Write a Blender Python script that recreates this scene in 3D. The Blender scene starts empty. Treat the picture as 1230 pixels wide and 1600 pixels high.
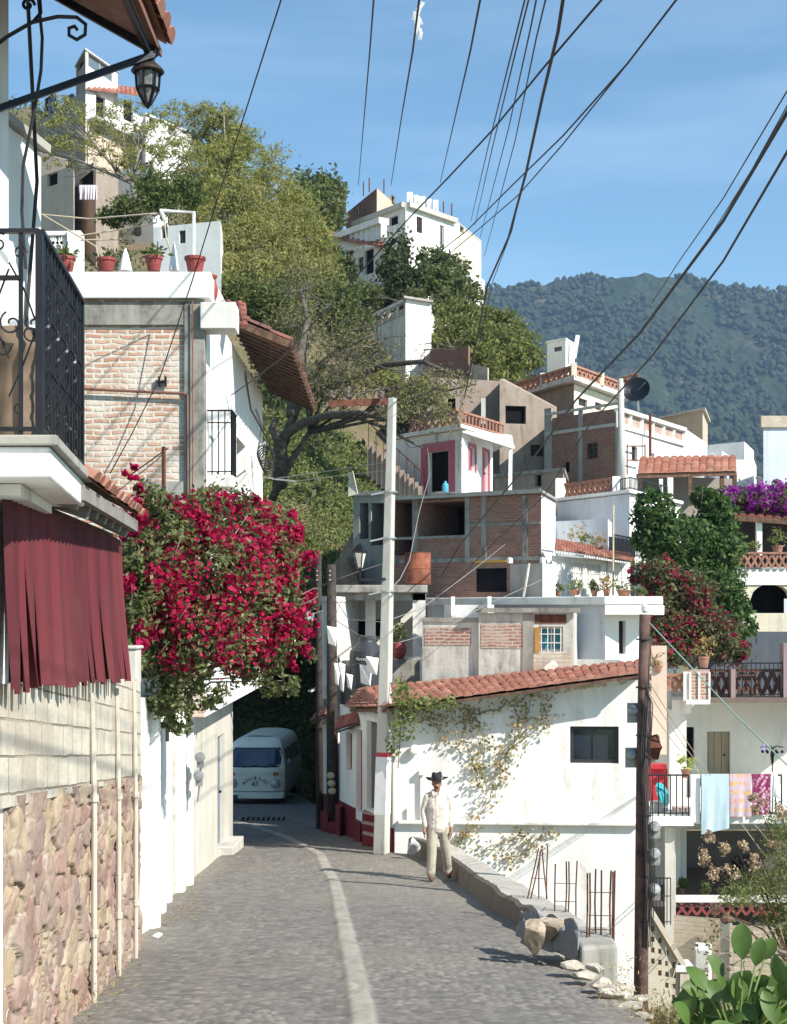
import bpy, math, random
import numpy as np
from mathutils import Vector, Matrix
R=math.radians
random.seed(7)
sc=bpy.context.scene
# ---------------------------------------------------------------- camera
F=2300.0; CX=615.0; HZ=960.0
cam=bpy.data.cameras.new('camera'); camo=bpy.data.objects.new('camera',cam)
sc.collection.objects.link(camo); sc.camera=camo
cam.sensor_fit='VERTICAL'; cam.sensor_height=36; cam.lens=F/1600*36
cam.shift_y=0.1; cam.clip_start=0.1; cam.clip_end=20000
camo.location=(0,0,0); camo.rotation_euler=(R(90),0,0)
# ---------------------------------------------------------------- sky and sun
SE=R(38); SR=R(126)
S=Vector((math.sin(SR)*math.cos(SE),math.cos(SR)*math.cos(SE),math.sin(SE)))
w=bpy.data.worlds.new('World'); sc.world=w; w.use_nodes=True
nt=w.node_tree; nt.nodes.clear()
out=nt.nodes.new('ShaderNodeOutputWorld'); bg=nt.nodes.new('ShaderNodeBackground')
sky=nt.nodes.new('ShaderNodeTexSky'); sky.sky_type='NISHITA'; sky.sun_disc=False
sky.sun_elevation=SE; sky.sun_rotation=SR; sky.altitude=1700; sky.air_density=1.1; sky.dust_density=.25; sky.ozone_density=2.2
tc=nt.nodes.new('ShaderNodeTexCoord'); mp=nt.nodes.new('ShaderNodeMapping'); mp.inputs['Scale'].default_value=(1.2,1.2,9)
nz=nt.nodes.new('ShaderNodeTexNoise'); nz.inputs['Scale'].default_value=2.6; nz.inputs['Detail'].default_value=5
rp=nt.nodes.new('ShaderNodeMapRange'); rp.inputs['From Min'].default_value=.45; rp.inputs['From Max'].default_value=.8; rp.inputs['To Max'].default_value=.28
mx=nt.nodes.new('ShaderNodeMix'); mx.data_type='RGBA'; mx.inputs[7].default_value=(4.6,6.0,7.4,1)
L=nt.links.new
L(tc.outputs['Generated'],mp.inputs['Vector']); L(mp.outputs[0],nz.inputs['Vector']); L(nz.outputs[0],rp.inputs[0])
tn=nt.nodes.new('ShaderNodeMix'); tn.data_type='RGBA'; tn.blend_type='MULTIPLY'; tn.inputs[0].default_value=1; tn.inputs[7].default_value=(.83,1.06,1.02,1); L(sky.outputs[0],tn.inputs[6]); L(rp.outputs[0],mx.inputs[0]); L(tn.outputs[2],mx.inputs[6]); L(mx.outputs[2],bg.inputs[0]); L(bg.outputs[0],out.inputs[0])
bg.inputs[1].default_value=0.108
sl=bpy.data.lights.new('sun','SUN'); sl.energy=4.8; sl.angle=R(.53); sl.color=(1,.95,.86)
so=bpy.data.objects.new('sun',sl); sc.collection.objects.link(so); so.rotation_euler=S.to_track_quat('Z','Y').to_euler(); so.location=(30,-20,40)
sc.view_settings.view_transform='Standard'; sc.view_settings.look='None'; sc.view_settings.exposure=0.75; sc.view_settings.gamma=1
sc.cycles.max_bounces=6; sc.cycles.volume_bounces=0; sc.cycles.transparent_max_bounces=6
# ---------------------------------------------------------------- helpers
C=sc.collection
ORG={}
def P(px,py,d): return Vector(((px-CX)/F*d,d,(HZ-py)/F*d))
def XY(px,d): return ((px-CX)/F*d,d)
def Z(py,d): return (HZ-py)/F*d
def on_edge(A,B,px):
    t=(px-CX)/F; ax,ay=A; bx,by=B
    den=(bx-ax)-t*(by-ay)
    s=(t*ay-ax)/den
    return s, ay+s*(by-ay)
class MB:
    def __init__(s): s.v=[]; s.f=[]; s.m=[]
    def add(s,vs,fs,m=0):
        o=len(s.v); s.v.extend([tuple(v) for v in vs]); s.f.extend([tuple(i+o for i in f) for f in fs]); s.m.extend([m]*len(fs)); return s
    def quad(s,a,b,c,d,m=0): return s.add([a,b,c,d],[(0,1,2,3)],m)
    def box(s,x0,x1,y0,y1,z0,z1,m=0,M=None):
        vs=[Vector((x,y,z)) for z in (z0,z1) for x,y in ((x0,y0),(x1,y0),(x1,y1),(x0,y1))]
        if M is not None: vs=[M@v for v in vs]
        return s.add(vs,[(3,2,1,0),(4,5,6,7),(0,1,5,4),(1,2,6,5),(2,3,7,6),(3,0,4,7)],m)
    def prism(s,pl,z0,z1,m=0):
        n=len(pl)
        za=z0 if isinstance(z0,(list,tuple)) else [z0]*n
        zb=z1 if isinstance(z1,(list,tuple)) else [z1]*n
        vs=[(p[0],p[1],a) for p,a in zip(pl,za)]+[(p[0],p[1],b) for p,b in zip(pl,zb)]
        fs=[tuple(range(n-1,-1,-1)),tuple(range(n,2*n))]+[(i,(i+1)%n,n+(i+1)%n,n+i) for i in range(n)]
        return s.add(vs,fs,m)
    def bar(s,p,q,w,h=None,m=0,up=(0,0,1)):
        h=h or w; p=Vector(p); q=Vector(q); d=(q-p).normalized(); u=Vector(up)
        if abs(d.dot(u))>.97: u=Vector((0,1,0))
        a=d.cross(u).normalized()*w/2; b=a.cross(d).normalized()*h/2
        vs=[e+sx*a+sy*b for e in (p,q) for sx,sy in ((-1,-1),(1,-1),(1,1),(-1,1))]
        return s.add(vs,[(3,2,1,0),(4,5,6,7),(0,1,5,4),(1,2,6,5),(2,3,7,6),(3,0,4,7)],m)
    def tube(s,pts,r,n=6,m=0,cap=True):
        pts=[Vector(p) for p in pts]; k=len(pts); rs=r if isinstance(r,(list,tuple)) else [r]*k
        vs=[]; a=None
        for i,p in enumerate(pts):
            d=(pts[min(i+1,k-1)]-pts[max(i-1,0)])
            d=d.normalized() if d.length>1e-9 else Vector((0,0,1))
            if a is None: a=d.orthogonal().normalized()
            else:
                a=a-d*a.dot(d); a=a.normalized() if a.length>1e-6 else d.orthogonal().normalized()
            b=d.cross(a)
            for j in range(n):
                t=2*math.pi*j/n; vs.append(p+(a*math.cos(t)+b*math.sin(t))*rs[i])
        fs=[(i*n+j,i*n+(j+1)%n,(i+1)*n+(j+1)%n,(i+1)*n+j) for i in range(k-1) for j in range(n)]
        if cap: fs+= [tuple(range(n-1,-1,-1)),tuple(range((k-1)*n,k*n))]
        return s.add(vs,fs,m)
    def lathe(s,pr,c=(0,0,0),n=14,m=0,M=None):
        vs=[]
        for r,z in pr:
            for j in range(n):
                t=2*math.pi*j/n; v=Vector((r*math.cos(t),r*math.sin(t),z))
                if M is not None: v=M@v
                vs.append((v[0]+c[0],v[1]+c[1],v[2]+c[2]))
        k=len(pr)
        fs=[(i*n+j,i*n+(j+1)%n,(i+1)*n+(j+1)%n,(i+1)*n+j) for i in range(k-1) for j in range(n)]
        fs+=[tuple(range(n-1,-1,-1)),tuple(range((k-1)*n,k*n))]
        return s.add(vs,fs,m)
    def ball(s,c,r,n=8,m=0,jit=0,rot=None):
        r=r if isinstance(r,(tuple,list)) else (r,r,r); vs=[]; k=max(4,n*2//3)
        for i in range(k+1):
            ph=math.pi*i/k
            for j in range(n):
                t=2*math.pi*j/n; q=1+random.uniform(-jit,jit)
                v=Vector((r[0]*math.sin(ph)*math.cos(t)*q,r[1]*math.sin(ph)*math.sin(t)*q,-r[2]*math.cos(ph)*q))
                if rot is not None: v=rot@v
                vs.append(v+Vector(c))
        fs=[(i*n+j,i*n+(j+1)%n,(i+1)*n+(j+1)%n,(i+1)*n+j) for i in range(k) for j in range(n)]
        return s.add(vs,fs,m)
    def wall(s,A,B,z0,z1,holes=(),dep=.18,m=0):
        """A->B left to right as seen from outside; holes = (s0,s1,za,zb) with s in metres from A"""
        A=Vector((A[0],A[1],0)); B=Vector((B[0],B[1],0)); Ln=(B-A).length; d=(B-A)/Ln; o=Vector((d.y,-d.x,0))
        zt=z1 if isinstance(z1,(tuple,list)) else (z1,z1)
        holes=[(max(.02,h[0]),min(Ln-.02,h[1]),h[2],h[3]) for h in holes]
        us=sorted(set([0,Ln]+[u for h in holes for u in h[:2]])); zm=min(zt)
        zs=sorted(set([z0,zm]+[min(max(z,z0),zm) for h in holes for z in h[2:]]))
        pt=lambda u,z,q=0:(A+d*u-o*q)+Vector((0,0,z))
        for i in range(len(us)-1):
            for j in range(len(zs)-1):
                uc=(us[i]+us[i+1])/2; zc=(zs[j]+zs[j+1])/2
                if any(h[0]<uc<h[1] and h[2]<zc<h[3] for h in holes): continue
                s.quad(pt(us[i],zs[j]),pt(us[i+1],zs[j]),pt(us[i+1],zs[j+1]),pt(us[i],zs[j+1]),m)
        if zt[0]!=zt[1]:
            if zt[0]<zt[1]: s.add([pt(0,zm),pt(Ln,zm),pt(Ln,zt[1])],[(0,1,2)],m)
            else: s.add([pt(0,zm),pt(Ln,zm),pt(0,zt[0])],[(0,1,2)],m)
        for u0,u1,za,zb in holes:
            s.quad(pt(u0,za),pt(u1,za),pt(u1,za,dep),pt(u0,za,dep),m); s.quad(pt(u0,zb,dep),pt(u1,zb,dep),pt(u1,zb),pt(u0,zb),m)
            s.quad(pt(u0,za),pt(u0,za,dep),pt(u0,zb,dep),pt(u0,zb),m); s.quad(pt(u1,za,dep),pt(u1,za),pt(u1,zb),pt(u1,zb,dep),m)
        return s
def mesh_obj(name,me,mats,parent=None,O=None):
    for m in (mats if isinstance(mats,(list,tuple)) else [mats]): me.materials.append(m)
    ob=bpy.data.objects.new(name,me); C.objects.link(ob)
    if parent is not None: ob.parent=parent; ORG[ob.name]=ORG[parent.name]
    else: ob.location=O; ORG[ob.name]=Vector(O)
    return ob
def obj(name,mb,mats,parent=None,smooth=False,uv=True,bevel=0,O=None):
    V=np.array([tuple(v) for v in mb.v],dtype=float).reshape(-1,3)
    if parent is not None: o=np.array(ORG[parent.name])
    elif O is not None: o=np.array(O)
    else:
        mn=V.min(0); mxx=V.max(0); o=np.array(((mn[0]+mxx[0])/2,(mn[1]+mxx[1])/2,mn[2]))
    me=bpy.data.meshes.new(name); me.from_pydata((V-o).tolist(),[],mb.f); me.validate()
    if len(mb.m)==len(me.polygons): me.polygons.foreach_set('material_index',mb.m)
    if smooth: me.polygons.foreach_set('use_smooth',[True]*len(me.polygons))
    if uv:
        ul=me.uv_layers.new(name='UVMap'); n=len(me.loops); buf=np.zeros((n,2))
        li=np.zeros(n,dtype=int); me.loops.foreach_get('vertex_index',li)
        co=np.zeros(len(me.vertices)*3); me.vertices.foreach_get('co',co); co=co.reshape(-1,3)+o
        k=len(me.polygons); nr=np.zeros(k*3); me.polygons.foreach_get('normal',nr); nr=nr.reshape(-1,3)
        lt=np.zeros(k,dtype=int); me.polygons.foreach_get('loop_total',lt); pn=np.repeat(nr,lt,axis=0); c=co[li]
        h=np.hypot(pn[:,0],pn[:,1]); ver=np.abs(pn[:,2])<.75; h=np.where(h<1e-6,1,h)
        u=(-pn[:,1]*c[:,0]+pn[:,0]*c[:,1])/h
        buf[:,0]=np.where(ver,u,c[:,0]); buf[:,1]=np.where(ver,c[:,2],c[:,1]); ul.data.foreach_set('uv',buf.ravel())
    me.update()
    ob=mesh_obj(name,me,mats,parent,o)
    if bevel:
        b=ob.modifiers.new('b','BEVEL'); b.width=bevel; b.segments=2; b.limit_method='ANGLE'; b.angle_limit=R(35)
    return ob
def thing(name,label,cat,loc,group=None):
    o=bpy.data.objects.new(name,None); C.objects.link(o); o.location=loc; o.empty_display_size=.2
    o['label']=label; o['category']=cat
    if group: o['group']=group
    ORG[o.name]=Vector(loc); return o
def tag(o,label=None,cat=None,group=None,kind=None):
    if label: o['label']=label
    if cat: o['category']=cat
    if group: o['group']=group
    if kind: o['kind']=kind
    return o
def dup(root,loc,rz=0,label=None,sc_=1):
    def cp(o,p):
        c=o.copy(); C.objects.link(c); ORG[c.name]=ORG.get(o.name,Vector())
        if p is not None: c.parent=p
        for ch in o.children: cp(ch,c)
        return c
    r=cp(root,None); r.location=loc; r.rotation_euler=(0,0,rz); r.scale=(sc_,)*3
    ORG[r.name]=Vector(loc)
    if label: r['label']=label
    return r
# ---------------------------------------------------------------- materials
def newmat(name):
    m=bpy.data.materials.new(name); m.use_nodes=True; n=m.node_tree; b=n.nodes['Principled BSDF']; return m,n,b
def col(c,a=1): return (c[0],c[1],c[2],a)
def N(n,t,**k):
    x=n.nodes.new('ShaderNode'+t)
    for a,v in k.items(): setattr(x,a,v)
    return x
def mixc(n,fac,a,b):
    x=N(n,'Mix',data_type='RGBA')
    for sk,v in ((0,fac),(6,a),(7,b)):
        if hasattr(v,'is_output'): n.links.new(v,x.inputs[sk])
        else: x.inputs[sk].default_value=v if sk==0 else col(v)
    return x.outputs[2]
def noise(n,vec,scale,detail=4,rough=.55):
    x=N(n,'TexNoise'); x.inputs['Scale'].default_value=scale; x.inputs['Detail'].default_value=detail; x.inputs['Roughness'].default_value=rough
    if vec is not None: n.links.new(vec,x.inputs['Vector'])
    return x.outputs[0]
def ramp(n,v,a,b,lo=0,hi=1):
    x=N(n,'MapRange'); x.inputs[1].default_value=a; x.inputs[2].default_value=b; x.inputs[3].default_value=lo; x.inputs[4].default_value=hi
    n.links.new(v,x.inputs[0]); return x.outputs[0]
def coords(n,scale=(1,1,1),kind='Object'):
    t=N(n,'TexCoord'); m=N(n,'Mapping'); m.inputs['Scale'].default_value=scale; n.links.new(t.outputs[kind],m.inputs[0]); return m.outputs[0]
def bump(n,b,h,st=.3,dist=.02):
    x=N(n,'Bump'); x.inputs['Strength'].default_value=st; x.inputs['Distance'].default_value=dist
    n.links.new(h,x.inputs['Height']); n.links.new(x.outputs[0],b.inputs['Normal'])
MATS={}
def plaster(name,c,stain=.25,dirt=(.16,.15,.13),rough=.9,bs=.35,thr=.49):
    """painted render: blotches, vertical water streaks, patches"""
    if name in MATS: return MATS[name]
    m,n,b=newmat(name); v=coords(n)
    big=ramp(n,noise(n,v,.9,5),.3,.75); c2=tuple(x*.84 for x in c)
    base=mixc(n,big,c,c2)
    st=noise(n,coords(n,(2.2,2.2,.28)),1.6,6,.65); pt=noise(n,v,2.3,6,.7)
    mm=N(n,'Math',operation='MULTIPLY'); n.links.new(ramp(n,st,thr,thr+.24),mm.inputs[0]); n.links.new(ramp(n,pt,.35,.7),mm.inputs[1])
    m3=N(n,'Math',operation='MULTIPLY'); n.links.new(mm.outputs[0],m3.inputs[0]); m3.inputs[1].default_value=min(1,stain*2.2)
    base=mixc(n,m3.outputs[0],base,dirt)
    n.links.new(base,b.inputs['Base Color']); b.inputs['Roughness'].default_value=rough; b.inputs['Specular IOR Level'].default_value=.2
    h=noise(n,v,9,8,.65); bump(n,b,h,bs,.02)
    MATS[name]=m; return m
def plain(name,c,rough=.6,metal=0,var=.12,scale=6,bs=.1,spec=.4):
    if name in MATS: return MATS[name]
    m,n,b=newmat(name); v=coords(n); q=noise(n,v,scale,5)
    n.links.new(mixc(n,ramp(n,q,.3,.7),tuple(x*(1+var) for x in c),tuple(x*(1-var*1.5) for x in c)),b.inputs['Base Color'])
    b.inputs['Roughness'].default_value=rough; b.inputs['Metallic'].default_value=metal; b.inputs['Specular IOR Level'].default_value=spec
    if bs: bump(n,b,noise(n,v,scale*4,4),bs,.01)
    MATS[name]=m; return m
def brick(name,c1,c2,mortar,bw=.24,bh=.075,ms=.012,dist=.015,bs=.6,patch=.0,patchc=(.6,.58,.54),off=.5):
    if name in MATS: return MATS[name]
    m,n,b=newmat(name); t=N(n,'TexCoord'); uvv=t.outputs['UV']
    nn=N(n,'TexNoise'); nn.inputs['Scale'].default_value=3; n.links.new(uvv,nn.inputs['Vector'])
    va=N(n,'VectorMath',operation='SCALE'); sb=N(n,'VectorMath',operation='SUBTRACT'); sb.inputs[1].default_value=(.5,.5,.5)
    n.links.new(nn.outputs['Color'],sb.inputs[0]); n.links.new(sb.outputs[0],va.inputs[0]); va.inputs['Scale'].default_value=dist*3
    ad=N(n,'VectorMath',operation='ADD'); n.links.new(uvv,ad.inputs[0]); n.links.new(va.outputs[0],ad.inputs[1])
    bt=N(n,'TexBrick'); bt.offset=off; n.links.new(ad.outputs[0],bt.inputs['Vector']); bt.inputs['Scale'].default_value=1
    bt.inputs['Color1'].default_value=col(c1); bt.inputs['Color2'].default_value=col(c2); bt.inputs['Mortar'].default_value=col(mortar)
    bt.inputs['Mortar Size'].default_value=ms; bt.inputs['Brick Width'].default_value=bw; bt.inputs['Row Height'].default_value=bh
    bt.inputs['Mortar Smooth'].default_value=.3; bt.inputs['Bias'].default_value=-.1
    v=coords(n); q=noise(n,v,5,6,.7)
    c=mixc(n,ramp(n,q,.4,.75,0,.55),bt.outputs['Color'],tuple(x*.55 for x in c2))
    q2=noise(n,v,1.3,5,.6); c=mixc(n,ramp(n,q2,.62-patch,.7-patch*.8,0,.75 if patch else .25),c,patchc)
    n.links.new(c,b.inputs['Base Color']); b.inputs['Roughness'].default_value=.95; b.inputs['Specular IOR Level'].default_value=.15
    inv=N(n,'Math',operation='SUBTRACT'); inv.inputs[0].default_value=1; n.links.new(bt.outputs['Fac'],inv.inputs[1])
    a2=N(n,'Math',operation='MULTIPLY_ADD'); n.links.new(noise(n,v,22,4),a2.inputs[0]); a2.inputs[1].default_value=.5; n.links.new(inv.outputs[0],a2.inputs[2])
    bump(n,b,a2.outputs[0],bs,.02); MATS[name]=m; return m
def island(name,cs,rough=.8,trans=0,noisec=None,spec=.3):
    """random colour per loose piece (tile, leaf, stone)"""
    if name in MATS: return MATS[name]
    m,n,b=newmat(name); g=N(n,'NewGeometry'); cr=N(n,'ValToRGB'); cr.color_ramp.interpolation='LINEAR'
    el=cr.color_ramp.elements; k=len(cs)
    for i,c in enumerate(cs):
        e=el[i] if i<2 else el.new(i/(k-1)); e.position=i/(k-1); e.color=col(c)
    n.links.new(g.outputs['Random Per Island'],cr.inputs[0]); c=cr.outputs[0]
    if noisec: c=mixc(n,ramp(n,noise(n,coords(n),noisec[1],5),.42,.68,0,noisec[2] if len(noisec)>2 else .7),c,noisec[0])
    n.links.new(c,b.inputs['Base Color']); b.inputs['Roughness'].default_value=rough; b.inputs['Specular IOR Level'].default_value=spec
    if trans:
        tr=N(n,'BsdfTranslucent'); ms=N(n,'MixShader'); ms.inputs[0].default_value=trans
        gc=N(n,'Gamma'); gc.inputs[1].default_value=.85; n.links.new(c,gc.inputs[0]); n.links.new(gc.outputs[0],tr.inputs[0])
        n.links.new(b.outputs[0],ms.inputs[1]); n.links.new(tr.outputs[0],ms.inputs[2]); n.links.new(ms.outputs[0],n.nodes['Material Output'].inputs[0])
    MATS[name]=m; return m
def vcol(name,rough=.9,bscale=60,bs=.25,var=.3):
    m,n,b=newmat(name); a=N(n,'VertexColor',layer_name='col'); v=coords(n)
    q=noise(n,v,14,6,.7); c=mixc(n,ramp(n,q,.35,.7,0,var),a.outputs[0],(.05,.045,.04))
    n.links.new(c,b.inputs['Base Color']); b.inputs['Roughness'].default_value=rough; b.inputs['Specular IOR Level'].default_value=.2
    bump(n,b,noise(n,v,bscale,4),bs,.01); return m
W1=plaster('white_paint',(.80,.79,.76),.18); W2=plaster('white_paint_old',(.74,.72,.67),.5); W3=plaster('white_dirty',(.64,.61,.55),1.0,(.06,.055,.045),.9,.5,.40)
LAV=plaster('white_paint_shade',(.62,.66,.72),.25); CREAM=plaster('cream_paint',(.72,.66,.52),.35); CONC=plaster('concrete',(.36,.345,.31),.9,(.1,.095,.085)); CONC2=plaster('concrete_light',(.52,.50,.45),.6,(.16,.14,.12))  # LAV: bluish shade tinted into the white paint of several houses
DCONC=plaster('concrete_black_mould',(.36,.34,.30),1.0,(.035,.033,.03),.9,.5,.36); GREYW=plaster('grey_render_and_shade',(.36,.295,.245),.7,(.17,.12,.09),.9,.6,.42)  # grey render doubles as painted shade on left faces of pale houses
RED=plaster('oxide_red_paint',(.16,.022,.03),.4,(.10,.04,.035)); PINK=plain('pink_trim',(.42,.12,.16),.8); OCH=plaster('pinkish_block',(.60,.47,.38),.45,(.3,.22,.17))
BR1=brick('pale_old_brick',(.50,.25,.17),(.60,.42,.31),(.64,.58,.50),.25,.082,.022,.03,.9,.11,(.66,.60,.52))
BR2=brick('red_brick',(.34,.13,.085),(.46,.24,.17),(.46,.42,.37),.22,.07,.02,.02,.6,.10,(.45,.38,.32))
BR3=brick('brown_brick',(.26,.105,.075),(.36,.175,.125),(.27,.21,.175),.22,.072,.014,.02,.6,.09,(.27,.19,.15))
BR4=brick('dusty_cream_brick',(.52,.40,.29),(.60,.50,.39),(.50,.44,.36),.26,.085,.014,.012,.6,.05,(.6,.55,.45))
BLK=brick('limewashed_blocks',(.50,.455,.375),(.56,.51,.42),(.20,.17,.13),.4,.2,.007,.007,.9,.12,(.40,.34,.27))
TILE=island('clay_roof_tile',[(.36,.14,.095),(.43,.19,.135),(.31,.115,.08),(.48,.26,.19),(.25,.1,.075)],.85,0,((.2,.12,.09),3,.5))
TILEW=island('weathered_roof_tile',[(.24,.075,.055),(.30,.10,.07),(.18,.06,.05),(.34,.15,.11),(.12,.06,.05)],.85,0,((.1,.06,.05),3,.7))
TERRA=plain('terracotta',(.33,.16,.11),.8,0,.25); TERRAR=plain('red_clay_pot',(.27,.05,.045),.6,0,.2)
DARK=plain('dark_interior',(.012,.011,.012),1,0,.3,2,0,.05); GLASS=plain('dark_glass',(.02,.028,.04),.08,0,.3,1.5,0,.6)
IRON=plain('black_iron',(.018,.02,.026),.38,.5,.2); RUST=plain('rusty_steel',(.14,.05,.03),.8,.2,.4,9); RODM=plain('rust_rebar',(.13,.055,.035),.8,.2,.3)
WOODD=plain('dark_pole_wood',(.045,.035,.03),.85,0,.4,12,.4); WOODG=plaster('grey_weathered_board',(.26,.24,.22),.9,(.05,.045,.04)); WOODB=plain('brown_timber',(.12,.065,.04),.8,0,.4,10,.4)
WHITEM=plain('white_metal',(.7,.7,.7),.4,0,.05); FRW=plain('window_frame_white',(.65,.63,.6),.6,0,.1); FRB=plain('window_frame_brown',(.08,.05,.04),.6)
GREYM=plain('grey_metal',(.3,.31,.32),.45,.4,.15); WIRE=plain('cable_black',(.02,.02,.022),.6,0,.1,3,0); WIREG=plain('cable_grey',(.22,.21,.2),.6,0,.1,3,0)
ROCK=plain('boulder_stone',(.42,.34,.25),.95,0,.45,4,.9); EARTH=plain('dry_earth',(.24,.18,.12),1,0,.35,3,.6)
BARK=plain('tree_bark',(.10,.085,.07),.95,0,.4,8,.8); BARKG=plain('grey_bark',(.22,.2,.17),.95,0,.35,8,.8)
def fol(name,cs,tr=.35,nc=None): return island(name,cs,.65,tr,nc,.25)
FY=fol('feathery_leaf',[(.22,.24,.055),(.30,.30,.08),(.16,.19,.045),(.36,.34,.12),(.25,.26,.07)],.42,((.32,.28,.14),.25,.5))
FG=fol('green_leaf',[(.085,.12,.03),(.13,.17,.045),(.055,.08,.025),(.18,.20,.07)],.38,((.16,.15,.07),.3,.4))
FD=fol('dark_leaf',[(.045,.065,.022),(.07,.09,.03),(.03,.045,.017),(.10,.115,.045)])
FV=fol('vine_leaf',[(.17,.22,.05),(.24,.28,.09),(.12,.16,.04),(.28,.28,.13),(.08,.12,.04)],.4)
FB=fol('brown_twig_leaf',[(.20,.18,.08),(.25,.2,.12),(.14,.11,.07),(.18,.2,.06),(.14,.17,.04)])
FR=fol('magenta_bract',[(.40,.006,.055),(.50,.010,.08),(.32,.004,.04),(.56,.018,.12)],.38,((.26,.004,.035),2.2,.5)); FP=fol('purple_bract',[(.33,.02,.36),(.42,.04,.45),(.26,.015,.28)],.4)
FDR=fol('dark_red_bract',[(.30,.01,.05),(.38,.015,.07),(.24,.02,.05)],.35); FDRY=fol('dry_leaf',[(.36,.22,.08),(.45,.33,.14),(.25,.15,.06),(.22,.24,.07)],.3); FSEED=fol('seed_tuft',[(.50,.38,.27),(.42,.31,.2),(.6,.47,.34)],.3)
# ---------------------------------------------------------------- builders
def leaves(name,centers,size,mat,parent=None,seed=0,asp=.55,O=None,kind=None,down=0):
    rg=np.random.default_rng(seed); c=np.asarray(centers,float); n=len(c)
    a=rg.normal(size=(n,3)); a[:,2]-=down; a/=np.linalg.norm(a,axis=1,keepdims=True); b=rg.normal(size=(n,3)); b-=a*(a*b).sum(1,keepdims=True); b/=np.linalg.norm(b,axis=1,keepdims=True)
    s=(size*rg.uniform(.6,1.3,n))[:,None]; a=a*s; b=b*s*asp; nn=np.cross(a,b); nn/=np.linalg.norm(nn,axis=1,keepdims=True)
    V=np.stack([c-a,c+b*.9+nn*s*.12,c+a,c-b*.9+nn*s*.12],1).reshape(-1,3)
    o=np.array(ORG[parent.name]) if parent is not None else (np.array(O) if O is not None else np.array((c[:,0].mean(),c[:,1].mean(),c[:,2].min())))
    me=bpy.data.meshes.new(name); me.vertices.add(4*n); me.vertices.foreach_set('co',(V-o).ravel())
    me.loops.add(4*n); me.loops.foreach_set('vertex_index',np.arange(4*n)); me.polygons.add(n); me.polygons.foreach_set('loop_start',np.arange(n)*4)
    try: me.polygons.foreach_set('loop_total',np.full(n,4))
    except Exception: pass
    me.update(calc_edges=True); me.validate()
    return mesh_obj(name,me,mat,parent,o)
def cloud(blobs,n,seed=0,clump=40,spread=.16,shell=.6,flat=1):
    """points grouped in clumps inside ellipsoid blobs (centre,(rx,ry,rz))"""
    rg=np.random.default_rng(seed); out=[]
    vol=np.array([b[1][0]*b[1][1]*b[1][2] for b in blobs])**.75; vol/=vol.sum()
    for (c,r),q in zip(blobs,vol):
        k=max(3,int(n*q/clump)); d=rg.normal(size=(k,3)); d/=np.linalg.norm(d,axis=1,keepdims=True); rad=rg.uniform(0,1,k)**(1/3.)*(1-shell)+shell*rg.uniform(.75,1.05,k)
        cc=np.array(c)+d*rad[:,None]*np.array(r); m=max(2,int(n*q/k))
        sp=spread*np.mean(r); pts=np.repeat(cc,m,0)+rg.normal(size=(k*m,3))*sp*np.repeat(rg.uniform(.5,1.4,(k,1)),m,0)*np.array((1,1,flat)); out.append(pts)
    return np.concatenate(out)
def grow(mb,p,d,ln,r,lev,rg,tips,nch=3,spread=.6,grav=0,m=0,jit=.25,sides=6):
    pts=[Vector(p)]; rs=[r]; d=Vector(d).normalized(); k=4
    for i in range(k):
        d=(d+Vector(rg.normal(size=3))*jit*.5+Vector((0,0,grav))).normalized(); pts.append(pts[-1]+d*ln/k); rs.append(r*(1-.45*(i+1)/k))
    mb.tube(pts,rs,sides,m)
    if lev==0: tips.append(pts[-1]); tips.append(pts[-2]); return
    for c in range(nch):
        q=d+Vector(rg.normal(size=3))*spread; at=pts[-1] if c<2 else pts[-2]
        grow(mb,at,q,ln*rg.uniform(.6,.85),rs[-1]*.8,lev-1,rg,tips,nch,spread,grav,m,jit,max(3,sides-1))
def tree(name,label,cat,base,blobs,n,size,mat,trunk_r=.2,bark=None,seed=0,clump=40,spread=.16,shell=.6,group=None,asp=.55,flat=1):
    t=thing(name,label,cat,base,group); mb=MB(); rg=np.random.default_rng(seed+5); B=Vector(base)
    top=sum((Vector(b[0]) for b in blobs),Vector())/len(blobs); mid=B.lerp(top,.45)+Vector((rg.uniform(-.2,.2),0,0))
    mb.tube([B-Vector((0,0,.4)),B.lerp(mid,.5)+Vector((trunk_r*.4,0,0)),mid],[trunk_r*1.3,trunk_r,trunk_r*.8],8)
    for c,r in blobs:
        c=Vector(c); q=mid.lerp(c,.5)+Vector(rg.normal(size=3))*.12*max(r)
        mb.tube([mid,q,c],[trunk_r*.6,trunk_r*.38,trunk_r*.15],6)
        for k in range(5):
            e=c+Vector(rg.normal(size=3)*.45*np.array(r)); mb.tube([q,q.lerp(e,.55)+Vector(rg.normal(size=3))*.06*max(r),e],[trunk_r*.25,trunk_r*.14,trunk_r*.05],4)
    obj('trunk',mb,bark or BARK,t,smooth=True,uv=False)
    leaves('crown',cloud(blobs,n,seed,clump,spread,shell,flat),size,mat,t,seed,asp)
    return t
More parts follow.
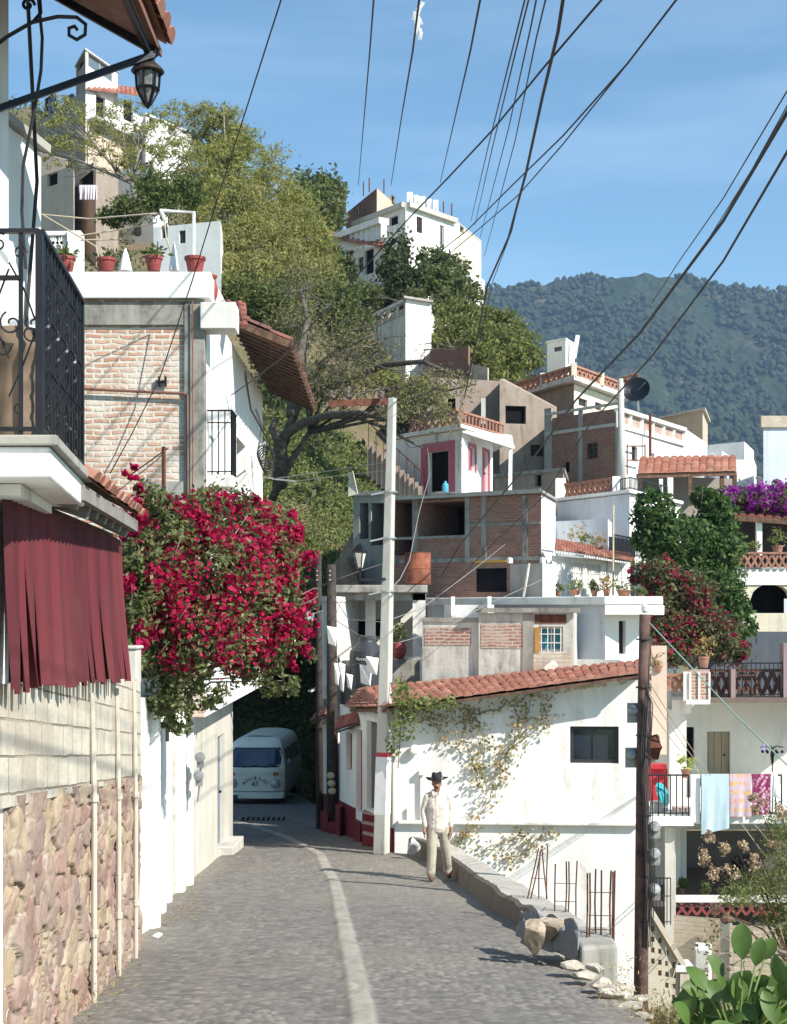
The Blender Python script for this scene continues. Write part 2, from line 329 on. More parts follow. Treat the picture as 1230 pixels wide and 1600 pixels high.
def tiles(mb,e0,e1,r1,r0,w=.19,ln=.34,m=0,jit=.012,th=.045):
    """barrel tiles on the quad eaveL,eaveR,ridgeR,ridgeL"""
    e0,e1,r1,r0=[Vector(v) for v in (e0,e1,r1,r0)]
    nc=max(2,int((e1-e0).length/w)); nr=max(1,int(((r0-e0).length+(r1-e1).length)/2/ln)); nn=(e1-e0).cross(r0-e0).normalized()
    if nn.z<0: nn=-nn
    for i in range(nc):
        for j in range(nr):
            a=(i+.5)/nc; q0=j/nr; q1=min(1,(j+1.25)/nr)
            lo=e0.lerp(e1,a).lerp(r0.lerp(r1,a),q0); hi=e0.lerp(e1,a).lerp(r0.lerp(r1,a),q1); ax=(e1-e0).normalized()
            o=ax*random.uniform(-jit,jit)+nn*random.uniform(0,jit); lo=lo+o+nn*th*.5-(hi-lo).normalized()*random.uniform(0,jit*2); hi=hi+o*.5
            vs=[]
            for p,rr in ((lo,w*.56),(hi,w*.45)):
                for k in range(6):
                    t=math.pi*k/5; vs.append(p+ax*math.cos(t)*rr+nn*math.sin(t)*rr*.62)
            for p,rr in ((lo,w*.56-.016),):
                for k in range(6):
                    t=math.pi*k/5; vs.append(p+ax*math.cos(t)*rr+nn*(math.sin(t)*rr*.62-.003))
            mb.add(vs,[(k,k+1,k+7,k+6) for k in range(5)]+[(12+k,12+k+1,k+1,k) for k in range(5)]+[(17,16,15,14,13,12)],m)
    q=nn*.012; mb.add([e0+q,e1+q,r1+q,r0+q],[(0,1,2,3)],m)
def bars(mb,A,B,z0,z1,step=.12,r=.009,top=.02,m=0,rail=True,mid=None):
    A=Vector((A[0],A[1],0)); B=Vector((B[0],B[1],0)); n=max(1,round((B-A).length/step)); U=Vector((0,0,1))
    for i in range(n+1):
        p=A.lerp(B,i/n); mb.bar(p+U*z0,p+U*z1,2*r,2*r,m)
    if rail:
        mb.bar(A+U*z1,B+U*z1,top*1.6,top,m); mb.bar(A+U*(z0+.06),B+U*(z0+.06),top,top*.8,m)
        if mid: mb.bar(A+U*mid,B+U*mid,top,top*.8,m)
def lattice(mb,A,B,z0,z1,step=.3,th=.05,m=0,cap=True,capm=None):
    """clay X lattice parapet"""
    A=Vector((A[0],A[1],0)); B=Vector((B[0],B[1],0)); n=max(1,round((B-A).length/step)); U=Vector((0,0,1)); d=(B-A).normalized()
    for i in range(n):
        p=A.lerp(B,i/n); q=A.lerp(B,(i+1)/n); o=Vector((d.y,-d.x,0))*.004
        mb.bar(p+U*z0,q+U*z1,th,th*1.4,m); mb.bar(q+U*z0+o,p+U*z1+o,th,th*1.4,m)
    if cap: mb.bar(A+U*(z1+th*.6),B+U*(z1+th*.6),th*2.4,th*1.2,m if capm is None else capm)
def balus(mb,A,B,z0,z1,step=.28,th=.1,m=0):
    A=Vector((A[0],A[1],0)); B=Vector((B[0],B[1],0)); n=max(1,round((B-A).length/step)); U=Vector((0,0,1))
    for i in range(n+1):
        p=A.lerp(B,i/n); mb.bar(p+U*z0,p+U*z1,th,th,m)
    mb.bar(A+U*(z1+th*.5),B+U*(z1+th*.5),th*2,th,m)
def add_open(root,A,B,h,kind,dep,fm=None,gm=None,name=None):
    """h=(u0,u1,z0,z1) metres on edge A-B; builds the window or door part inside the hole"""
    A3=Vector((A[0],A[1],0)); B3=Vector((B[0],B[1],0)); d=(B3-A3).normalized(); o=Vector((d.y,-d.x,0)); u0,u1,z0,z1=h; U=Vector((0,0,1))
    pt=lambda u,z,q:A3+d*u-o*q+U*z
    fm=fm or FRB; g=MB(); f=MB(); wv=min(.07,(u1-u0)*.1)
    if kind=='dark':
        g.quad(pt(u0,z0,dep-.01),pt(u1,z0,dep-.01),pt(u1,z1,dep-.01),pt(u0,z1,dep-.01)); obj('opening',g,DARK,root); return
    q=min(dep-.03,.1)
    if kind in('win','grille'):
        for (a,b,c,e) in ((u0,u1,z0,z0+wv),(u0,u1,z1-wv,z1),(u0,u0+wv,z0+wv,z1-wv),(u1-wv,u1,z0+wv,z1-wv)):
            f.prism([pt(a,0,q)[:2],pt(b,0,q)[:2],pt(b,0,q+.05)[:2],pt(a,0,q+.05)[:2]],c,e)
        um=(u0+u1)/2; f.prism([pt(um-wv*.3,0,q+.004)[:2],pt(um+wv*.3,0,q+.004)[:2],pt(um+wv*.3,0,q+.04)[:2],pt(um-wv*.3,0,q+.04)[:2]],z0+wv,z1-wv)
        if kind=='grille':
            n=max(3,int((u1-u0)/.13))
            for i in range(n+1): u=u0+wv+(u1-u0-2*wv)*i/n; f.bar(pt(u,z0,.02),pt(u,z1,.02),.018)
            for k in (.35,.7): f.bar(pt(u0,z0+(z1-z0)*k,.02),pt(u1,z0+(z1-z0)*k,.02),.02)
        w_=obj('window',f,fm,root); g.quad(pt(u0,z0,q+.03),pt(u1,z0,q+.03),pt(u1,z1,q+.03),pt(u0,z1,q+.03)); obj('pane',g,gm or GLASS,w_)
    elif kind=='door':
        n=max(2,round((u1-u0)/.22))
        for i in range(n): 
            a=u0+(u1-u0)*i/n+.006; b=u0+(u1-u0)*(i+1)/n-.006; f.prism([pt(a,0,q)[:2],pt(b,0,q)[:2],pt(b,0,q+.05)[:2],pt(a,0,q+.05)[:2]],z0+.01,z1)
        f.prism([pt(u0,0,q+.03)[:2],pt(u1,0,q+.03)[:2],pt(u1,0,q+.06)[:2],pt(u0,0,q+.06)[:2]],z0+.01,z1-.003)
        dd=obj('door',f,fm,root); g.ball(pt(u1-.12,z0+(z1-z0)*.48,q-.02),.03,6); obj('handle',g,IRON,dd)
def house(name,label,cat,plan,z0,z1,mat,holes={},dep=.2,cap=None,group=None,lip=None,lipm=None,mats2=None):
    """plan: [(px,depth),...] counter-clockwise from the front left; holes {edge:[(px0,py0,px1,py1,kind[,framemat,glassmat])]}"""
    pl=[XY(*p) for p in plan]; n=len(pl); cx=sum(p[0] for p in pl)/n; cy=sum(p[1] for p in pl)/n
    t=thing(name,label,cat,(cx,cy,z0),group); mb=MB(); 
    zt=z1 if isinstance(z1,(list,tuple)) else [z1]*n
    for i in range(n):
        A=pl[i]; B=pl[(i+1)%n]; hs=[]; ln=math.hypot(B[0]-A[0],B[1]-A[1])
        for h in holes.get(i,[]):
            s0,k0=on_edge(A,B,h[0]); s1,k1=on_edge(A,B,h[2]); kk=(k0+k1)/2; s0,s1=sorted((s0,s1))
            hh=(max(.03,s0*ln),min(ln-.03,s1*ln),Z(h[3],kk),Z(h[1],kk)); hs.append(hh)
            add_open(t,A,B,hh,h[4],dep,h[5] if len(h)>5 else None,h[6] if len(h)>6 else None)
        mb.wall(A,B,z0,(zt[i],zt[(i+1)%n]),hs,dep,(mats2 or {}).get(i,0))
    ms=[mat] if not isinstance(mat,(list,tuple)) else list(mat)
    obj('wall',mb,ms,t)
    r=MB(); k=lip or 0
    q=[((p[0]-cx)*(1+k)+cx,(p[1]-cy)*(1+k)+cy) for p in pl]
    r.prism(q,[z-(.003) for z in zt],[z+(.12 if lip else .004) for z in zt]); obj('roof',r,lipm or cap or ms[0],t)
    return t,pl
def scroll(mb,c,r,turns,ax,ay,start=0,w=.008,m=0,n=26,sgn=1):
    c=Vector(c); ax=Vector(ax); ay=Vector(ay); pts=[]
    for i in range(n+1):
        t=i/n; a=start+sgn*turns*2*math.pi*t; rr=r*(1-.8*t); pts.append(c+ax*math.cos(a)*rr+ay*math.sin(a)*rr)
    mb.tube(pts,w,5,m); return pts[0]
def text_mesh(name,s,size,mat,parent,M,ext=.004):
    cu=bpy.data.curves.new(name,'FONT'); cu.body=s; cu.size=size; cu.extrude=ext; cu.align_x='CENTER'; cu.align_y='CENTER'
    o=bpy.data.objects.new('tmp',cu); C.objects.link(o); bpy.context.view_layer.update()
    me=bpy.data.meshes.new_from_object(o.evaluated_get(bpy.context.evaluated_depsgraph_get())); bpy.data.objects.remove(o); me.transform(M)
    me.name=name; me.materials.clear(); ob=mesh_obj(name,me,mat,parent); return ob
# ================================================================ setting: road, ground, hill, mountain
YK=[-5,0,9.7,14.75,18,23.4,27.5,33,42,50,60,90]; ZK=[-1.05,-1.6,-2.7,-3.27,-3.64,-4.22,-4.46,-4.8,-5.36,-5.8,-6.3,-7]
def RZ(Y): return float(np.interp(Y,YK,ZK))
LK=([-5,8,14.75,17,21,28.5,30,34,40,46,60],[-1.9,-2.35,-2.75,-3.1,-3.35,-3.45,-3.9,-5.6,-7.4,-9,-16])
RK=([-5,9.7,14,17.6,20.6,26,28,31,35,40,46,60],[2.4,1.75,1.55,1.55,1.45,1.05,.3,-.6,-1.5,-1.9,-3,-9])
def vnoise(x,y,seed=0):
    xi=np.floor(x).astype(int); yi=np.floor(y).astype(int); fx=x-xi; fy=y-yi; fx=fx*fx*(3-2*fx); fy=fy*fy*(3-2*fy)
    def h(a,b): 
        q=(a*374761393+b*668265263+seed*1442695041)&0x7fffffff; q=((q^(q>>13))*1274126177)&0x7fffffff; return ((q^(q>>16))&0xffff)/65535.
    return (h(xi,yi)*(1-fx)+h(xi+1,yi)*fx)*(1-fy)+(h(xi,yi+1)*(1-fx)+h(xi+1,yi+1)*fx)*fy
def fbm(x,y,o=4,seed=0):
    s=0;a=.5
    for i in range(o): s=s+a*vnoise(x*2**i,y*2**i,seed+i*7); a*=.5
    return s
def voro(x,y,seed=0,jit=.9):
    """f1, f2, random id of the nearest cell"""
    xi=np.floor(x).astype(int); yi=np.floor(y).astype(int); f1=np.full(x.shape,9.); f2=np.full(x.shape,9.); idr=np.zeros(x.shape)
    def h(a,b,k):
        q=(a*73856093+b*19349663+(seed+k)*83492791)&0x7fffffff; q=((q^(q>>13))*1274126177)&0x7fffffff; return ((q^(q>>16))&0xffff)/65535.
    for i in(-1,0,1):
        for j in(-1,0,1):
            a=xi+i;b=yi+j; px=a+.5+(h(a,b,1)-.5)*jit; py=b+.5+(h(a,b,2)-.5)*jit; d=np.hypot(x-px,y-py); n=d<f1
            f2=np.where(n,f1,np.minimum(f2,d)); idr=np.where(n,h(a,b,3),idr); f1=np.where(n,d,f1)
    return f1,f2,idr
def grid_obj(name,X,Y,Z_,mat,colr=None,parent=None,smooth=True,flip=False):
    r,c=X.shape; V=np.stack([X,Y,Z_],-1).reshape(-1,3); idx=np.arange(r*c).reshape(r,c)
    f=np.stack([idx[:-1,:-1],idx[:-1,1:],idx[1:,1:],idx[1:,:-1]],-1).reshape(-1,4)
    if flip: f=f[:,::-1]
    o=np.array(ORG[parent.name]) if parent is not None else np.array(((X.min()+X.max())/2,(Y.min()+Y.max())/2,Z_.min()))
    me=bpy.data.meshes.new(name); me.vertices.add(len(V)); me.vertices.foreach_set('co',(V-o).ravel()); k=len(f)
    me.loops.add(4*k); me.loops.foreach_set('vertex_index',f.ravel()); me.polygons.add(k); me.polygons.foreach_set('loop_start',np.arange(k)*4)
    me.update(calc_edges=True); me.validate()
    if smooth: me.polygons.foreach_set('use_smooth',[True]*k)
    if colr is not None:
        a=me.color_attributes.new('col','FLOAT_COLOR','POINT'); q=np.ones((len(V),4)); q[:,:3]=colr.reshape(-1,3); a.data.foreach_set('color',q.ravel())
    return mesh_obj(name,me,mat,parent,o)
# ---- road
ys=[4.0]
while ys[-1]<60: ys.append(ys[-1]+.019*max(1,(ys[-1]/11)**1.35))
ys=np.array(ys); us=np.linspace(0,1,230); Yg,Ug=np.meshgrid(ys,us,indexing='ij')
lx=np.interp(Yg,*LK); rx=np.interp(Yg,*RK); Xg=lx+(rx-lx)*Ug; zb=np.interp(Yg,YK,ZK)
wx=Xg+.03*(fbm(Xg*5,Yg*5,3,3)-.5); wy=Yg+.05*(fbm(Xg*5,Yg*5,3,9)-.5)
f1,f2,rid=voro(wx/.088,wy/.088,1); edge=np.clip((f2-f1)*2.6,0,1); st=edge**.6
cxs=np.interp(Yg,[4,9.7,13.2,17.5,23,27.4,31.5,34.5,40],[-.16,-.2,-.38,-.62,-.93,-1.39,-2.4,-3.6,-6]); inb=1/(1+np.exp(-(.085-np.abs(Xg-cxs+.03*(fbm(Yg*3,Xg*0,2,4)-.5)))*110))
g1,g2,gid=voro(Xg/.3,Yg/.35,5); 
flat=fbm(Xg*.9,Yg*.9,4,21); fade=np.clip((flat-.35)*3,.25,1)
hgt=(st*.015*fade+rid*.007*fade)*(1-inb)+inb*(.024+np.clip((g2-g1)*3,0,1)*.004)+ .05*(fbm(Xg*.7,Yg*.5,3,2)-.5)+.012*(fbm(Xg*9,Yg*9,2,6)-.5)
crown=-.05*(2*Ug-1)**2
c0=np.array((.20,.188,.175)); c1=np.array((.28,.262,.238)); c2=np.array((.125,.122,.12)); t=rid[...,None]
colr=c0+(t>.6)*(t-.6)*2.2*(c1-c0)+(t<.35)*(.35-t)*2.4*(c2-c0)
joint=(1-edge)[...,None]; colr=colr*(1-joint*.5)+np.array((.12,.105,.085))*joint*.5
dust=np.clip((fbm(Xg*.45,Yg*.3,4,31)-.42)*3.2,0,1)[...,None]*.5; dust=np.maximum(dust,np.clip(1-Ug*7+.5*(flat-.5),0,1)[...,None]*.75); dust=np.maximum(dust,np.clip(1-(1-Ug)*9,0,1)[...,None]*.6)
colr=colr*(1-dust)+np.array((.28,.25,.20))*dust
colr=colr*(1-inb[...,None])+np.array((.34,.315,.27))*(.85+.3*gid[...,None])*inb[...,None]
rut=np.exp(-((Xg-cxs+1.15)/.05)**2)[...,None]*.2; colr=colr*(1-rut)+np.array((.28,.24,.2))*rut
rd=grid_obj('road',Xg,Yg,zb+hgt+crown,vcol('cobble_stone',.85,70,.35,.25),colr); tag(rd,kind='structure')
# ---- ground, slope on the right and hill behind
DC=[-900,-300,100,300,450,550,650,800,1000,1200,1500,2600]
DR=[50,54,60,70,90,110,130,170,260,420,900,3000]
DT=[[700,800,900,1000,1120,1100,1040,1030,1080,1150,1250,1300],
[650,700,760,790,900,960,960,960,1010,1060,1150,1250],
[550,600,640,660,700,790,860,880,930,980,1080,1200],
[450,460,490,530,570,640,720,780,850,900,1000,1150],
[330,310,340,380,440,500,570,650,740,820,940,1100],
[240,200,230,310,390,440,490,590,700,790,920,1080],
[200,150,180,280,370,430,480,590,710,810,930,1080],
[220,180,210,310,400,450,510,620,740,840,950,1080],
[400,350,380,450,520,560,640,720,820,900,970,1050],
[700,700,720,760,800,830,860,900,940,980,1000,1020],
[1000]*12,[985]*12]
DTz=[[Z(y,d) for y in row] for row,d in zip(DT,DR)]
def terr(X,Y):
    X=np.asarray(X,float); Y=np.asarray(Y,float); rz=np.interp(Y,YK,ZK)
    rxx=np.interp(Y,*RK); s=np.clip((X-rxx-.1)/1.6,0,1); s=s*s*(3-2*s); near=rz-.1-s*(3.6+np.clip((20-Y)*.06,-2,1)) - np.clip(X-3,0,60)*.12
    near=np.where(X<rxx-1,np.minimum(near,rz-.12),near)
    px=CX+F*X/np.maximum(Y,1); r=np.clip(np.searchsorted(DR,Y)-1,0,len(DR)-2); A=np.array(DTz); D=np.array(DR); tt=np.clip((Y-D[r])/(D[r+1]-D[r]),0,1)
    c=np.clip(np.searchsorted(DC,px)-1,0,len(DC)-2); Dc=np.array(DC); u=np.clip((px-Dc[c])/(Dc[c+1]-Dc[c]),0,1)
    far=(A[r,c]*(1-u)+A[r,c+1]*u)*(1-tt)+(A[r+1,c]*(1-u)+A[r+1,c+1]*u)*tt
    k=np.clip((Y-46)/6,0,1); k=k*k*(3-2*k); return near*(1-k)+far*k
ya=np.concatenate([np.arange(-6,46,.8),np.arange(46,60,.5),np.arange(60,180,1.6),np.arange(180,900,18),np.geomspace(900,6000,24)])
ua=np.linspace(-1,1,230); Yt,Ut=np.meshgrid(ya,ua,indexing='ij'); Xt=np.sign(Ut)*np.abs(Ut)**1.4*(np.maximum(Yt,0)*.9+22)
Zt=terr(Xt,Yt)+(fbm(Xt*.35,Yt*.35,4,3)-.5)*np.clip((Yt-44)/10,0,1)*np.clip(Yt/60,.5,6)*1.6+(fbm(Xt*1.2,Yt*1.2,3,8)-.5)*.12
m,n,b=newmat('hill_ground'); v=coords(n); q=noise(n,v,.35,8,.7); q2=noise(n,v,2.2,6,.7)
c=mixc(n,ramp(n,q,.38,.62),(.17,.12,.07),(.07,.085,.03)); c=mixc(n,ramp(n,q2,.5,.75,0,.7),c,(.24,.20,.15)); n.links.new(c,b.inputs['Base Color']); b.inputs['Roughness'].default_value=1; bump(n,b,q2,.9,.15)
tag(grid_obj('hillside_ground',Xt,Yt,Zt,m),kind='structure')
# ---- mountain
um=np.linspace(-1300,2700,620); dm=np.linspace(900,2300,300); Dm,Um=np.meshgrid(dm,um,indexing='ij'); Xm=(Um-CX)/F*1800*(.55+.45*Dm/1800)
rid_y=np.interp(Um,[-1300,0,500,750,800,870,930,1000,1060,1110,1160,1200,1260,1500,1900,2700],[560,500,470,450,446,441,432,428,432,447,447,455,452,480,470,520])
H=(HZ-rid_y)/F*1800; tt=np.clip((Dm-900)/900,0,1); back=np.clip((Dm-1800)/500,0,1)
prof=(.12*tt+.88*tt**1.5)*(1-back**2*.6)
sp=(fbm(Xm/260,Dm/420,5,11)-.5)*150*np.sin(np.pi*np.clip(tt,0,1))**.8+(fbm(Xm/60,Dm/80,4,17)-.5)*42*np.clip(np.sin(np.pi*tt)*1.3,0.12,1)
Zm=H*prof-60*(1-tt)+sp+ (fbm(Xm/14,Dm/14,3,23)-.5)*13
m,n,b=newmat('forested_mountain'); v=coords(n); vo=N(n,'TexVoronoi'); vo.inputs['Scale'].default_value=.11; n.links.new(v,vo.inputs['Vector'])
c=mixc(n,ramp(n,noise(n,v,.012,6,.6),.35,.65),(.024,.042,.024),(.045,.062,.032)); c=mixc(n,ramp(n,vo.outputs['Distance'],.1,.8,0,.65),c,(.018,.032,.018))
rk=noise(n,coords(n,(1,1,2.2)),.008,8,.68); c=mixc(n,ramp(n,rk,.56,.66,0,.8),c,(.17,.125,.10)); n.links.new(c,b.inputs['Base Color']); b.inputs['Roughness'].default_value=1
b.inputs['Specular IOR Level'].default_value=.05; bump(n,b,vo.outputs['Distance'],1,3.0)
tag(grid_obj('mountain',Xm,Dm,Zm,m),kind='structure')
# mountain trees as one wood: coarse crowns scattered over the slope
rg=np.random.default_rng(3); k=80000; i=rg.integers(20,290,k); j=rg.integers(200,600,k); mk=fbm(Xm[i,j]/45,Dm[i,j]/60,4,41)>.40; i=i[mk]; j=j[mk]; k=len(i)
cx=Xm[i,j]+rg.normal(size=k)*4; cy=Dm[i,j]+rg.normal(size=k)*3; cz=Zm[i,j]+2.5
ico=[(0,0,1)]+[(.9*math.cos(a)*1,.9*math.sin(a),.35) for a in np.arange(5)*1.2566]+[(1.0*math.cos(a+.6),1.0*math.sin(a+.6),-.35) for a in np.arange(5)*1.2566]
fc=[(0,1+q,1+(q+1)%5) for q in range(5)]+[(1+q,6+q,1+(q+1)%5) for q in range(5)]+[(6+q,6+(q+1)%5,1+(q+1)%5) for q in range(5)]
ico=np.array(ico); fc=np.array(fc); s=rg.uniform(2,4.4,k)[:,None,None]; Vv=np.stack([cx,cy,cz],-1)[:,None,:]+ico[None]*s*np.array((1,1,1.15))*(1+rg.uniform(-.2,.2,(k,11,1)))
Ff=(fc[None]+(np.arange(k)*11)[:,None,None]).reshape(-1,3); me=bpy.data.meshes.new('mountain_wood'); me.vertices.add(k*11); o=np.array((0,1500,0)); me.vertices.foreach_set('co',(Vv.reshape(-1,3)-o).ravel())
me.loops.add(len(Ff)*3); me.loops.foreach_set('vertex_index',Ff.ravel()); me.polygons.add(len(Ff)); me.polygons.foreach_set('loop_start',np.arange(len(Ff))*3); me.update(calc_edges=True)
tag(mesh_obj('mountain_wood',me,island('far_tree',[(.016,.03,.017),(.03,.045,.022),(.022,.038,.02),(.05,.06,.03)],1),None,o),'dark green forest covering the far mountain slopes','forest',kind='stuff')
# ================================================================ left side: walls
def wall_strip(Y0,Y1,X0,X1,z0f,z1f,cols,rows):
    ya=np.linspace(Y0,Y1,cols); t=(ya-Y0)/(Y1-Y0); xa=X0+(X1-X0)*t; r=np.linspace(0,1,rows)
    Yv,Rv=np.meshgrid(ya,r,indexing='ij'); Xv=np.interp(Yv,ya,xa); z0=np.array([z0f(y) for y in ya])[:,None]; z1=np.array([z1f(y) for y in ya])[:,None]
    return Xv,Yv,z0+(z1-z0)*Rv
rw=thing('rubble_wall','street wall of pink and yellow rubble stones topped with limewashed blocks','wall',(-2.3,11,-3.1))
ta=lambda y:-.235*y/2.3+ -.30   # boundary between rubble and blocks
bnd=lambda y: float(np.interp(y,[8,14.3],[Z(1250,8.),Z(1215,14.3)]))
X_,Y_,Z_=wall_strip(7.9,14.3,-2.098,-2.49,lambda y:RZ(y)-.2,lambda y:bnd(y)+.02,420,190)
wx=(Y_+.38*(fbm(Y_*2.6,Z_*3.2,4,4)-.5))/.36; wz=(Z_+.38*(fbm(Y_*3.2,Z_*3.2,4,14)-.5))/.19
f1,f2,rid=voro(wx,wz,4); e=np.clip((f2-f1)*6.5,0,1)**.5; h1,h2,hid=voro(wx*2.3,wz*2.3,8); small=fbm(Y_*1.3,Z_*1.3,3,40)>.55
e=np.where(small,np.clip((h2-h1)*5,0,1)**.5,e); rid=np.where(small,hid,rid)
rel=e*.024+rid*.035+.05*(fbm(Y_*7,Z_*7,5,5)-.5); pal=np.array([(.50,.40,.31),(.55,.47,.34),(.42,.30,.26),(.52,.43,.34),(.40,.32,.29),(.56,.49,.37),(.48,.36,.31),(.45,.37,.32)])
cr=pal[(rid*7.99).astype(int)]; q=(fbm(Y_*6,Z_*6,4,77)[...,None]-.5)*.35; cr=cr*(1+q); jo=(1-e)[...,None]; hole=(fbm(Y_*4,Z_*4,3,61)>.47)[...,None]
cr=(cr.mean(-1,keepdims=True)+(cr-cr.mean(-1,keepdims=True))*1.0)*.66*(1-jo)*np.array((1.03,.96,.93))*np.array((1.02,.97,.93))+np.where(hole,np.array((.40,.345,.28)),np.array((.09,.065,.05)))*jo; rel=rel-np.where(hole[...,0],0,.03)*(1-e); rel=rel*np.clip((Y_-7.9)/.2,0,1)
o=grid_obj('rubble_face',X_+rel,Y_,Z_,vcol('rubble_stone',.95,40,.5,.2),cr,rw)
mb=MB(); bt=lambda y:Z(1072,8.)+0.0
def xw(y): return -2.08-.41*(y-7.6)/6.7
mb.prism([(xw(7.6)-.35,7.6),(xw(7.6)+.035,7.6),(xw(14.3)+.035,14.3),(xw(14.3)-.35,14.3)],[bnd(7.6)]*2+[bnd(14.3)]*2,[-.36,-.36,-.62,-.62]); bo=obj('block_course',mb,BLK,rw); ul=bo.data.uv_layers[0].data
for p_ in bo.data.polygons:
    for li in p_.loop_indices: yy=bo.data.vertices[bo.data.loops[li].vertex_index].co.y+ORG[bo.name][1]; ul[li].uv[1]+=.094*yy+.02
mb=MB(); mb.prism([(xw(7.6)-.3,7.6),(xw(7.6)-.02,7.6),(xw(14.3)-.02,14.3),(xw(14.3)-.3,14.3)],[-3]*2+[-3.6]*2,[bnd(7.6)]*2+[bnd(14.3)]*2); mb.prism([(-2.72,14.3),(-2.47,14.3),(-2.475,14.36),(-2.72,14.36)],-3.4,-.62); obj('core',mb,OCH,rw)
mb=MB(); mb.box(-2.76,-2.45,14.02,14.3,-.66,-.33); mb.box(-2.78,-2.43,14.0,14.32,-.33,-.30); obj('pier_cap',mb,CONC2,rw,bevel=.01)
for y,lab in ((10.9,'rusty white drainpipe nearest the camera on the rubble wall'),(12.35,'thinner middle drainpipe on the rubble wall'),(13.6,'far drainpipe at the end of the rubble wall')):
    mb=MB(); x=xw(y)+.065; z0=RZ(y)-.05; mb.tube([(x,y,z0),(x,y,z0+1.5),(x-.02,y,-.62 if y>12 else -.58)],.022,8)
    for z in (z0+.5,z0+1.5): mb.tube([(x,y,z),(x,y,z+.05)],.034,8)
    tag(obj('drainpipe',mb,plaster('pipe_white',(.50,.46,.39),.9,(.3,.16,.09)),smooth=False),lab,'pipe','drainpipes on the rubble wall')
# strip curtain of red painted sheet
cu=thing('strip_curtain','dark red hanging strips of painted sheet under the tiled eave above the block wall','curtain',(-2.2,10.5,-.6))
n=34; mb=MB(); rg=np.random.default_rng(5)
for i in range(n):
    y0=7.6+4.75*i/n; w_=4.4/n*1.18; zt=.62; zb=float(np.interp(y0,[8,12.3],[-.40,-.545]))+rg.uniform(-.022,.022); x0=xw(y0)+.05; out=.025+.07*i/n+rg.uniform(-.01,.02); tw=rg.uniform(-.03,.05); sl=rg.uniform(-.03,.05)
    vs=[]; K=7
    for k in range(K):
        t=k/(K-1); z=zt+(zb-zt)*t; xo=x0+.02+out*t**1.6; ww=w_*(1-.42*t**4)
        c=y0+sl*t**2; a=tw*t+(.012 if i%2 else 0)
        vs+= [(xo+a-.012,c,z),(xo+.02,c+ww*.5,z),(xo-a-.004,c+ww,z)]
    mb.add(vs,[(3*k+j,3*k+j+1,3*k+j+4,3*k+j+3) for k in range(K-1) for j in (0,1)])
o=obj('strips',mb,island('red_painted_sheet',[(.10,.015,.021),(.135,.021,.028),(.065,.011,.016),(.115,.018,.024)],.75,0,((.10,.03,.03),2.5,.5)),cu); so_=o.modifiers.new('s','SOLIDIFY'); so_.thickness=.004
mb=MB(); mb.bar((xw(8)+.03,8,.64),(xw(12.4)+.03,12.4,.64),.03,.05); obj('top_rail',mb,WOODB,cu)
mb=MB(); mb.prism([(xw(7.9)-.2,8.0),(xw(7.9)-.12,8.0),(xw(12.5)-.12,12.5),(xw(12.5)-.2,12.5)],-.5,.62); obj('backing',mb,DARK,cu)
# tiled eave above the curtain
ev=thing('tiled_eave','mossy tiled eave on rotten boards above the red strip curtain','eave',(-2.1,11,.7))
mb=MB(); tiles(mb,(-1.80,8.7,.79),(-2.08,12.0,.79),(-2.75,12.0,1.12),(-2.5,8.7,1.22),.17,.3); obj('tiles',mb,TILE,ev)
mb=MB()
for i in range(7): y=8.8+i*.5; mb.bar((-2.5,y,.83),(-1.88-.042*i,y,.66+random.uniform(-.02,.02)),.07,.09)
for k in range(5): mb.bar((-1.90-.12*k,8.6+.1*k,.745+.06*k),(-2.16-.12*k,12.15-.12*k+.3*(k%2),.735+.06*k),.10,.025)
mb.bar((-1.85,8.7,.72),(-2.11,12.0,.72),.05,.09); obj('boards',mb,WOODG,ev)
# near house at the far left with balcony
nh=thing('corner_house','bright white house wall and gable at the left edge with the iron balcony','house',(-3.5,7,-2.6))
mb=MB(); mb.prism([(-6,2),(-2.02,2),(-2.10,8.03),(-6,8.03)],-3,4.6); obj('wall',mb,W1,nh)
mb=MB(); mb.prism([(-6,8.05),(-2.52,8.05),(-2.155,9.0),(-6,9.0)],.8,[Z(190,9.)+.4,Z(190,9.),Z(240,9.),Z(190,9.)+.4]); obj('upper_wall',mb,W1,nh)
mb=MB(); a=Z(190,9.)+.03; mb.bar((-2.50,8.1,Z(190,9.)+.02),(-2.12,9.02,Z(240,9.)+.03),.05,.05); obj('coping',mb,CONC,nh)
mb=MB(); mb.tube([(-2.16,8.82,.9),(-2.2,8.83,1.8),(-2.14,8.84,2.6),(-2.0,8.0,3.6),(-1.95,7.6,4.2)],.012,5); tag(obj('wall_cable',mb,WIRE),'black cable running down the white gable behind the iron balcony','cable')
bl=thing('balcony','cantilevered balcony with black wrought iron railing on the left house','balcony',(-1.9,7.8,.6))
mb=MB(); T=.855; mb.prism([(-2.6,7.0),(-1.60,7.0),(-1.84,9.0),(-2.7,9.0)],T-.05,T); obj('slab_edge',mb,CONC,bl,bevel=.008)
mb=MB(); mb.prism([(-2.6,7.03),(-1.64,7.03),(-1.88,8.96),(-2.7,8.96)],T-.20,T-.053); obj('slab',mb,W1,bl,bevel=.012)
mb=MB(); mb.prism([(-2.6,7.35),(-1.86,7.35),(-2.02,8.7),(-2.7,8.7)],T-.26,T-.204); obj('soffit',mb,W2,bl)
A=(-1.69,7.03); B=(-1.83,8.62); zt=1.83; mb=MB(); U=Vector((0,0,1)); A3=Vector((*A,0)); B3=Vector((*B,0))
mb.bar(A3+U*zt,B3+U*zt,.045,.02); mb.bar(A3+U*(T+.03),B3+U*(T+.03),.03,.02); mb.bar(A3+U*(T+.0),A3+U*zt,.034,.034); mb.bar(B3+U*T,B3+U*zt,.034,.034)
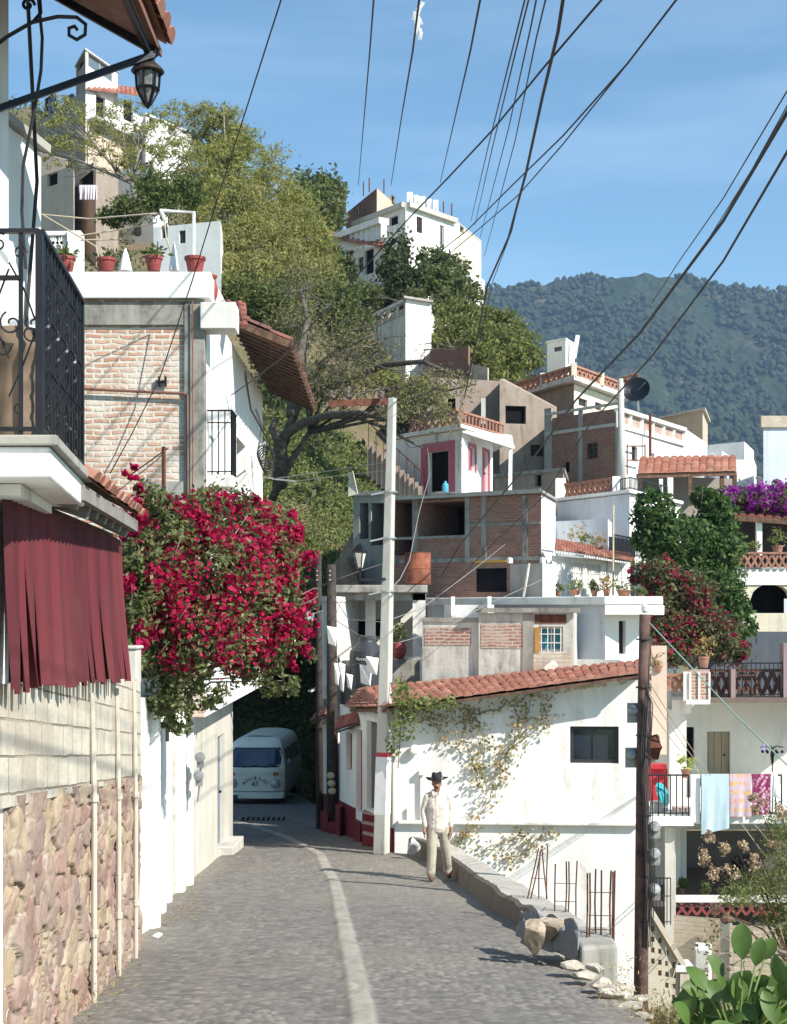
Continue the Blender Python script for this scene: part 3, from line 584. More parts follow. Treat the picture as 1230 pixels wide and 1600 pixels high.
mb.bar((-2.6,7.03,zt),(-1.69,7.03,zt),.02,.035,up=(0,1,0)); mb.bar((-2.6,7.03,T+.03),(-1.69,7.03,T+.03),.02,.03,up=(0,1,0)); mb.bar((-2.6,7.03,Z(432,7.)),(-1.78,7.03,Z(432,7.)),.02,.03,up=(0,1,0)); obj('rail_frame',mb,IRON,bl)
mb=MB()
for i in range(13):
    p=A3.lerp(B3,(i+1)/14)
    if i%3==1:
        mb.tube([p+U*(T+.04+k*.0105)+Vector((math.cos(k*.62)*.012,math.sin(k*.62)*.012,0)) for k in range(90)],.010,5)
        mb.bar(p+U*T,p+U*zt,.012,.012)
    else: mb.bar(p+U*T,p+U*zt,.018,.018)
    if i%3==2:
        for k in range(3): mb.tube([p+U*(1.1+.25*k)+Vector((.0,0,0)),p+Vector((.03,.03,0))+U*(1.16+.25*k),p+U*(1.22+.25*k)],.007,4)
for x in (-1.78,-2.15): mb.bar((x,7.03,T),(x,7.03,zt),.018,.018)
obj('baluster',mb,IRON,bl)
mb=MB(); px=lambda x,y:P(x,y,7.03)
for c,r,st,sg in ((px(32,395),.035,0,1),(px(-2,380),.05,1,1),(px(18,505),.06,2,1),(px(48,520),.05,.5,-1),(px(2,540),.05,0,-1),(px(30,640),.03,1,1),(px(52,505),.04,2.5,1)): scroll(mb,c,r,1.2,(1,0,0),(0,0,1),st,.005,sgn=sg)
for a,c in (((14,410),(55,500)),((14,620),(55,520)),((-20,500),(14,560)),((14,420),(-20,500))): mb.tube([px(*a),px((a[0]+c[0])/2+3,(a[1]+c[1])/2-3),px(*c)],.005,5)
obj('scrollwork',mb,IRON,bl)
mb=MB(); mb.lathe([(.10,.86),(.115,.9),(.10,1.0),(.098,1.30),(.13,1.36),(.15,1.4),(.12,1.44),(.11,1.5),(.09,1.5)],(-1.98,7.75,0),18); tag(obj('clay_urn',mb,plain('brown_clay',(.17,.125,.09),.9,0,.35,4),smooth=True),'tall brown clay urn standing behind the black balcony railing','urn')
t=thing('potted_geranium','small geranium with pink flowers on the balcony floor','plant',(-1.84,7.9,.86)); mb=MB(); mb.lathe([(.05,.86),(.07,.98),(.06,.98)],(-1.84,7.9,0),10); obj('pot',mb,TERRA,t)
leaves('foliage',np.random.default_rng(1).normal(size=(90,3))*.035+np.array((-1.84,7.9,1.04)),.018,FG,t); leaves('blossom',np.random.default_rng(2).normal(size=(14,3))*.03+np.array((-1.86,7.88,1.1)),.014,FR,t)
# tiled canopy with iron bracket and lantern (upper left)
cp=thing('tiled_canopy','clay tile canopy on a black scroll bracket at the upper left corner','canopy',(-2,7.5,3))
d=7.2; a=P(60,-62,d); mb=MB()
E0=P(48,-40,6.2); E1=P(262,62,8.4); 
E0=Vector((-1.55,6.1,3.12)); E1=Vector((-1.30,8.35,3.28)); 
tiles(mb,Vector((-1.27,6.0,3.22)),Vector((-1.29,8.35,3.22)),Vector((-2.3,8.35,3.78)),Vector((-2.3,6.0,3.78)),.18,.3); obj('tiles',mb,TILE,cp)
mb=MB(); mb.prism([(-2.3,6.0),(-1.30,6.0),(-1.31,8.33),(-2.3,8.33)],[3.70,3.15,3.15,3.70],[3.74,3.19,3.19,3.74]); obj('soffit',mb,plaster('stained_soffit',(.20,.10,.075),.8,(.35,.3,.26)),cp)
for (y) in (8.2,7.1,6.1):
    mb=MB(); mb.bar((-2.15,y,3.60),(-1.33,y,3.14),.03,.05); obj('rafter',mb,IRON,cp)
mb=MB(); mb.bar((-2.2,7.75,2.62),(-1.33,8.15,3.10),.03,.035); mb.bar((-1.36,6.0,3.12),(-1.36,8.3,3.12),.03,.04)
q=lambda x,y:P(x,y,7.6)
mb.tube([q(-30,90),q(10,58),q(50,35),q(90,26),q(120,27),q(134,38),q(133,54),q(120,62),q(108,55),q(108,44),q(117,41),q(121,47)],.010,6)
mb.tube([q(62,-5),q(64,20),q(52,34)],.01,6); scroll(mb,q(44,8),.035,1.2,(1,0,0),(0,0,1),0,.009); obj('scroll_bracket',mb,IRON,cp)
mb=MB(); mb.tube([q(60,0),q(66,60),q(64,110),q(56,160),q(46,210),q(36,260),q(34,330),q(40,420)],.009,5); tag(obj('hanging_cable',mb,WIRE),'loose black cable hanging down from the scroll bracket','cable')
ln=thing('lantern','black iron street lantern with round cap hanging under the tile canopy','lantern',P(232,165,8.2))
d=8.2; cx,_,_=P(231,100,d); zz=lambda y:Z(y,d); mb=MB(); k=1/F*d
mb.lathe([(.004,zz(92)),(12*k,zz(97)),(24*k,zz(108)),(26*k,zz(112)),(24*k,zz(114)),(.01,zz(111))],(cx,d,0),20); obj('cap',mb,plain('lantern_metal',(.045,.035,.03),.6,.4,.3,20),ln)
mb=MB()
for j in range(6):
    a=j*math.pi/3+.3; mb.bar((cx+19*k*math.cos(a),d+19*k*math.sin(a),zz(113)),(cx+17*k*math.cos(a),d+17*k*math.sin(a),zz(140)),.012,.012); mb.bar((cx+17*k*math.cos(a),d+17*k*math.sin(a),zz(140)),(cx+5*k*math.cos(a),d+5*k*math.sin(a),zz(164)),.012,.012)
mb.lathe([(17*k,zz(141)),(18.5*k,zz(139)),(17*k,zz(137))],(cx,d,0),12); mb.lathe([(6*k,zz(163)),(4*k,zz(167)),(.005,zz(170))],(cx,d,0),8); obj('cage',mb,IRON,ln)
mb=MB(); mb.lathe([(17*k,zz(114)),(15*k,zz(139)),(4.5*k,zz(162))],(cx,d,0),6); obj('glass_panel',mb,plain('lantern_glass',(.20,.21,.21),.25,0,.25,25),ln)
mb=MB(); Q=lambda x,y:P(x,y,d); mb.tube([Q(237,93),Q(246,86),Q(249,76),Q(246,66),Q(238,61)],.008,5); mb.tube([Q(234,93),Q(228,86),Q(226,79),Q(230,74),Q(236,75),Q(238,80),Q(234,83)],.008,5); mb.tube([Q(232,96),Q(236,88)],.012,6); mb.bar(Q(238,62),Q(239,30),.01); obj('hook',mb,IRON,ln)
# ================================================================ left: white street walls
sw=thing('street_wall','whitewashed street wall with piers and meters below the pink bougainvillea','wall',(-3.1,22,-4))
mb=MB(); mb.prism([(-3.6,14.4),(-2.66,14.4),(-2.70,16.3),(-3.6,16.3)],-3.7,-.9); obj('cream_section',mb,W2,sw)
mb=MB(); mb.prism([(-3.3,16.32),(-2.60,16.32),(-2.61,16.52),(-3.3,16.52)],-3.9,-.7); obj('pier',mb,W1,sw,bevel=.01)
for y,x in ((18.3,-2.86),(19.6,-2.98),(21.3,-3.04),(22.6,-3.10)):
    mb=MB(); mb.prism([(-3.6,y),(x,y),(x,y+.25),(-3.6,y+.25)],RZ(y)-.3,-1.35); obj('pier',mb,W1,sw,bevel=.01)
mb=MB(); mb.prism([(-3.7,16.55),(-2.95,16.55),(-3.12,19.6),(-3.17,22.6),(-3.7,22.6)],-4.5,-1.2); obj('plaster_panel',mb,plaster('cream_white_shade',(.56,.53,.46),.5,(.3,.26,.2)),sw)  # panel white greyed into cream to put shade between the piers
mb=MB(); A=(-3.24,22.86); B=(-3.24,29.3); ln=6.44; hs=[]
s0,k0=on_edge(A,B,340); s1,k1=on_edge(A,B,351); hs.append((s0*ln,s1*ln,RZ(26.5)-.02,Z(1160,26.)))
mb.wall(A,B,-5.2,-1.5,hs,.12); mb.quad((-3.24,29.3,-5.2),(-3.9,29.3,-5.2),(-3.9,29.3,-1.5),(-3.24,29.3,-1.5)); obj('lower_wall',mb,plaster('cream_white_shade',(.66,.64,.58)),sw); add_open(sw,A,B,hs[0],'door',.12,plain('blue_grey_door',(.16,.2,.25),.6))
mb=MB(); mb.prism([(-3.4,29.32),(-3.2,29.32),(-3.2,29.55),(-3.4,29.55)],-5,-4.45); obj('red_jamb',mb,RED,sw); mb=MB(); mb.prism([(-3.4,29.32),(-3.22,29.32),(-3.22,29.5),(-3.4,29.5)],-4.44,-1.5); obj('door_jamb',mb,CONC2,sw)
mb=MB(); mb.prism([(-3.4,27.6),(-3.0,27.6),(-2.95,29.0),(-3.4,29.0)],-4.9,RZ(28)+.13); obj('doorstep',mb,CONC2,sw,bevel=.02)
for px,py,l in ((313,1183,'upper'),(311,1212,'lower')):
    d=22.4; c=P(px,py,d); mb=MB(); M=Matrix.Rotation(R(90),3,'X'); mb.lathe([(.0,-.02),(.075,-.02),(.08,.05),(.065,.09),(.0,.1)],c,12,0,M); mb.box(c[0]-.05,c[0]+.05,c[1]-.02,c[1]+.06,c[2]-.16,c[2]-.07); mb.tube([(c[0],c[1]+.05,c[2]-.16),(c[0]-.03,c[1]+.06,c[2]-.4)],.015,5)
    tag(obj('electricity_meter',mb,GREYM),l+' round electricity meter of the pair on the left white street wall','meter')
# ---------------- brick house on the left
t,pl=house('brick_house','tall left house with bare pale brick front and white street side under a tiled eave','house',[(-60,21.5),(320,21.5),(410.5,31),(150,31)],-1.5,4.62,[BR1,W1],{1:[(370,690,384,765,'dark')]},mats2={1:1,2:1,3:1})
bh=t; d=21.46
def fbox(mb,x0,x1,y0,y1,d0,th): 
    a=P(x0,y1,d0); b=P(x1,y0,d0); mb.box(a[0],b[0],d0,d0+th,a[2],b[2])
mb=MB(); fbox(mb,287,320,470,800,21.44,.2); obj('corner_column',mb,DCONC,bh,bevel=.015)
mb=MB(); fbox(mb,100,287,472,508,21.45,.2); obj('tie_beam',mb,DCONC,bh,bevel=.01)
mb=MB(); fbox(mb,225,287,752,800,21.45,.2); obj('cement_patch',mb,CONC,bh)
mb=MB(); a=Z(425,21.4); bz=Z(466,21.4); mb.prism([(-7,21.38),(-2.66,21.38),(-2.66,21.62),(-7,21.62)],bz,a); mb.prism([(-2.9,21.64),(-2.66,21.64),(-2.66,24),(-2.9,24)],bz,a-.02); obj('parapet',mb,W1,bh,bevel=.01)
mb=MB(); fbox(mb,313,368,472,513,21.33,.5); obj('beam_stub',mb,W2,bh,bevel=.01)
mb=MB(); mb.tube([P(120,607,21.42),P(288,615,21.42)],.022,6); mb.tube([P(288,616,21.42),P(293,617,21.42),P(294,820,21.42)],.018,6); mb.tube([P(301,470,21.4),P(301,820,21.4)],.012,5); obj('conduit',mb,plain('brown_conduit',(.20,.10,.07),.8),bh)
mb=MB(); 
for x in (247,257): fbox(mb,x,x+3,588,604,21.42,.05)
fbox(mb,247,260,595,598,21.41,.05); obj('iron_hook',mb,IRON,bh)
# eave of the brick house
mb=MB(); ex=-1.76; tiles(mb,(ex,25.0,4.64),(ex-.03,32.8,4.64),(-2.85,32.8,5.16),(-2.85,25.0,5.16),.19,.32); 
mb2=MB(); mb2.bar((ex+.02,24.95,4.60),(ex-.02,32.8,4.60),.03,.15); mb2.bar((-2.75,24.95,4.98),(ex,24.98,4.58),.10,.12)
for i in range(17): y=25.2+i*.465; mb2.bar((-2.77,y,4.98),(ex+.05,y,4.52),.10,.09)
mb2.quad((-2.8,25.0,5.10),(ex,25.0,4.61),(ex,32.8,4.61),(-2.8,32.8,5.10)); e_=obj('eave',mb2,WOODB,bh); obj('tile_course',mb,TILEW,e_); mb=MB(); tiles(mb,P(368,512,23.2),P(387,512,23.4),P(384,474,24.2),P(345,470,24),.14,.2); obj('tile_course',mb,TILEW,bh)
# balcony on the brick house
b2=thing('balcony','small white balcony with black bars beside the brick wall corner','balcony',(-2.5,22,1.8))
mb=MB(); a=Z(743,21.75); mb.prism([(-2.86,21.7),(-2.36,21.7),(-2.36,22.5),(-2.8,22.5)],a-.18,a); obj('slab',mb,W2,b2,bevel=.015)
mb=MB(); z0=a; z1=Z(641,21.75); bars(mb,(-2.78,21.78),(-2.40,21.78),z0,z1,.085,.008,.022,mid=Z(660,21.75)); bars(mb,(-2.40,21.78),(-2.40,22.4),z0,z1,.085,.008,.022); obj('railing',mb,IRON,b2)
# cable coils on the street side
cc=MB()
for k in range(6):
    c=P(412+k*1.5,712+k*3,28.5); scroll(cc,c+Vector((0,k*.05,0)),.25-.01*k,.95,(.8,.6,0),(0,0,1),k*.5,.014,n=20,sgn=1)
for k in range(2): cc.tube([P(383,580+6*k,24),P(392,640,25),P(420,690,27),P(428,725,28),P(425,745,29)],.016,5)
tag(obj('cable_coil',cc,WIRE),'bundle of black cables coiled on the white street side of the brick house','cable')
mb=MB(); mb.tube([P(400,640,29),P(409,665,29.4),P(404,700,29.8),P(415,690,30)],.02,5); mb.bar(P(425,748,29.5),P(462,752,29.5),.05,.03); mb.tube([P(415,690,30),P(410,745,29.6),P(428,748,29.5)],.015,4); tag(obj('lamp_arm',mb,GREYM),'grey metal arm sticking out from the end of the white house side','bracket')
# things on the parapet
def pot(px0,px1,py0,py1,d,label,mat=TERRAR,plant=True,seed=0,grp='red clay pots on the roof parapet'):
    c=P((px0+px1)/2,py1,d); r=(px1-px0)/2/F*d; h=(py1-py0)/F*d; t=thing('flower_pot',label,'pot',c,grp); mb=MB()
    mb.lathe([(r*.7,0),(r*.93,h*.78),(r*1.04,h*.8),(r*1.06,h),(r*.92,h),(r*.86,h*.8),(0,h*.78)],c,16); obj('pot',mb,mat,t,smooth=False)
    if plant: leaves('foliage',np.random.default_rng(seed).normal(size=(90,3))*np.array((r*.6,r*.6,h*.3))+np.array(c)+np.array((0,0,h*1.25)),.05,FG,t,seed)
    return t
pot(87,118,402,424,22.2,'wide red clay pot nearest the black balcony on the roof parapet',seed=1)
pot(152,181,404,424,22.2,'second red clay pot from the left on the white parapet',plant=False)
pot(227,254,401,424,22.2,'darker clay pot with a sprig in the middle of the white parapet',seed=3)
pot(289,321,402,426,21.6,'large red clay pot standing at the parapet corner',plant=False)
c=P(330,470,21.9); mb=MB(); k=21.9/F; mb.lathe([(7*k,0),(10*k,8*k),(11*k,18*k),(8*k,28*k),(7*k,32*k),(10*k,38*k),(9*k,40*k),(6*k,40*k)],c,16); tag(obj('clay_urn',mb,TERRAR),'round red clay urn on the corner ledge below the parapet pots','urn')
mb=MB(); mb.prism([(XY(66,24)[0],24),(XY(126,24)[0],24),(XY(126,24)[0],24.3),(XY(66,24)[0],24.3)],Z(425,24),Z(395,24)); 
for a,b_,y0,y1 in ((105,126,360,395),(62,72,372,395)): mb.prism([(XY(a,24)[0],24.002),(XY(b_,24)[0],24.002),(XY(b_,24)[0],24.3),(XY(a,24)[0],24.3)],Z(395,24),Z(y0,24))
for c0 in (84,97):
    c=P(c0,380,24.1)
    for k in range(6): a=k*math.pi/6; v=Vector((math.cos(a),0,math.sin(a)))*.09; mb.bar(c-v,c+v,.02,.06,up=(0,1,0))
mb.bar(P(60,365,24.1),P(106,365,24.1),.1,.06); tag(obj('roof_parapet',mb,W1),'low white parapet with round pierced rosettes behind the red pots','parapet')
mb=MB(); mb.tube([P(302,425,22.5),P(303,332,22.5),P(250,329,22.5)],.03,6); mb.tube([P(252,330,22.5),P(258,345,22.5)],.03,6); tag(obj('pipe_frame',mb,WHITEM),'white bent pipe frame standing on the roof behind the clay pots','pipe')
mb=MB(); mb.tube([P(64,335,23),P(140,342,23),P(245,333,22.6)],.012,5); mb.tube([P(126,368,23),P(180,360,23),P(245,348,22.6)],.012,5); mb.tube([P(126,375,23),P(190,374,23),P(232,334,22.6),P(256,336,22.5),P(260,372,22.5),P(268,395,22.5)],.014,5); mb.tube([P(66,335,23),P(150,385,23),P(160,424,23)],.012,5)
tag(obj('clothesline',mb,plain('pale_rope',(.45,.38,.28),.9)),'slack pale ropes strung across the roof from the white pipe frame','rope')
for (x,y0,y1,w,l) in ((272,378,423,16,'pointed white cloth cone standing beside the corner clay pot'),(196,388,424,22,'crumpled grey white cloth hung between the pots on the roof')):
    mb=MB(); c=P(x,y1,22.8); h=(y1-y0)/F*22.8; r=w/2/F*22.8; mb.lathe([(r,0),(r*.8,h*.3),(r*.45,h*.7),(r*.1,h),(.001,h)],c,9); tag(obj('cloth',mb,plain('white_cloth',(.7,.7,.72),.9)),l,'cloth')
mb=MB(); mb.tube([P(256,800,19.5),P(256,698,19.5)],.03,6); tag(obj('iron_post',mb,RUST),'short rusty iron post rising from the top of the bougainvillea','post')
# ---------------- bougainvillea on the left
def blob(px,py,d,r,ry=None,rd=None): return (P(px,py,d),(r,rd or r,ry or r))
bs=[blob(215,860,15.5,.22,.4),blob(250,830,16,.35,.35),blob(300,815,16.5,.4,.3),blob(350,800,17,.35,.28),blob(400,840,17.5,.4,.35),blob(250,920,16,.45,.45),blob(340,900,16.5,.6,.5),blob(425,900,17,.35,.5),blob(235,990,16,.32,.4),blob(310,980,16.2,.55,.5),blob(400,985,17,.5,.4),blob(455,960,17.2,.2,.35),blob(265,1070,16.3,.36,.3),blob(285,1120,16.6,.2,.18),blob(395,1045,17.2,.35,.18),blob(212,930,15.4,.22,.4),blob(205,1000,15.3,.15,.3),blob(232,785,15.6,.2,.15)]
bg_=thing('bougainvillea','large magenta bougainvillea spilling over the left street wall','bush',(-2.6,16.5,-.9),'bougainvilleas')
leaves('foliage',cloud(bs+[blob(490,1020,17.3,.12,.1),blob(440,1070,17.3,.25,.1),blob(330,1085,16.7,.2,.15),blob(225,770,15.6,.15,.1)],30000,1,26,.18,.7),.038,fol('boug_leaf',[(.09,.12,.035),(.14,.18,.055),(.06,.08,.025),(.2,.22,.1),(.24,.2,.12)],.35),bg_,1)
bb=bs+[blob(210,745,15.5,.10,.14),blob(445,870,17.2,.3,.4),blob(470,1010,17.2,.2,.2),blob(455,830,17,.1,.2),blob(385,780,17,.12,.12),blob(478,930,17.2,.1,.12),blob(488,985,17.3,.08,.1),blob(345,785,17,.14,.1),blob(210,735,15.5,.1,.1),blob(452,1040,17.3,.12,.08),blob(300,1085,16.4,.1,.08)]
leaves('blossom',cloud([b for b in bb if b[0][2]>-.62],27000,9,75,.15,1.02),.034,FR,bg_,2,.8)
mb=MB(); rg=np.random.default_rng(4); root=Vector((-3.0,17,-1.5))
for c,r in bs:
    for k in range(4): e=c+Vector(rg.normal(size=3))*.6*max(r); mb.tube([root+Vector(rg.normal(size=3))*.15,root.lerp(e,.5)+Vector((0,0,.35)),e],[.03,.016,.004],4)
obj('branch',mb,BARKG,bg_,smooth=True,uv=False)
# ================================================================ right: vine wall house along the road
A=XY(500,34.0); Bc=XY(617,27.8); R1r=XY(1001,27.5)
r1=thing('white_house','white house with clay tile roof, dry creeper and dark sliding window behind the man','house',(2,29,-5))
mb=MB(); hs=[]; ln=math.hypot(Bc[0]-A[0],Bc[1]-A[1])
A2=XY(531,0); s_,k_=on_edge(A,Bc,531); A2=(A[0]+(Bc[0]-A[0])*s_,A[1]+(Bc[1]-A[1])*s_)
def edge_holes(A,B,lst,root,dep):
    ln=math.hypot(B[0]-A[0],B[1]-A[1]); out=[]
    for h in lst:
        s0,k0=on_edge(A,B,h[0]); s1,k1=on_edge(A,B,h[2]); kk=(k0+k1)/2; hh=(s0*ln,s1*ln,Z(h[3],kk),Z(h[1],kk)); out.append(hh); add_open(root,A,B,hh,h[4],dep,*(h[5:]))
    return out
REDW=plain('red_window_frame',(.22,.03,.035),.6)
h1=edge_holes(A2,Bc,[(541,1145,550,1203,'win',REDW),(557,1140,566,1268,'door',REDW),(573,1128,597,1268,'door',plaster('grey_plank',(.16,.15,.155),.8,(.05,.05,.05)))],r1,.22)
mb.wall(A2,Bc,-5.6,-1.95,h1,.22)
h2=edge_holes(Bc,R1r,[(891,1135,967,1193,'win',plain('black_alu',(.03,.03,.032),.4))],r1,.12)
mb.wall(Bc,R1r,-9.5,(-1.72,Z(1061,27.5)),h2,.12)
e2=(R1r[0]+.35,32.5); mb.wall(R1r,e2,-9.5,-1.0); mb.wall(e2,(A2[0]+1.2,35),-6,-1.0); obj('wall',mb,[plaster('bright_facade',(.82,.81,.785),.45,(.42,.36,.28),.9,.5,.48)],r1)
mb=MB(); nrm=Vector((Bc[1]-A2[1],-(Bc[0]-A2[0]),0)).normalized()*.035
def strip(mb,P0,P1,z0,z1,off,c0=None):
    d_=(Vector((*P1,0))-Vector((*P0,0))).normalized(); o=Vector((d_.y,-d_.x,0)); a=Vector((*P0,0)); b=Vector((*P1,0)); q=[a+o*off,b+o*off,b-o*.02,a-o*.02]; mb.prism([(v.x,v.y) for v in q],z0,z1)
for a_,b_ in ((531,556),(598,616)):
    mb=MB()
    p0=on_edge(A,Bc,a_)[0]; p1=on_edge(A,Bc,b_)[0]; L_=lambda s:(A[0]+(Bc[0]-A[0])*s,A[1]+(Bc[1]-A[1])*s); strip(mb,L_(p0),L_(p1),-5.6,-4.05,.03); obj('red_base',mb,RED,r1)
mb=MB(); strip(mb,L_(on_edge(A,Bc,598.5)[0]),Bc,-4.04,-1.9,.04); obj('shade_grey_jamb',mb,CONC2,r1)  # strip coloured grey for the shade on the wall end
mb=MB(); lz=Z(1284,26.8); lp=(Bc[0]+.9,Bc[1]-.5*.43); 
def on_face(px,off=0): 
    s,k=on_edge(Bc,R1r,px); dd=Vector((R1r[0]-Bc[0],R1r[1]-Bc[1],0)).normalized(); o=Vector((dd.y,-dd.x,0)); return Vector((Bc[0]+(R1r[0]-Bc[0])*s,Bc[1]+(R1r[1]-Bc[1])*s,0))+o*off
a=on_face(622); b=on_face(1000); strip(mb,(a.x,a.y),(b.x,b.y),Z(1289,27.6),Z(1283,27.6),.12); obj('ledge',mb,W2,r1,bevel=.02)
mb=MB(); 
for (x0,x1,y0,y1,o) in ((657,662,1210,1285,.07),(655,664,1203,1210,.12),(636,642,1262,1285,.06)):
    a=on_face(x0); b=on_face(x1); dpt=a.y; strip(mb,(a.x,a.y),(b.x,b.y),Z(y1,dpt),Z(y0,dpt),o)
a=on_face(648,.06); mb.lathe([(.0,0),(.10,.0),(.1,.05),(.07,.08),(0,.08)],(a.x,a.y,Z(1172,a.y)),12,0,Matrix.Rotation(R(80),3,'X')); obj('wall_box',mb,W2,r1)
mb=MB(); 
for k in range(26):
    px=870+k*5.2; a=on_face(px,.0); b=on_face(px+5.0+random.uniform(-.4,1),.0); z=Z(1063-(px-870)*.12+random.uniform(-1,1),27.5)
    for j in range(random.choice((2,3,3))): strip(mb,(a.x,a.y),(b.x,b.y),z-.075*(j+1)+.008,z-.075*j,.012+random.uniform(0,.012))
obj('bare_brick_course',mb,island('worn_cream_brick',[(.55,.45,.33),(.62,.54,.42),(.5,.36,.27)],.95,0,((.35,.3,.24),4,.6)),r1)
rf=MB(); E0=P(601,1106,27.2); E1=P(1006,1052,27.0); RR=P(1004,1033,30.6); RL=P(566,1076,31.4)
rf.add([E0-Vector((0,0,.04)),E1-Vector((0,0,.04)),RR-Vector((0,0,.04)),RL-Vector((0,0,.04))],[(0,1,2,3)]); rf.bar(E0-Vector((0,0,.05)),E1-Vector((0,0,.05)),.06,.05)
G0=P(541,1106,31.9); rf.add([G0-Vector((0,0,.04)),E0-Vector((0,0,.04)),RL-Vector((0,0,.04))],[(0,1,2)]); rf.bar(G0-Vector((0,0,.05)),E0-Vector((0,0,.05)),.05,.06)
ro=obj('roof',rf,WOODB,r1); mb=MB(); tiles(mb,E0,E1,RR,RL,.15,.33,jit=.014,th=.03); tiles(mb,G0,E0,RL.lerp(RR,.08),RL,.16,.33,jit=.02); obj('tile_course',mb,TILE,ro)
# red step block in front of the doors
st=thing('door_steps','oxide red steps with pale treads in front of the roadside doors','steps',P(580,1320,28.6))
mb=MB(); mb2=MB()
for k in range(3):
    x0=566+k*7; zt=RZ(29)+.55-.17*k; a=XY(566,29.6-.25*k); b=XY(622,28.6-.32*k); mb.prism([a,b,(b[0]+.05,b[1]+.5),(a[0]+.05,a[1]+.5)],RZ(29)-.2,zt); mb2.prism([(a[0],a[1]-.01),(b[0],b[1]-.01),(b[0]+.05,b[1]+.5),(a[0]+.05,a[1]+.5)],zt+.002,zt+.035)
a=XY(553,30.3); b=XY(563,29.9); mb.prism([a,b,(b[0],b[1]+.4),(a[0],a[1]+.4)],-5,RZ(30)+.36)
obj('riser',mb,RED,st); obj('tread',mb2,plaster('worn_tread',(.40,.31,.27),.6),st)
for (x0,x1,d,h,l) in ((501,512,32.6,.42,'low red plinth block at the foot of the dark poles'),(524,531,31.8,.62,'upright red bollard stone beside the dark wooden pole'),(512,545,32.0,.22,'flat red kerb step below the dark wooden pole')):
    mb=MB(); a=XY(x0,d); b=XY(x1,d-.5); mb.prism([a,b,(b[0]+.1,b[1]+.45),(a[0]+.1,a[1]+.45)],-5.2,RZ(d)+h); tag(obj('red_plinth',mb,RED,bevel=.02),l,'plinth')
# narrow two storey white end with red base
t,pl=house('narrow_house','narrow white two storey house end with red base beside the dark poles','house',[(500,34),(517,33.1),(560,36.5),(528,38.5)],-5.8,Z(940,34),W2,{0:[(505,1092,510,1113,'win',REDW)]},lip=.06)
mb=MB(); strip(mb,XY(499.5,34),XY(517,33.1),-5.8,Z(1240,33.6),.03); obj('red_base',mb,RED,t)
for (x0,x1,ya,yb,d,l) in ((488,515,1112,1129,33,'farther small tilted red tile awning by the dark poles'),(526,564,1117,1142,30.6,'nearer small tilted red tile awning over the red window')):
    aw=thing('tile_awning',l,'awning',P((x0+x1)/2,ya,d),'little tile awnings'); p0=P(x0,yb,d+.6); p1=P(x1-3,yb-12,d-.3); q0=P(x0+5,ya+4,d+.9); q1=P(x1,ya-6,d+.0)
    mb=MB(); tiles(mb,p0,p1,q1,q0,.15,.25,th=.05); obj('tiles',mb,TILEW,aw); mb=MB(); mb.bar(p0-Vector((0,0,.03)),p1-Vector((0,0,.03)),.03); mb.bar(p1-Vector((0,0,.03)),q1-Vector((0,0,.3)),.03); mb.bar(p0.lerp(p1,.5)-Vector((0,0,.03)),q0.lerp(q1,.6)-Vector((0,0,.3)),.03); obj('bracket',mb,IRON,aw)
# ---------------- dark poles by the road
for (x,y0,y1,r,d,l) in ((499,866,1288,.075,33.2,'thin dark wooden pole at the corner, left of its thicker neighbour'),(519,882,1290,.12,32.3,'thick dark wooden pole with meters beside the white post')):
    t=thing('utility_pole',l,'pole',P(x,y1,d),'dark wooden poles at the road corner'); mb=MB(); mb.tube([P(x+1,y1+8,d),P(x,(y0+y1)/2,d),P(x-1,y0,d)],[r*1.15,r,r*.85],10); obj('shaft',mb,WOODD,t,smooth=True)
    mb=MB(); 
    for k in range(3): q=P(x-4,895+k*7,d-.15); mb.lathe([(.03,0),(.045,.03),(.03,.06),(.045,.09),(.02,.11)],q,8)
    obj('insulator',mb,plain('dark_porcelain',(.06,.04,.035),.3),t)
    if r>.1:
        mb=MB()
        for k in range(3): q=P(x-2+k,1212+k*12,d-.18); mb.ball(q,(.09,.06,.08),8)
        obj('meter',mb,plaster('old_meter',(.40,.36,.28),.6),t)
# ---------------- concrete pole
cpole=thing('concrete_pole','leaning square concrete utility pole standing in front of the white house corner','pole',P(596,1328,27.5))
def sqp(mb,a,b,wa,wb,rot): 
    vs=[]
    for c,w in ((a,wa),(b,wb)):
        for k in range(4): t=rot+math.pi/4+k*math.pi/2; vs.append(Vector(c)+Vector((math.cos(t)*w*.707,math.sin(t)*w*.707,0)))
    mb.add(vs,[(3,2,1,0),(4,5,6,7),(0,1,5,4),(1,2,6,5),(2,3,7,6),(3,0,4,7)])
pa=P(596,1334,27.5); pb=P(613,622,27.5); mb=MB(); sqp(mb,pa,pb,.245,.135,R(-24)); obj('shaft',mb,plaster('pole_concrete',(.50,.49,.45),.5,(.22,.2,.17)),cpole,bevel=.02)
mb=MB(); f=lambda y:pa.lerp(pb,(1334-y)/(1334-622)); sqp(mb,f(1272),f(1182),.236,.222,R(-24)); obj('whitewash_band',mb,plaster('pole_whitewash',(.72,.72,.72),.6,(.35,.42,.33)),cpole)
mb=MB(); sqp(mb,f(1182),f(1175),.228,.227,R(-24)); obj('red_band',mb,plain('red_band',(.45,.05,.08),.8),cpole)
mb=MB(); sqp(mb,f(1259),f(1246),.2395,.238,R(-24)); 
mb=MB(); c=P(514,631,27.3); e=P(612,627,27.5); mb.bar(c,e,.05,.12); obj('crossarm',mb,RUST,cpole)
for k,x in enumerate((517,543,595)):
    mb=MB(); q=P(x,629,27.35); mb.lathe([(.015,0),(.015,.06),(.055,.07),(.06,.11),(.035,.13),(.05,.15),(.04,.19),(0,.2)],q+Vector((0,0,.03)),10); mb.bar(q-Vector((0,0,.12)),q,.012); obj('insulator',mb,plain('porcelain',(.12,.09,.09),.25),cpole)
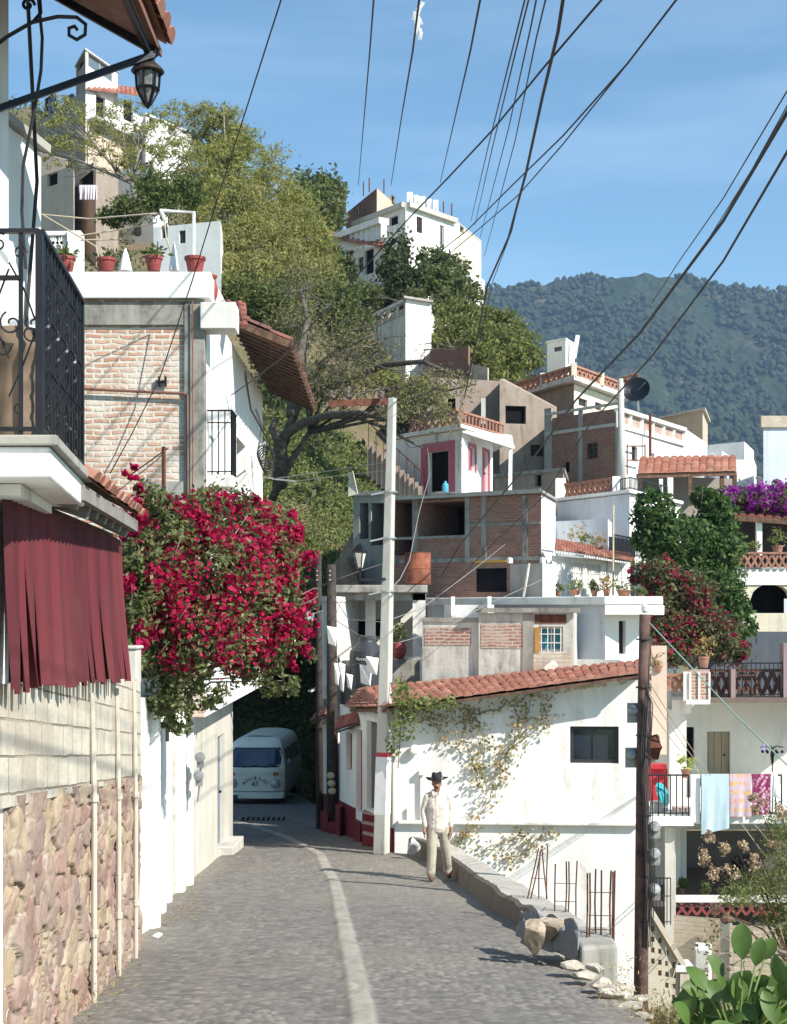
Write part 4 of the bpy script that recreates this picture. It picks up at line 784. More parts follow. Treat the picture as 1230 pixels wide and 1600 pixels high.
for y in (770,842,925):
    mb=MB(); q=f(y); mb.lathe([(.14,0),(.14,.03),(.13,.03)],q,8); mb.bar(q+Vector((-.12,-.12,0)),q+Vector((-.35,-.15,-.05)),.03); obj('clamp',mb,GREYM,cpole)
lm=thing('street_lamp','black street lantern on an L bracket fixed to the concrete pole','lamp',P(564,905,27.3)); k=27.3/F
mb=MB(); mb.bar(P(563,906,27.3),P(602,905,27.4),.05,.05); mb.bar(P(563,908,27.3),P(563,888,27.3),.045,.045); obj('bracket',mb,IRON,lm)
mb=MB(); c=P(563,888,27.3); mb.lathe([(4*k,0),(10*k,24*k),(10*k,24*k),(9*k,24.2*k)],c,4,0,Matrix.Rotation(R(20),3,'Z')); obj('glass_panel',mb,plain('frosted_lamp_glass',(.62,.58,.5),.35),lm)
mb=MB(); mb.lathe([(12.5*k,24.5*k),(13*k,27*k),(6*k,36*k),(2*k,38*k),(0,40*k)],c,4,0,Matrix.Rotation(R(20),3,'Z'))
for j in range(4): a=R(20)+j*math.pi/2; mb.bar(c+Vector((4.2*k*math.cos(a),4.2*k*math.sin(a),0)),c+Vector((10.3*k*math.cos(a),10.3*k*math.sin(a),24*k)),.02); 
mb.lathe([(5*k,-2*k),(5*k,1*k)],c,8); obj('cap',mb,IRON,lm)
# ---------------- brown wooden pole on the right
wp=thing('wooden_pole','brown wooden utility pole with meters and wires in front of the bright facade edge','pole',P(1003,1590,20)); mb=MB()
mb.tube([P(1001,1640,20),P(1002,1500,20),P(1004,1200,20),P(1008,960,20)],[.105,.095,.085,.075],12); obj('shaft',mb,plain('brown_pole_wood',(.10,.06,.05),.85,0,.4,7,.5),wp,smooth=True)
mb=MB(); q=P(1008,958,20); mb.lathe([(.03,0),(.05,.03),(.05,.1),(.02,.12)],q,8); obj('insulator',mb,plain('white_porcelain',(.7,.7,.68),.3),wp)
k=20/F
for (x,y,w,h) in ((988,1110,12,26),(985,1180,12,30)):
    mb=MB(); q=P(x+2,y,20.05); mb.lathe([(0,-.06),(.06,-.06),(.075,-.03),(.075,.04),(.05,.07),(0,.08)],q,12,0,Matrix.Rotation(R(80),3,'X')); mb.box(q.x-.08,q.x+.08,q.y+.01,q.y+.05,q.z-.17,q.z+.10); mb.bar(q+Vector((0,.03,0)),q+Vector((.14,.05,0)),.02); obj('meter',mb,GREYM,wp)
for (x,y) in ((1022,1293),(1022,1335),(1022,1390)):
    mb=MB(); q=P(x,y,20); mb.lathe([(0,-.06),(.07,-.06),(.085,-.03),(.085,.05),(.06,.09),(0,.1)],q,12,0,Matrix.Rotation(R(75),3,'X')); mb.box(q.x-.09,q.x+.09,q.y+.02,q.y+.06,q.z-.15,q.z-.02); obj('meter',mb,plain('meter_body',(.33,.33,.33),.35,.2,.3,9),wp)
mb=MB()
for kx in range(7): mb.tube([P(1014+kx*2.4,1150,20),P(1016+kx*2.6,1168,19.9),P(1013+kx*2.4,1186,20)],.018,5)
for kx in range(3): mb.tube([P(1012+kx*3,1152,19.95),P(1025+kx,1148,19.9),P(1034-kx,1168,19.95),P(1022,1188,20),P(1011,1180,19.9)],.012,5)
obj('junction_coil',mb,RUST,wp)
mb=MB()
for kx in range(6):
    x=998+kx*2.6; mb.tube([P(1010,1065+kx*3,19.85),P(x+9,1100,19.87),P(x+4,1180+kx*6,19.85),P(x+8,1260,19.87),P(x+12,1380,19.85),P(x+8,1480,19.9)],.008,4)
for y in (1000,1075,1150,1275,1330,1370,1440): q=P(1005,y,20); mb.lathe([(.10,0),(.10,.02),(.09,.02)],q,10)
mb.tube([P(1012,1330,20),P(1019,1380,20),P(1014,1440,20)],.02,5); obj('wiring',mb,WIRE,wp)
# ---------------- low wall with rebar along the drop
pw=thing('low_wall','low stained concrete wall along the drop with reinforcement bars standing in it','wall',(1.3,20,-4))
pts=[(.30,27.45),(.62,26.6),(1.06,23.4),(1.26,19.6),(1.48,16.6),(1.60,14.6)]; hh=[.32,.32,.26,.23,.19,.15]; ww=[.35,.36,.38,.42,.42,.4]
mb=MB()
for i in range(len(pts)-1):
    n_=24
    for j in range(n_):
        def at(t):
            a=Vector((*pts[i],hh[i])).lerp(Vector((*pts[i+1],hh[i+1])),t); w_=ww[i]*(1-t)+ww[i+1]*t; jt=.10*(float(fbm(np.array([a.y*2.2]),np.array([.3]),4,3)[0])-.5); z=RZ(a.y)+a.z+.09*(float(fbm(np.array([a.y*1.7]),np.array([4.3]),4,5)[0])-.5); return [Vector((a.x+jt-.05,a.y,RZ(a.y)-.2)),Vector((a.x+jt,a.y,z-.03)),Vector((a.x+jt+.05,a.y,z)),Vector((a.x+w_,a.y,z-.01)),Vector((a.x+w_+.03,a.y,RZ(a.y)-2.5))]
        p,q=at(j/n_),at((j+1)/n_); mb.add(p+q,[(k+5,k,k+1,k+6) for k in (0,1)],1); mb.add(p+q,[(k+5,k,k+1,k+6) for k in (2,3)],0)
        if (i,j)==(len(pts)-2,n_-1): mb.add(q,[(0,1,2,3,4)])
obj('wall',mb,[plaster('wall_top_cement',(.46,.43,.38),.8,(.2,.17,.14),.9,.8),plaster('dark_stone_face',(.20,.17,.14),.8,(.06,.05,.04),.95,1.0)],pw,smooth=False)
mb=MB(); a=P(905,1465,12.9); b=P(964,1530,12.9); mb.prism([(a.x,12.75),(b.x,12.85),(b.x+.02,13.6),(a.x-.05,13.6)],-3.6,Z(1470,13.)); obj('end_block',mb,CONC,pw,bevel=.03)
def cage(label,d,lst,ties,zoff=0):
    t=thing('rebar_bundle',label,'rebar',P(lst[0][0],lst[0][2],d),'rebar bundles in the low wall')
    for x0,y0,y1,x1 in lst:
        mb=MB(); p=P(x0,y1+6,d+random.uniform(-.12,.12)); q=P(x1,y0,d+random.uniform(-.1,.1)); m1=p.lerp(q,.5)+Vector((random.uniform(-.01,.01),0,0)); mb.tube([p,m1,q],.0085,5); obj('bar',mb,RODM,t)
        # 
    for (xa,xb,y) in ties:
        mb=MB(); mb.tube([P(xa,y,d-.1),P(xb,y+1,d-.1),P(xb,y+1,d+.12),P(xa,y,d+.12),P(xa,y,d-.1)],.004,4); obj('tie',mb,RODM,t)
cage('rusty rebar bent together like a teepee on the low wall',17.6,[(824,1325,1400,842),(829,1326,1400,846),(842,1330,1398,844),(855,1326,1398,847),(854,1322,1400,856)],[(828,854,1372)])
cage('second rusty rebar bundle of four bars on the low wall',16.0,[(867,1350,1424,868),(884,1346,1420,885),(888,1346,1424,889),(900,1345,1426,902)],[(867,901,1380),(867,901,1408)])
cage('nearest and widest rusty rebar bundle on the end block',13.2,[(917,1364,1463,918),(921,1364,1463,922),(931,1358,1458,931),(939,1360,1464,940),(954,1360,1462,955),(957,1362,1464,958),(959,1360,1464,961)],[(917,959,1394),(917,959,1430),(917,959,1452)])
# boulder, crumpled sheet, stones
def rock(name,label,cat,c,r,seed,mat=ROCK,rough=.35,group=None,sub=3,kind=None):
    rg=np.random.default_rng(seed); bm=__import__('bmesh').new(); __import__('bmesh').ops.create_icosphere(bm,subdivisions=sub,radius=1)
    pl_=[(Vector(rg.normal(size=3)).normalized(),rg.uniform(.42,.8)) for _ in range(13)]
    for v in bm.verts:
        for nn,dd in pl_:
            e=v.co.dot(nn)-dd
            if e>0: v.co-=nn*e*.95
        v.co*=1+rg.uniform(-.03,.03)*rough*3; v.co=Vector((v.co.x*r[0],v.co.y*r[1],v.co.z*r[2]))
    me=bpy.data.meshes.new(name); bm.to_mesh(me); bm.free(); me.polygons.foreach_set('use_smooth',[False]*len(me.polygons))
    o=mesh_obj(name,me,mat,None,Vector(c)); tag(o,label,cat,group); return o
rock('boulder','jagged tan boulder lying at the road edge beside the grey sheet','rock',P(833,1470,13.1),(.145,.16,.21),5)
rock('boulder','smaller pale brown rock leaning on the jagged boulder','rock',P(862,1452,13.25),(.14,.15,.17),8)
sh=MB(); rg=np.random.default_rng(12)
for i in range(15):
    t=i/14; c=P(812,1455,13.9).lerp(P(898,1476,13.0),t)
    for j in range(12):
        a=-.5+ j/11*4.1; rr=.175*(1+.25*math.sin(i*1.3+j*2.1)*.5+rg.uniform(-.08,.08)); sh.v.append((c[0]+math.sin(a)*.03,c[1]+math.cos(a)*rr*1.1,c[2]+math.sin(a)*rr+.03*math.sin(j*1.7)))
for i in range(14):
    for j in range(11): sh.f.append((i*12+j,i*12+j+1,(i+1)*12+j+1,(i+1)*12+j)); sh.m.append(0)
o=obj('crumpled_sheet',sh,plaster('grey_tarp',(.22,.235,.25),.6,(.08,.08,.09),.7)); tag(o,'crumpled dark grey tarpaulin roll lying behind the tan boulder','tarpaulin'); q=o.modifiers.new('s','SOLIDIFY'); q.thickness=.012
SP=[(912,1525,11.9,.18,.05),(938,1540,11.4,.12,.07),(955,1552,11.1,.13,.05),(975,1545,11.3,.16,.04),(985,1570,10.8,.12,.05),(895,1508,12.4,.13,.05),(1010,1588,10.3,.10,.04),(965,1575,10.7,.07,.04),(930,1512,12.2,.11,.06),(1000,1560,10.9,.14,.03)]
DSC=['long flat pale slab at the broken road edge below the end block','angular pale stone beside the long flat slab','flat stone in the middle of the broken road edge','broad thin slab sticking out at the road edge','pale stone close to the foot of the brown pole','flat stone tucked under the end block of the low wall','lowest pale stone at the bottom of the broken edge','small round stone on the road side of the broken edge','chunky stone right against the end block','thin wide slab just left of the brown pole']
for i,(x,y,d,r,h) in enumerate(SP):
    c=P(x,y,d); c.z=max(c.z,float(RZ(d))-.1); o=rock('edge_stone',DSC[i],'stone',c,(r,r*.9,h),20+i,plain('pale_stone',(.45,.41,.34),.95,0,.3,5,.7),.3,'stones along the broken road edge',2); o.rotation_euler=(R(random.uniform(-8,8)),R(random.uniform(-5,14)),R(random.uniform(0,90)))
rock('bag','dirty white plastic bag dumped at the foot of the low wall','bag',P(646,1322,26.6),(.17,.15,.19),31,plain('plastic_bag',(.55,.56,.58),.35,0,.3,4,.3),.5)
o=rock('litter','small white paper cup lying by the left wall','litter',P(246,1462,15.3),(.07,.04,.035),33,plain('paper_white',(.75,.74,.73),.6),.2)
# road edge earth, weeds
tag(leaves('dry_weeds',cloud([(Vector((1.78,10.5,RZ(10.5)-.03)),(.15,1.2,.04)),(Vector((-2.2,10.6,RZ(10.6)+.02)),(.08,1.6,.05)),(Vector((-2.5,17.5,RZ(17.5)+.03)),(.08,1.5,.04))],1500,5,16,.2),.022,FDRY,seed=5,asp=.2),'dry straw coloured weeds along both road edges','weeds',kind='stuff')
# creeper on the bright facade
cr=thing('wall_creeper','dry orange and green creeper hanging down the bright white facade','creeper',on_face(760,.1)+Vector((0,0,-3))); mb=MB(); cen=[]; rg=np.random.default_rng(8)
paths=[[(660,1110),(700,1120),(745,1115),(790,1105),(835,1085),(880,1070)],[(725,1105),(745,1130),(760,1160),(752,1200),(742,1240)],[(800,1100),(815,1130),(800,1165),(775,1200),(765,1250),(740,1290)],[(855,1090),(845,1120),(860,1140)],[(830,1085),(820,1140),(790,1180),(780,1230)],[(640,1090),(655,1120),(690,1135),(700,1170)],[(735,1120),(720,1150),(735,1180),(745,1215)],[(740,1290),(720,1310),(700,1330)],[(820,1300),(780,1320),(745,1335)],[(870,1298),(840,1310),(815,1335),(780,1345)]]
for p in paths:
    pp=[]
    for a,b in zip(p[:-1],p[1:]):
        for k in range(5): t=k/5; pp.append((a[0]*(1-t)+b[0]*t+rg.normal()*2,a[1]*(1-t)+b[1]*t+rg.normal()*2))
    ps=[]
    for x,y in pp:
        q=on_face(x,.04+abs(rg.normal())*.05); q.z=Z(y,q.y); ps.append(q)
        for k in range(rg.integers(3,16)): 
            e=rg.normal(size=3)*np.array((.10,.03,.10)); cen.append((q.x+e[0],q.y-abs(e[1]),q.z+e[2]))
    mb.tube(ps,.007,4)
obj('stem',mb,WOODB,cr,uv=False); leaves('foliage',cen,.036,fol('creeper_dry',[(.42,.27,.12),(.34,.24,.10),(.20,.24,.07),(.5,.36,.2),(.15,.2,.05)]),cr,3,.8)
cg=thing('green_creeper','bright green creeper climbing beside the concrete pole onto the tile roof','creeper',P(632,1120,27)); c_=cloud([(P(628,1090,27.0),(.16,.12,.25)),(P(632,1130,27.0),(.2,.1,.3)),(P(660,1098,27.0),(.35,.12,.12)),(P(615,1160,27.3),(.04,.05,.4)),(P(690,1100,26.9),(.3,.1,.08)),(P(627,1065,27.4),(.06,.06,.2))],1000,2,14,.3)
leaves('foliage',c_,.04,FV,cg,3,.8); mb=MB(); mb.tube([P(622,1200,27.2),P(628,1120,27.1),P(627,1050,27.3)],.012,4); obj('stem',mb,WOODB,cg)
# ================================================================ middle distance houses
def surround(root,A,B,h,w=.12,mat=None,off=.03,name='window_surround',ph=None):
    ln=math.hypot(B[0]-A[0],B[1]-A[1]); s0,k0=on_edge(A,B,h[0]); s1,k1=on_edge(A,B,h[2]); kk=(k0+k1)/2; u0,u1,z0,z1=s0*ln,s1*ln,Z(h[3],kk),Z(h[1],kk)
    d=Vector((B[0]-A[0],B[1]-A[1],0)).normalized(); o=Vector((d.y,-d.x,0)); mb=MB()
    for a,b,c,e in ((u0-w,u0,z0-w*.2,z1+w),(u1,u1+w,z0-w*.2,z1+w),(u0,u1,z1,z1+w)):
        p=Vector((*A,0))+d*a; q=Vector((*A,0))+d*b; mb.prism([(v.x,v.y) for v in (p+o*off,q+o*off,q-o*.01,p-o*.01)],c,e)
    obj(name,mb,mat,root)
def face_box(root,name,A,B,x0,x1,y0,y1,off,mat,bevel=0,dz=0,zr=None):
    s0,k0=on_edge(A,B,x0); s1,k1=on_edge(A,B,x1); f=lambda s:(A[0]+(B[0]-A[0])*s,A[1]+(B[1]-A[1])*s); mb=MB(); kk=(k0+k1)/2
    strip(mb,f(s0),f(s1),*(zr or (Z(y1,kk),Z(y0,kk))),off); return obj(name,mb,mat,root,bevel=bevel)
def slabp(root,name,plan,z0,z1,mat,bevel=0):
    mb=MB(); mb.prism([XY(*p) for p in plan],z0,z1); return obj(name,mb,mat,root,bevel=bevel)
# tank terrace
t=thing('tank_terrace','mouldy flat roofed terrace with pillars behind the concrete pole and the black tank','house',(-.2,36,-6))
slabp(t,'roof_slab',[(523,34.6),(668,34.6),(668,38.6),(523,38.6)],Z(926,34.6),Z(914,34.6),DCONC,.02)
slabp(t,'roof_beam',[(525,34.8),(666,34.8),(666,35.1),(525,35.1)],Z(938,34.8),Z(926.3,34.8),DCONC)
for a,b,d,m_ in ((527,534,34.9,W3),(571,587,35.6,W2),(645,665,34.8,W2),(602,611,36.2,W2)): slabp(t,'pillar',[(a,d),(b,d),(b,d+.3),(a,d+.3)],-6,Z(927,34.6),m_)
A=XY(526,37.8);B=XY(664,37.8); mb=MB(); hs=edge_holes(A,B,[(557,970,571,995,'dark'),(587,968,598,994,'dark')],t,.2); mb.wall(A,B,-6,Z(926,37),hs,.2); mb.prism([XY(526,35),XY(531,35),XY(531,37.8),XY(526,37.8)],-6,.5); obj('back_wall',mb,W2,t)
slabp(t,'parapet',[(604,34.7),(661,34.7),(661,34.9),(604,34.9)],-6,Z(1031,34.7),DCONC); slabp(t,'side_block',[(528,34.4),(548,34.2),(549,34.6),(529,34.8)],-6,Z(1032,34.4),DCONC)
slabp(t,'floor',[(526,34.9),(661,34.9),(661,37.8),(526,37.8)],-2.2,-1.95,CONC)
tk=thing('water_tank','black plastic rooftop water tank with white lettering left of the concrete pole','tank',P(573,1085,33.6)); k=33.6/F; c=P(573,1085,33.6); mb=MB()
mb.lathe([(26*k,0),(27*k,5*k),(26*k,10*k),(27*k,15*k),(26*k,40*k),(27*k,60*k),(26*k,68*k),(14*k,82*k),(13*k,84*k),(12.5*k,90*k),(9*k,91*k),(0,92*k)],c,28); obj('body',mb,plain('tank_black',(.035,.04,.048),.45,0,.15,4,.05),tk,smooth=False)
for i,ch in enumerate('Rotoplas'):
    a=-math.pi/2+(-3.7+i*.95)*.145*1.0; rr=27.4*k; M=Matrix.Translation((math.cos(a)*rr,math.sin(a)*rr,56*k))@Matrix.Rotation(a+math.pi/2,4,'Z')@Matrix.Rotation(R(90),4,'X'); text_mesh('lettering',ch,.105,WHITEM,tk,M,.003)
t2=thing('potted_plant','red clay pot with a green shrub on the terrace parapet right of the concrete pole','plant',P(624,1030,34.8)); c=P(624,1030,34.8); k=34.8/F; mb=MB(); mb.lathe([(6*k,0),(11*k,10*k),(11.5*k,18*k),(8*k,25*k),(10*k,28*k),(8*k,28*k),(0,24*k)],c,16); obj('pot',mb,TERRAR,t2)
leaves('foliage',cloud([(c+Vector((-.06,0,.58)),(.17,.15,.25))],260,3,20,.3),.05,FG,t2,3)
# stained terrace room
t,pl=house('stained_terrace','mould streaked terrace room with bare brick patches and coloured window panes','house',[(748,31.2),(896,30.8),(902,33.4),(748,33.6)],-6,Z(958,31),W3,{0:[(842,979,880,1018,'grille',FRW,plain('turquoise_pane',(.03,.22,.27),.3))]},dep=.15)
A,B=pl[0],pl[1]; face_box(t,'cornice',A,B,744,906,950,957,.12,DCONC); face_box(t,'brick_patch',A,B,752,816,975,1013,.012,BR2)
face_box(t,'orange_shutter',A,B,836,843,980,1020,.03,plain('orange_board',(.45,.22,.05),.7)); face_box(t,'brick_sill',A,B,833,892,1020,1052,.02,BR4); face_box(t,'concrete_post',A,B,817,834,957,1060,.025,DCONC); face_box(t,'lintel',A,B,836,885,960,974,.015,RUST)
t,pl=house('terrace_wall','low black stained parapet wall with a brick patch left of the coloured window room','wall',[(660,31.6),(747,31.3),(747,31.7),(660,32.0)],-6,Z(968,31.5),W3)
face_box(t,'brick_patch',pl[0],pl[1],664,736,980,1008,.012,BR2); face_box(t,'coping',pl[0],pl[1],659,747,965,972,.03,DCONC)
c=P(862,1032,30.6); o=rock('sack','pale lumpy sack lying under the coloured window','sack',(c.x,30.55,Z(1042,30.5)),(.22,.15,.17),44,plain('sack_cloth',(.6,.52,.45),.9),.3)
# long slab house
t,pl=house('slab_house','pale house with long white roof slab and one narrow dark window behind the tile roof','house',[(668,36.4),(946,33.1),(1004,33.7),(1010,38.5),(700,41)],-6,Z(945,33.1),[LAV,W1],{1:[(967,970,978,1022,'win',FRB)]},mats2={1:1,2:1})  # left face wears the shade tint, right face the sunlit white
slabp(t,'roof_slab',[(664,36.1),(945,32.7),(1036,32.9),(1036,38.6),(690,41.2)],Z(945,33.1)+.004,Z(932,33.1),W2,.02); slabp(t,'roof_edge',[(945,32.66),(1038,32.86),(1038,34.4),(947,34.4)],Z(961,33.1),Z(945,33.1)-.01,W1,.02)
mb=MB(); mb.prism([XY(694,34.2),XY(772,33.9),XY(772,34.0),XY(694,34.3)],Z(976,34),Z(945,34)); tag(obj('sunlit_wall_strip',mb,W1),'white strip painting the sunlit part of the wall above the black stained parapet','wall')  # separate white strip stands for sunlight on the house wall
for i,x in enumerate((705,762)):
    mb=MB(); mb.prism([XY(x,33.5),XY(x+6,33.5),XY(x+6,34.1),XY(x,34.1)],Z(962,33.5),Z(932,33.5)); tag(obj('roof_beam',mb,W1),['left','right'][i]+' white beam end poking out under the long roof slab','beam')
# red roof end debris / brick kiln lump behind the brown pole
slabp(t,'brick_chimney',[(1018,31.5),(1042,31.5),(1042,32.2),(1018,32.2)],-3,Z(1010,31.5),OCH)
# brick building with open floor
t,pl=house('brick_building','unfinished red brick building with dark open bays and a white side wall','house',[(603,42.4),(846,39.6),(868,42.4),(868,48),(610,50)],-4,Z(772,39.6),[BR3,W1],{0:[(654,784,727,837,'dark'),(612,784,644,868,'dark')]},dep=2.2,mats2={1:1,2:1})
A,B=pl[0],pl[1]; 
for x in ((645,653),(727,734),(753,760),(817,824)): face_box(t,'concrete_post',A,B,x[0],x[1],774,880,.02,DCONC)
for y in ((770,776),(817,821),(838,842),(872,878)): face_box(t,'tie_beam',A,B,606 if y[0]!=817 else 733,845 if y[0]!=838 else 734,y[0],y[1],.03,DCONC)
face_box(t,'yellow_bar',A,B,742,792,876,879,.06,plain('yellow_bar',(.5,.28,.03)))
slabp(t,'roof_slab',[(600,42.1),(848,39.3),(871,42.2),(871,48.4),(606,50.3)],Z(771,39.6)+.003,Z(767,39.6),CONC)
face_box(t,'recess_shade',A,B,745,792,888,925,.01,DARK)  # flat near-black panel paints the shade of a recess
mb=MB(); c=P(653,913.5,36.4); k=36.4/F; mb.lathe([(20*k,0),(21*k,2*k),(20.3*k,3*k),(20.3*k,24*k),(21*k,25*k),(20.3*k,26*k),(20.3*k,48*k),(21*k,50*k),(19*k,50*k),(19*k,47*k),(0,47*k)],c,26); tag(obj('rusty_drum',mb,plain('rusted_drum',(.26,.09,.05),.85,.1,.55,2.5,.3)),'large rusty drum standing on the mouldy terrace roof','drum')
t,pl=house('water_cistern','grey concrete cistern box with a pale right side below the brick building','tank',[(797,36.6),(848,35.6),(868,36.6),(818,38)],-2,Z(880,35.6),[CONC,W2],mats2={1:1}); mb=MB(); mb.tube([P(827,880,35.8),P(824,900,35.8),P(818,932,35.9)],.03,6); obj('pipe',mb,W3,t); mb=MB(); mb.lathe([(.07,0),(.07,.12),(.03,.14),(0,.14)],P(797,880,36.5),10); mb.lathe([(.07,0),(.07,.12),(.03,.14),(0,.14)],P(848,880,35.9),10); obj('vent_cap',mb,W1,t)  # right side gets the paler material for the light on it
# shack and stairs on the left of the brick building
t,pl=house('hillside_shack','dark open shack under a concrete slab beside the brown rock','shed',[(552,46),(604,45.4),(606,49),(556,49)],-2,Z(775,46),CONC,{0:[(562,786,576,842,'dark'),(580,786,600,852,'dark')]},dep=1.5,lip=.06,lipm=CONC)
st=thing('outside_stairs','concrete flight of stairs climbing the hillside left of the pink framed door','stairs',P(610,770,45)); mb=MB()
for k in range(12): a=P(574+k*7.2,690+k*6.3,46.8-.1*k); mb.prism([(a.x,a.y),(a.x+.16,a.y-.01),(a.x+.16,a.y+1.1),(a.x,a.y+1.1)],a.z-1.1,a.z)
obj('flight',mb,GREYW,st); mb=MB(); p=P(576,660,46.5); q=P(660,738,45.4); mb.bar(p,q,.03); 
for k in range(8): c=p.lerp(q,k/7); mb.bar(c,c-Vector((0,0,.8)),.025)
obj('handrail',mb,RUST,st)
mb=MB(); mb.add([P(546,738,45.2),P(552,736,45.0),P(560,772,45),P(545,776,45.1)],[(0,1,2,3)]); o=obj('canvas_sheet',mb,plain('pale_canvas',(.6,.56,.45),.9)); tag(o,'pale torn canvas sheet hanging on the hillside shack','cloth'); q=o.modifiers.new('s','SOLIDIFY'); q.thickness=.03
rock('hillside_rock','big bare brown rock outcrop above the narrow white house','rock',P(575,868,46.5),(1.1,1.0,.95),61,plain('brown_rock',(.25,.18,.13),1,0,.35,2,.8),.5,sub=4)
rock('hillside_rock','smaller brown rock below the vine covered slope','rock',P(545,905,45.5),(.8,.8,.8),63,plain('brown_rock',(.25,.18,.13),1,0,.35,2,.8),.5,sub=4)
# house with pink framed openings
t,pl=house('pink_trim_house','small white house with pink framed door and arched windows on the brick building','house',[(618,48.2),(721.5,45.6),(770,49.2),(680,53)],0,Z(672,45.6),[W2,W1],{0:[(668,705,702,768,'dark')],1:[(733,698,742,736,'win',PINK),(755,706,763,769,'door',PINK)]},mats2={1:1})  # left face takes the duller white to paint its shade
surround(t,pl[0],pl[1],(668,705,702,768),.28,PINK,.04,'door_surround'); surround(t,pl[1],pl[2],(733,698,742,736),.1,PINK,.04); surround(t,pl[1],pl[2],(755,706,763,769),.1,PINK,.04,'door_surround')
slabp(t,'roof_slab',[(612,48.2),(720,45.1),(800,49.0),(770,52.2),(676,54)],Z(671,45.6)+.003,Z(665,45.6),W2)
mb=MB(); a=P(735,682,45.9); e=P(803,698,48.2); f=P(790,672,47.6); mb.add([P(722,672,45.5),P(803,697,47.2),P(800,680,49),P(722,668,47.5)],[(0,1,2,3)]); mb.bar(P(722,673,45.5),P(803,699,47.2),.06,.1); mb.bar(P(798,698,47.2),P(797,768,47.2),.12,.12); mb.bar(P(775,690,46.6),P(768,680,49),.06,.08); obj('canopy',mb,W2,t)
mb=MB(); lattice(mb,XY(640,47.8),XY(716,45.5),Z(664,46.),Z(645,46.),.42,.07); bars(mb,XY(722,45.4),XY(786,48.4),Z(665,45.6),Z(645,45.6),.28,.03,.06); obj('terrace_lattice',mb,TERRA,t)
mb=MB(); mb.lathe([(.10,0),(.10,.22),(.04,.30),(.04,.34)],P(696,769,45.2),12); tag(obj('water_jug',mb,plain('jug_blue',(.08,.35,.5),.2)),'light blue water jug in front of the pink framed door','jug')
# brown wall and brick behind
house('brown_wall_house','plain grey brown house wall below the weathered brick block','house',[(668,68.5),(792,69),(796,74),(676,76)],2,[Z(590,68.5),Z(596,69),Z(596,74),Z(590,76)],GREYW,{0:[(700,622,712,640,'dark')]})
house('ochre_block','small ochre brick block beside the weathered brick block','house',[(733,76),(762,75),(764,78),(736,79)],2,[Z(568,76),Z(574,75),Z(576,78),Z(570,79)],BR4)
house('gable_house','brown house wall with a sloping top and a dark grilled window','house',[(781,63),(866,63.5),(870,67),(788,69)],1,[Z(592,63),Z(636,63.5),Z(636,67),Z(592,69)],GREYW,{0:[(790,634,822,662,'dark'),(829,695,850,713,'grille',FRB)]})
house('low_shed','low brown shed with a dark flat slab right of the pink trimmed house','shed',[(772,56),(880,53.5),(886,58),(780,60)],0,Z(736,53.5),GREYW,{0:[(835,742,846,760,'dark')]},lip=.05,lipm=DCONC)
o_m=plain('tin_pipe_white',(.55,.55,.53))
mb=MB(); mb.prism([XY(752,58),XY(759,58),XY(759,58.4),XY(752,58.4)],Z(662,58),Z(622,58)); tag(obj('concrete_stub',mb,CONC2),'pale concrete stub behind the clay lattice terrace of the pink trimmed house','post')
house('brick_block','weathered brick block with sloping top above the grey brown wall','house',[(672,79),(732,77),(738,82),(676,84)],4,[Z(548,79),Z(540,77),Z(546,82),Z(550,84)],BR3)
t,pl=house('brick_tenement','dusty brick house with grilled window and concrete bands left of the tall pale pole','house',[(852,61.5),(972,58),(985,64),(870,68)],1,Z(637,58),[BR3,W2],{0:[(917,692,934,717,'grille',FRB),(880,722,890,738,'dark')]},mats2={1:1})
for x in ((852,863),(905,911),(963,971)): face_box(t,'concrete_post',pl[0],pl[1],x[0],x[1],638,760,.05,CONC)
for y in ((668,673),(637,641)): face_box(t,'tie_beam',pl[0],pl[1],853,971,y[0],y[1],.07,CONC2)

t,pl=house('balcony_house','cream house with shade-grey left face topped by a long clay lattice balcony','house',[(790,75),(897,68.5),(973,74),(905,82)],4,Z(600,68.5),[GREYW,CREAM],{1:[(904,623,918,635,'win'),(930,629,940,641,'win')],0:[(800,606,812,622,'dark')]},mats2={1:1,2:1})  # left face greyed to paint its shade, right face in lit cream
slabp(t,'balcony_slab',[(782,74.6),(897,67.4),(984,73.6),(915,82.5),(800,80)],Z(599,68.5)+.003,Z(591,68.5),W3)
mb=MB(); z0=Z(590,68.); z1=Z(576,68.); lattice(mb,XY(785,74.2),XY(897,67.7),z0,z1,.5,.09); lattice(mb,XY(898,67.7),XY(980,73.4),z0,z1,.5,.09)
obj('lattice_rail',mb,TERRA,t); mb=MB()
for x,d in ((785,74.2),(848,70.5),(897,67.6),(940,70.4),(980,73.4)): mb=MB(); c=P(x,590,d); mb.box(c.x-.12,c.x+.12,c.y-.12,c.y+.12,z0,z1+.2); obj('post',mb,CREAM,t)

# white house with terrace
t,pl=house('terrace_house','white house with long clay panelled terrace rail right of the tall pale pole','house',[(966,58),(1068,64.4),(1045,72),(940,66)],1,Z(661,58),W1,{0:[(987,698,996,721,'win'),(1016,708,1023,724,'win',FRW)]})
A,B=pl[0],pl[1]; mb=MB(); z0=Z(661,58)+.01; z1=Z(643,58); balus(mb,A,B,z0,z1,1.3,.16); obj('terrace_rail',mb,W2,t); mb=MB(); strip(mb,A,B,z0+.02,z1-.04,-.04); obj('clay_panel',mb,BR2,t)
slabp(t,'roof_slab',[(964,57.7),(1070,64.2),(1047,72.4),(938,66)],z0-.2,z0-.004,W1)
mb=MB(); 
for y in (697,719): mb.bar(P(980,y,58.2),P(1008,y,59.4),.05)
for x,d in ((980,58.2),(1008,59.4)): mb.bar(P(x,694,d),P(x,742,d),.05)
tag(obj('clothes_rack',mb,RUST),'rusty square iron rack standing in front of the white terrace house','rack')
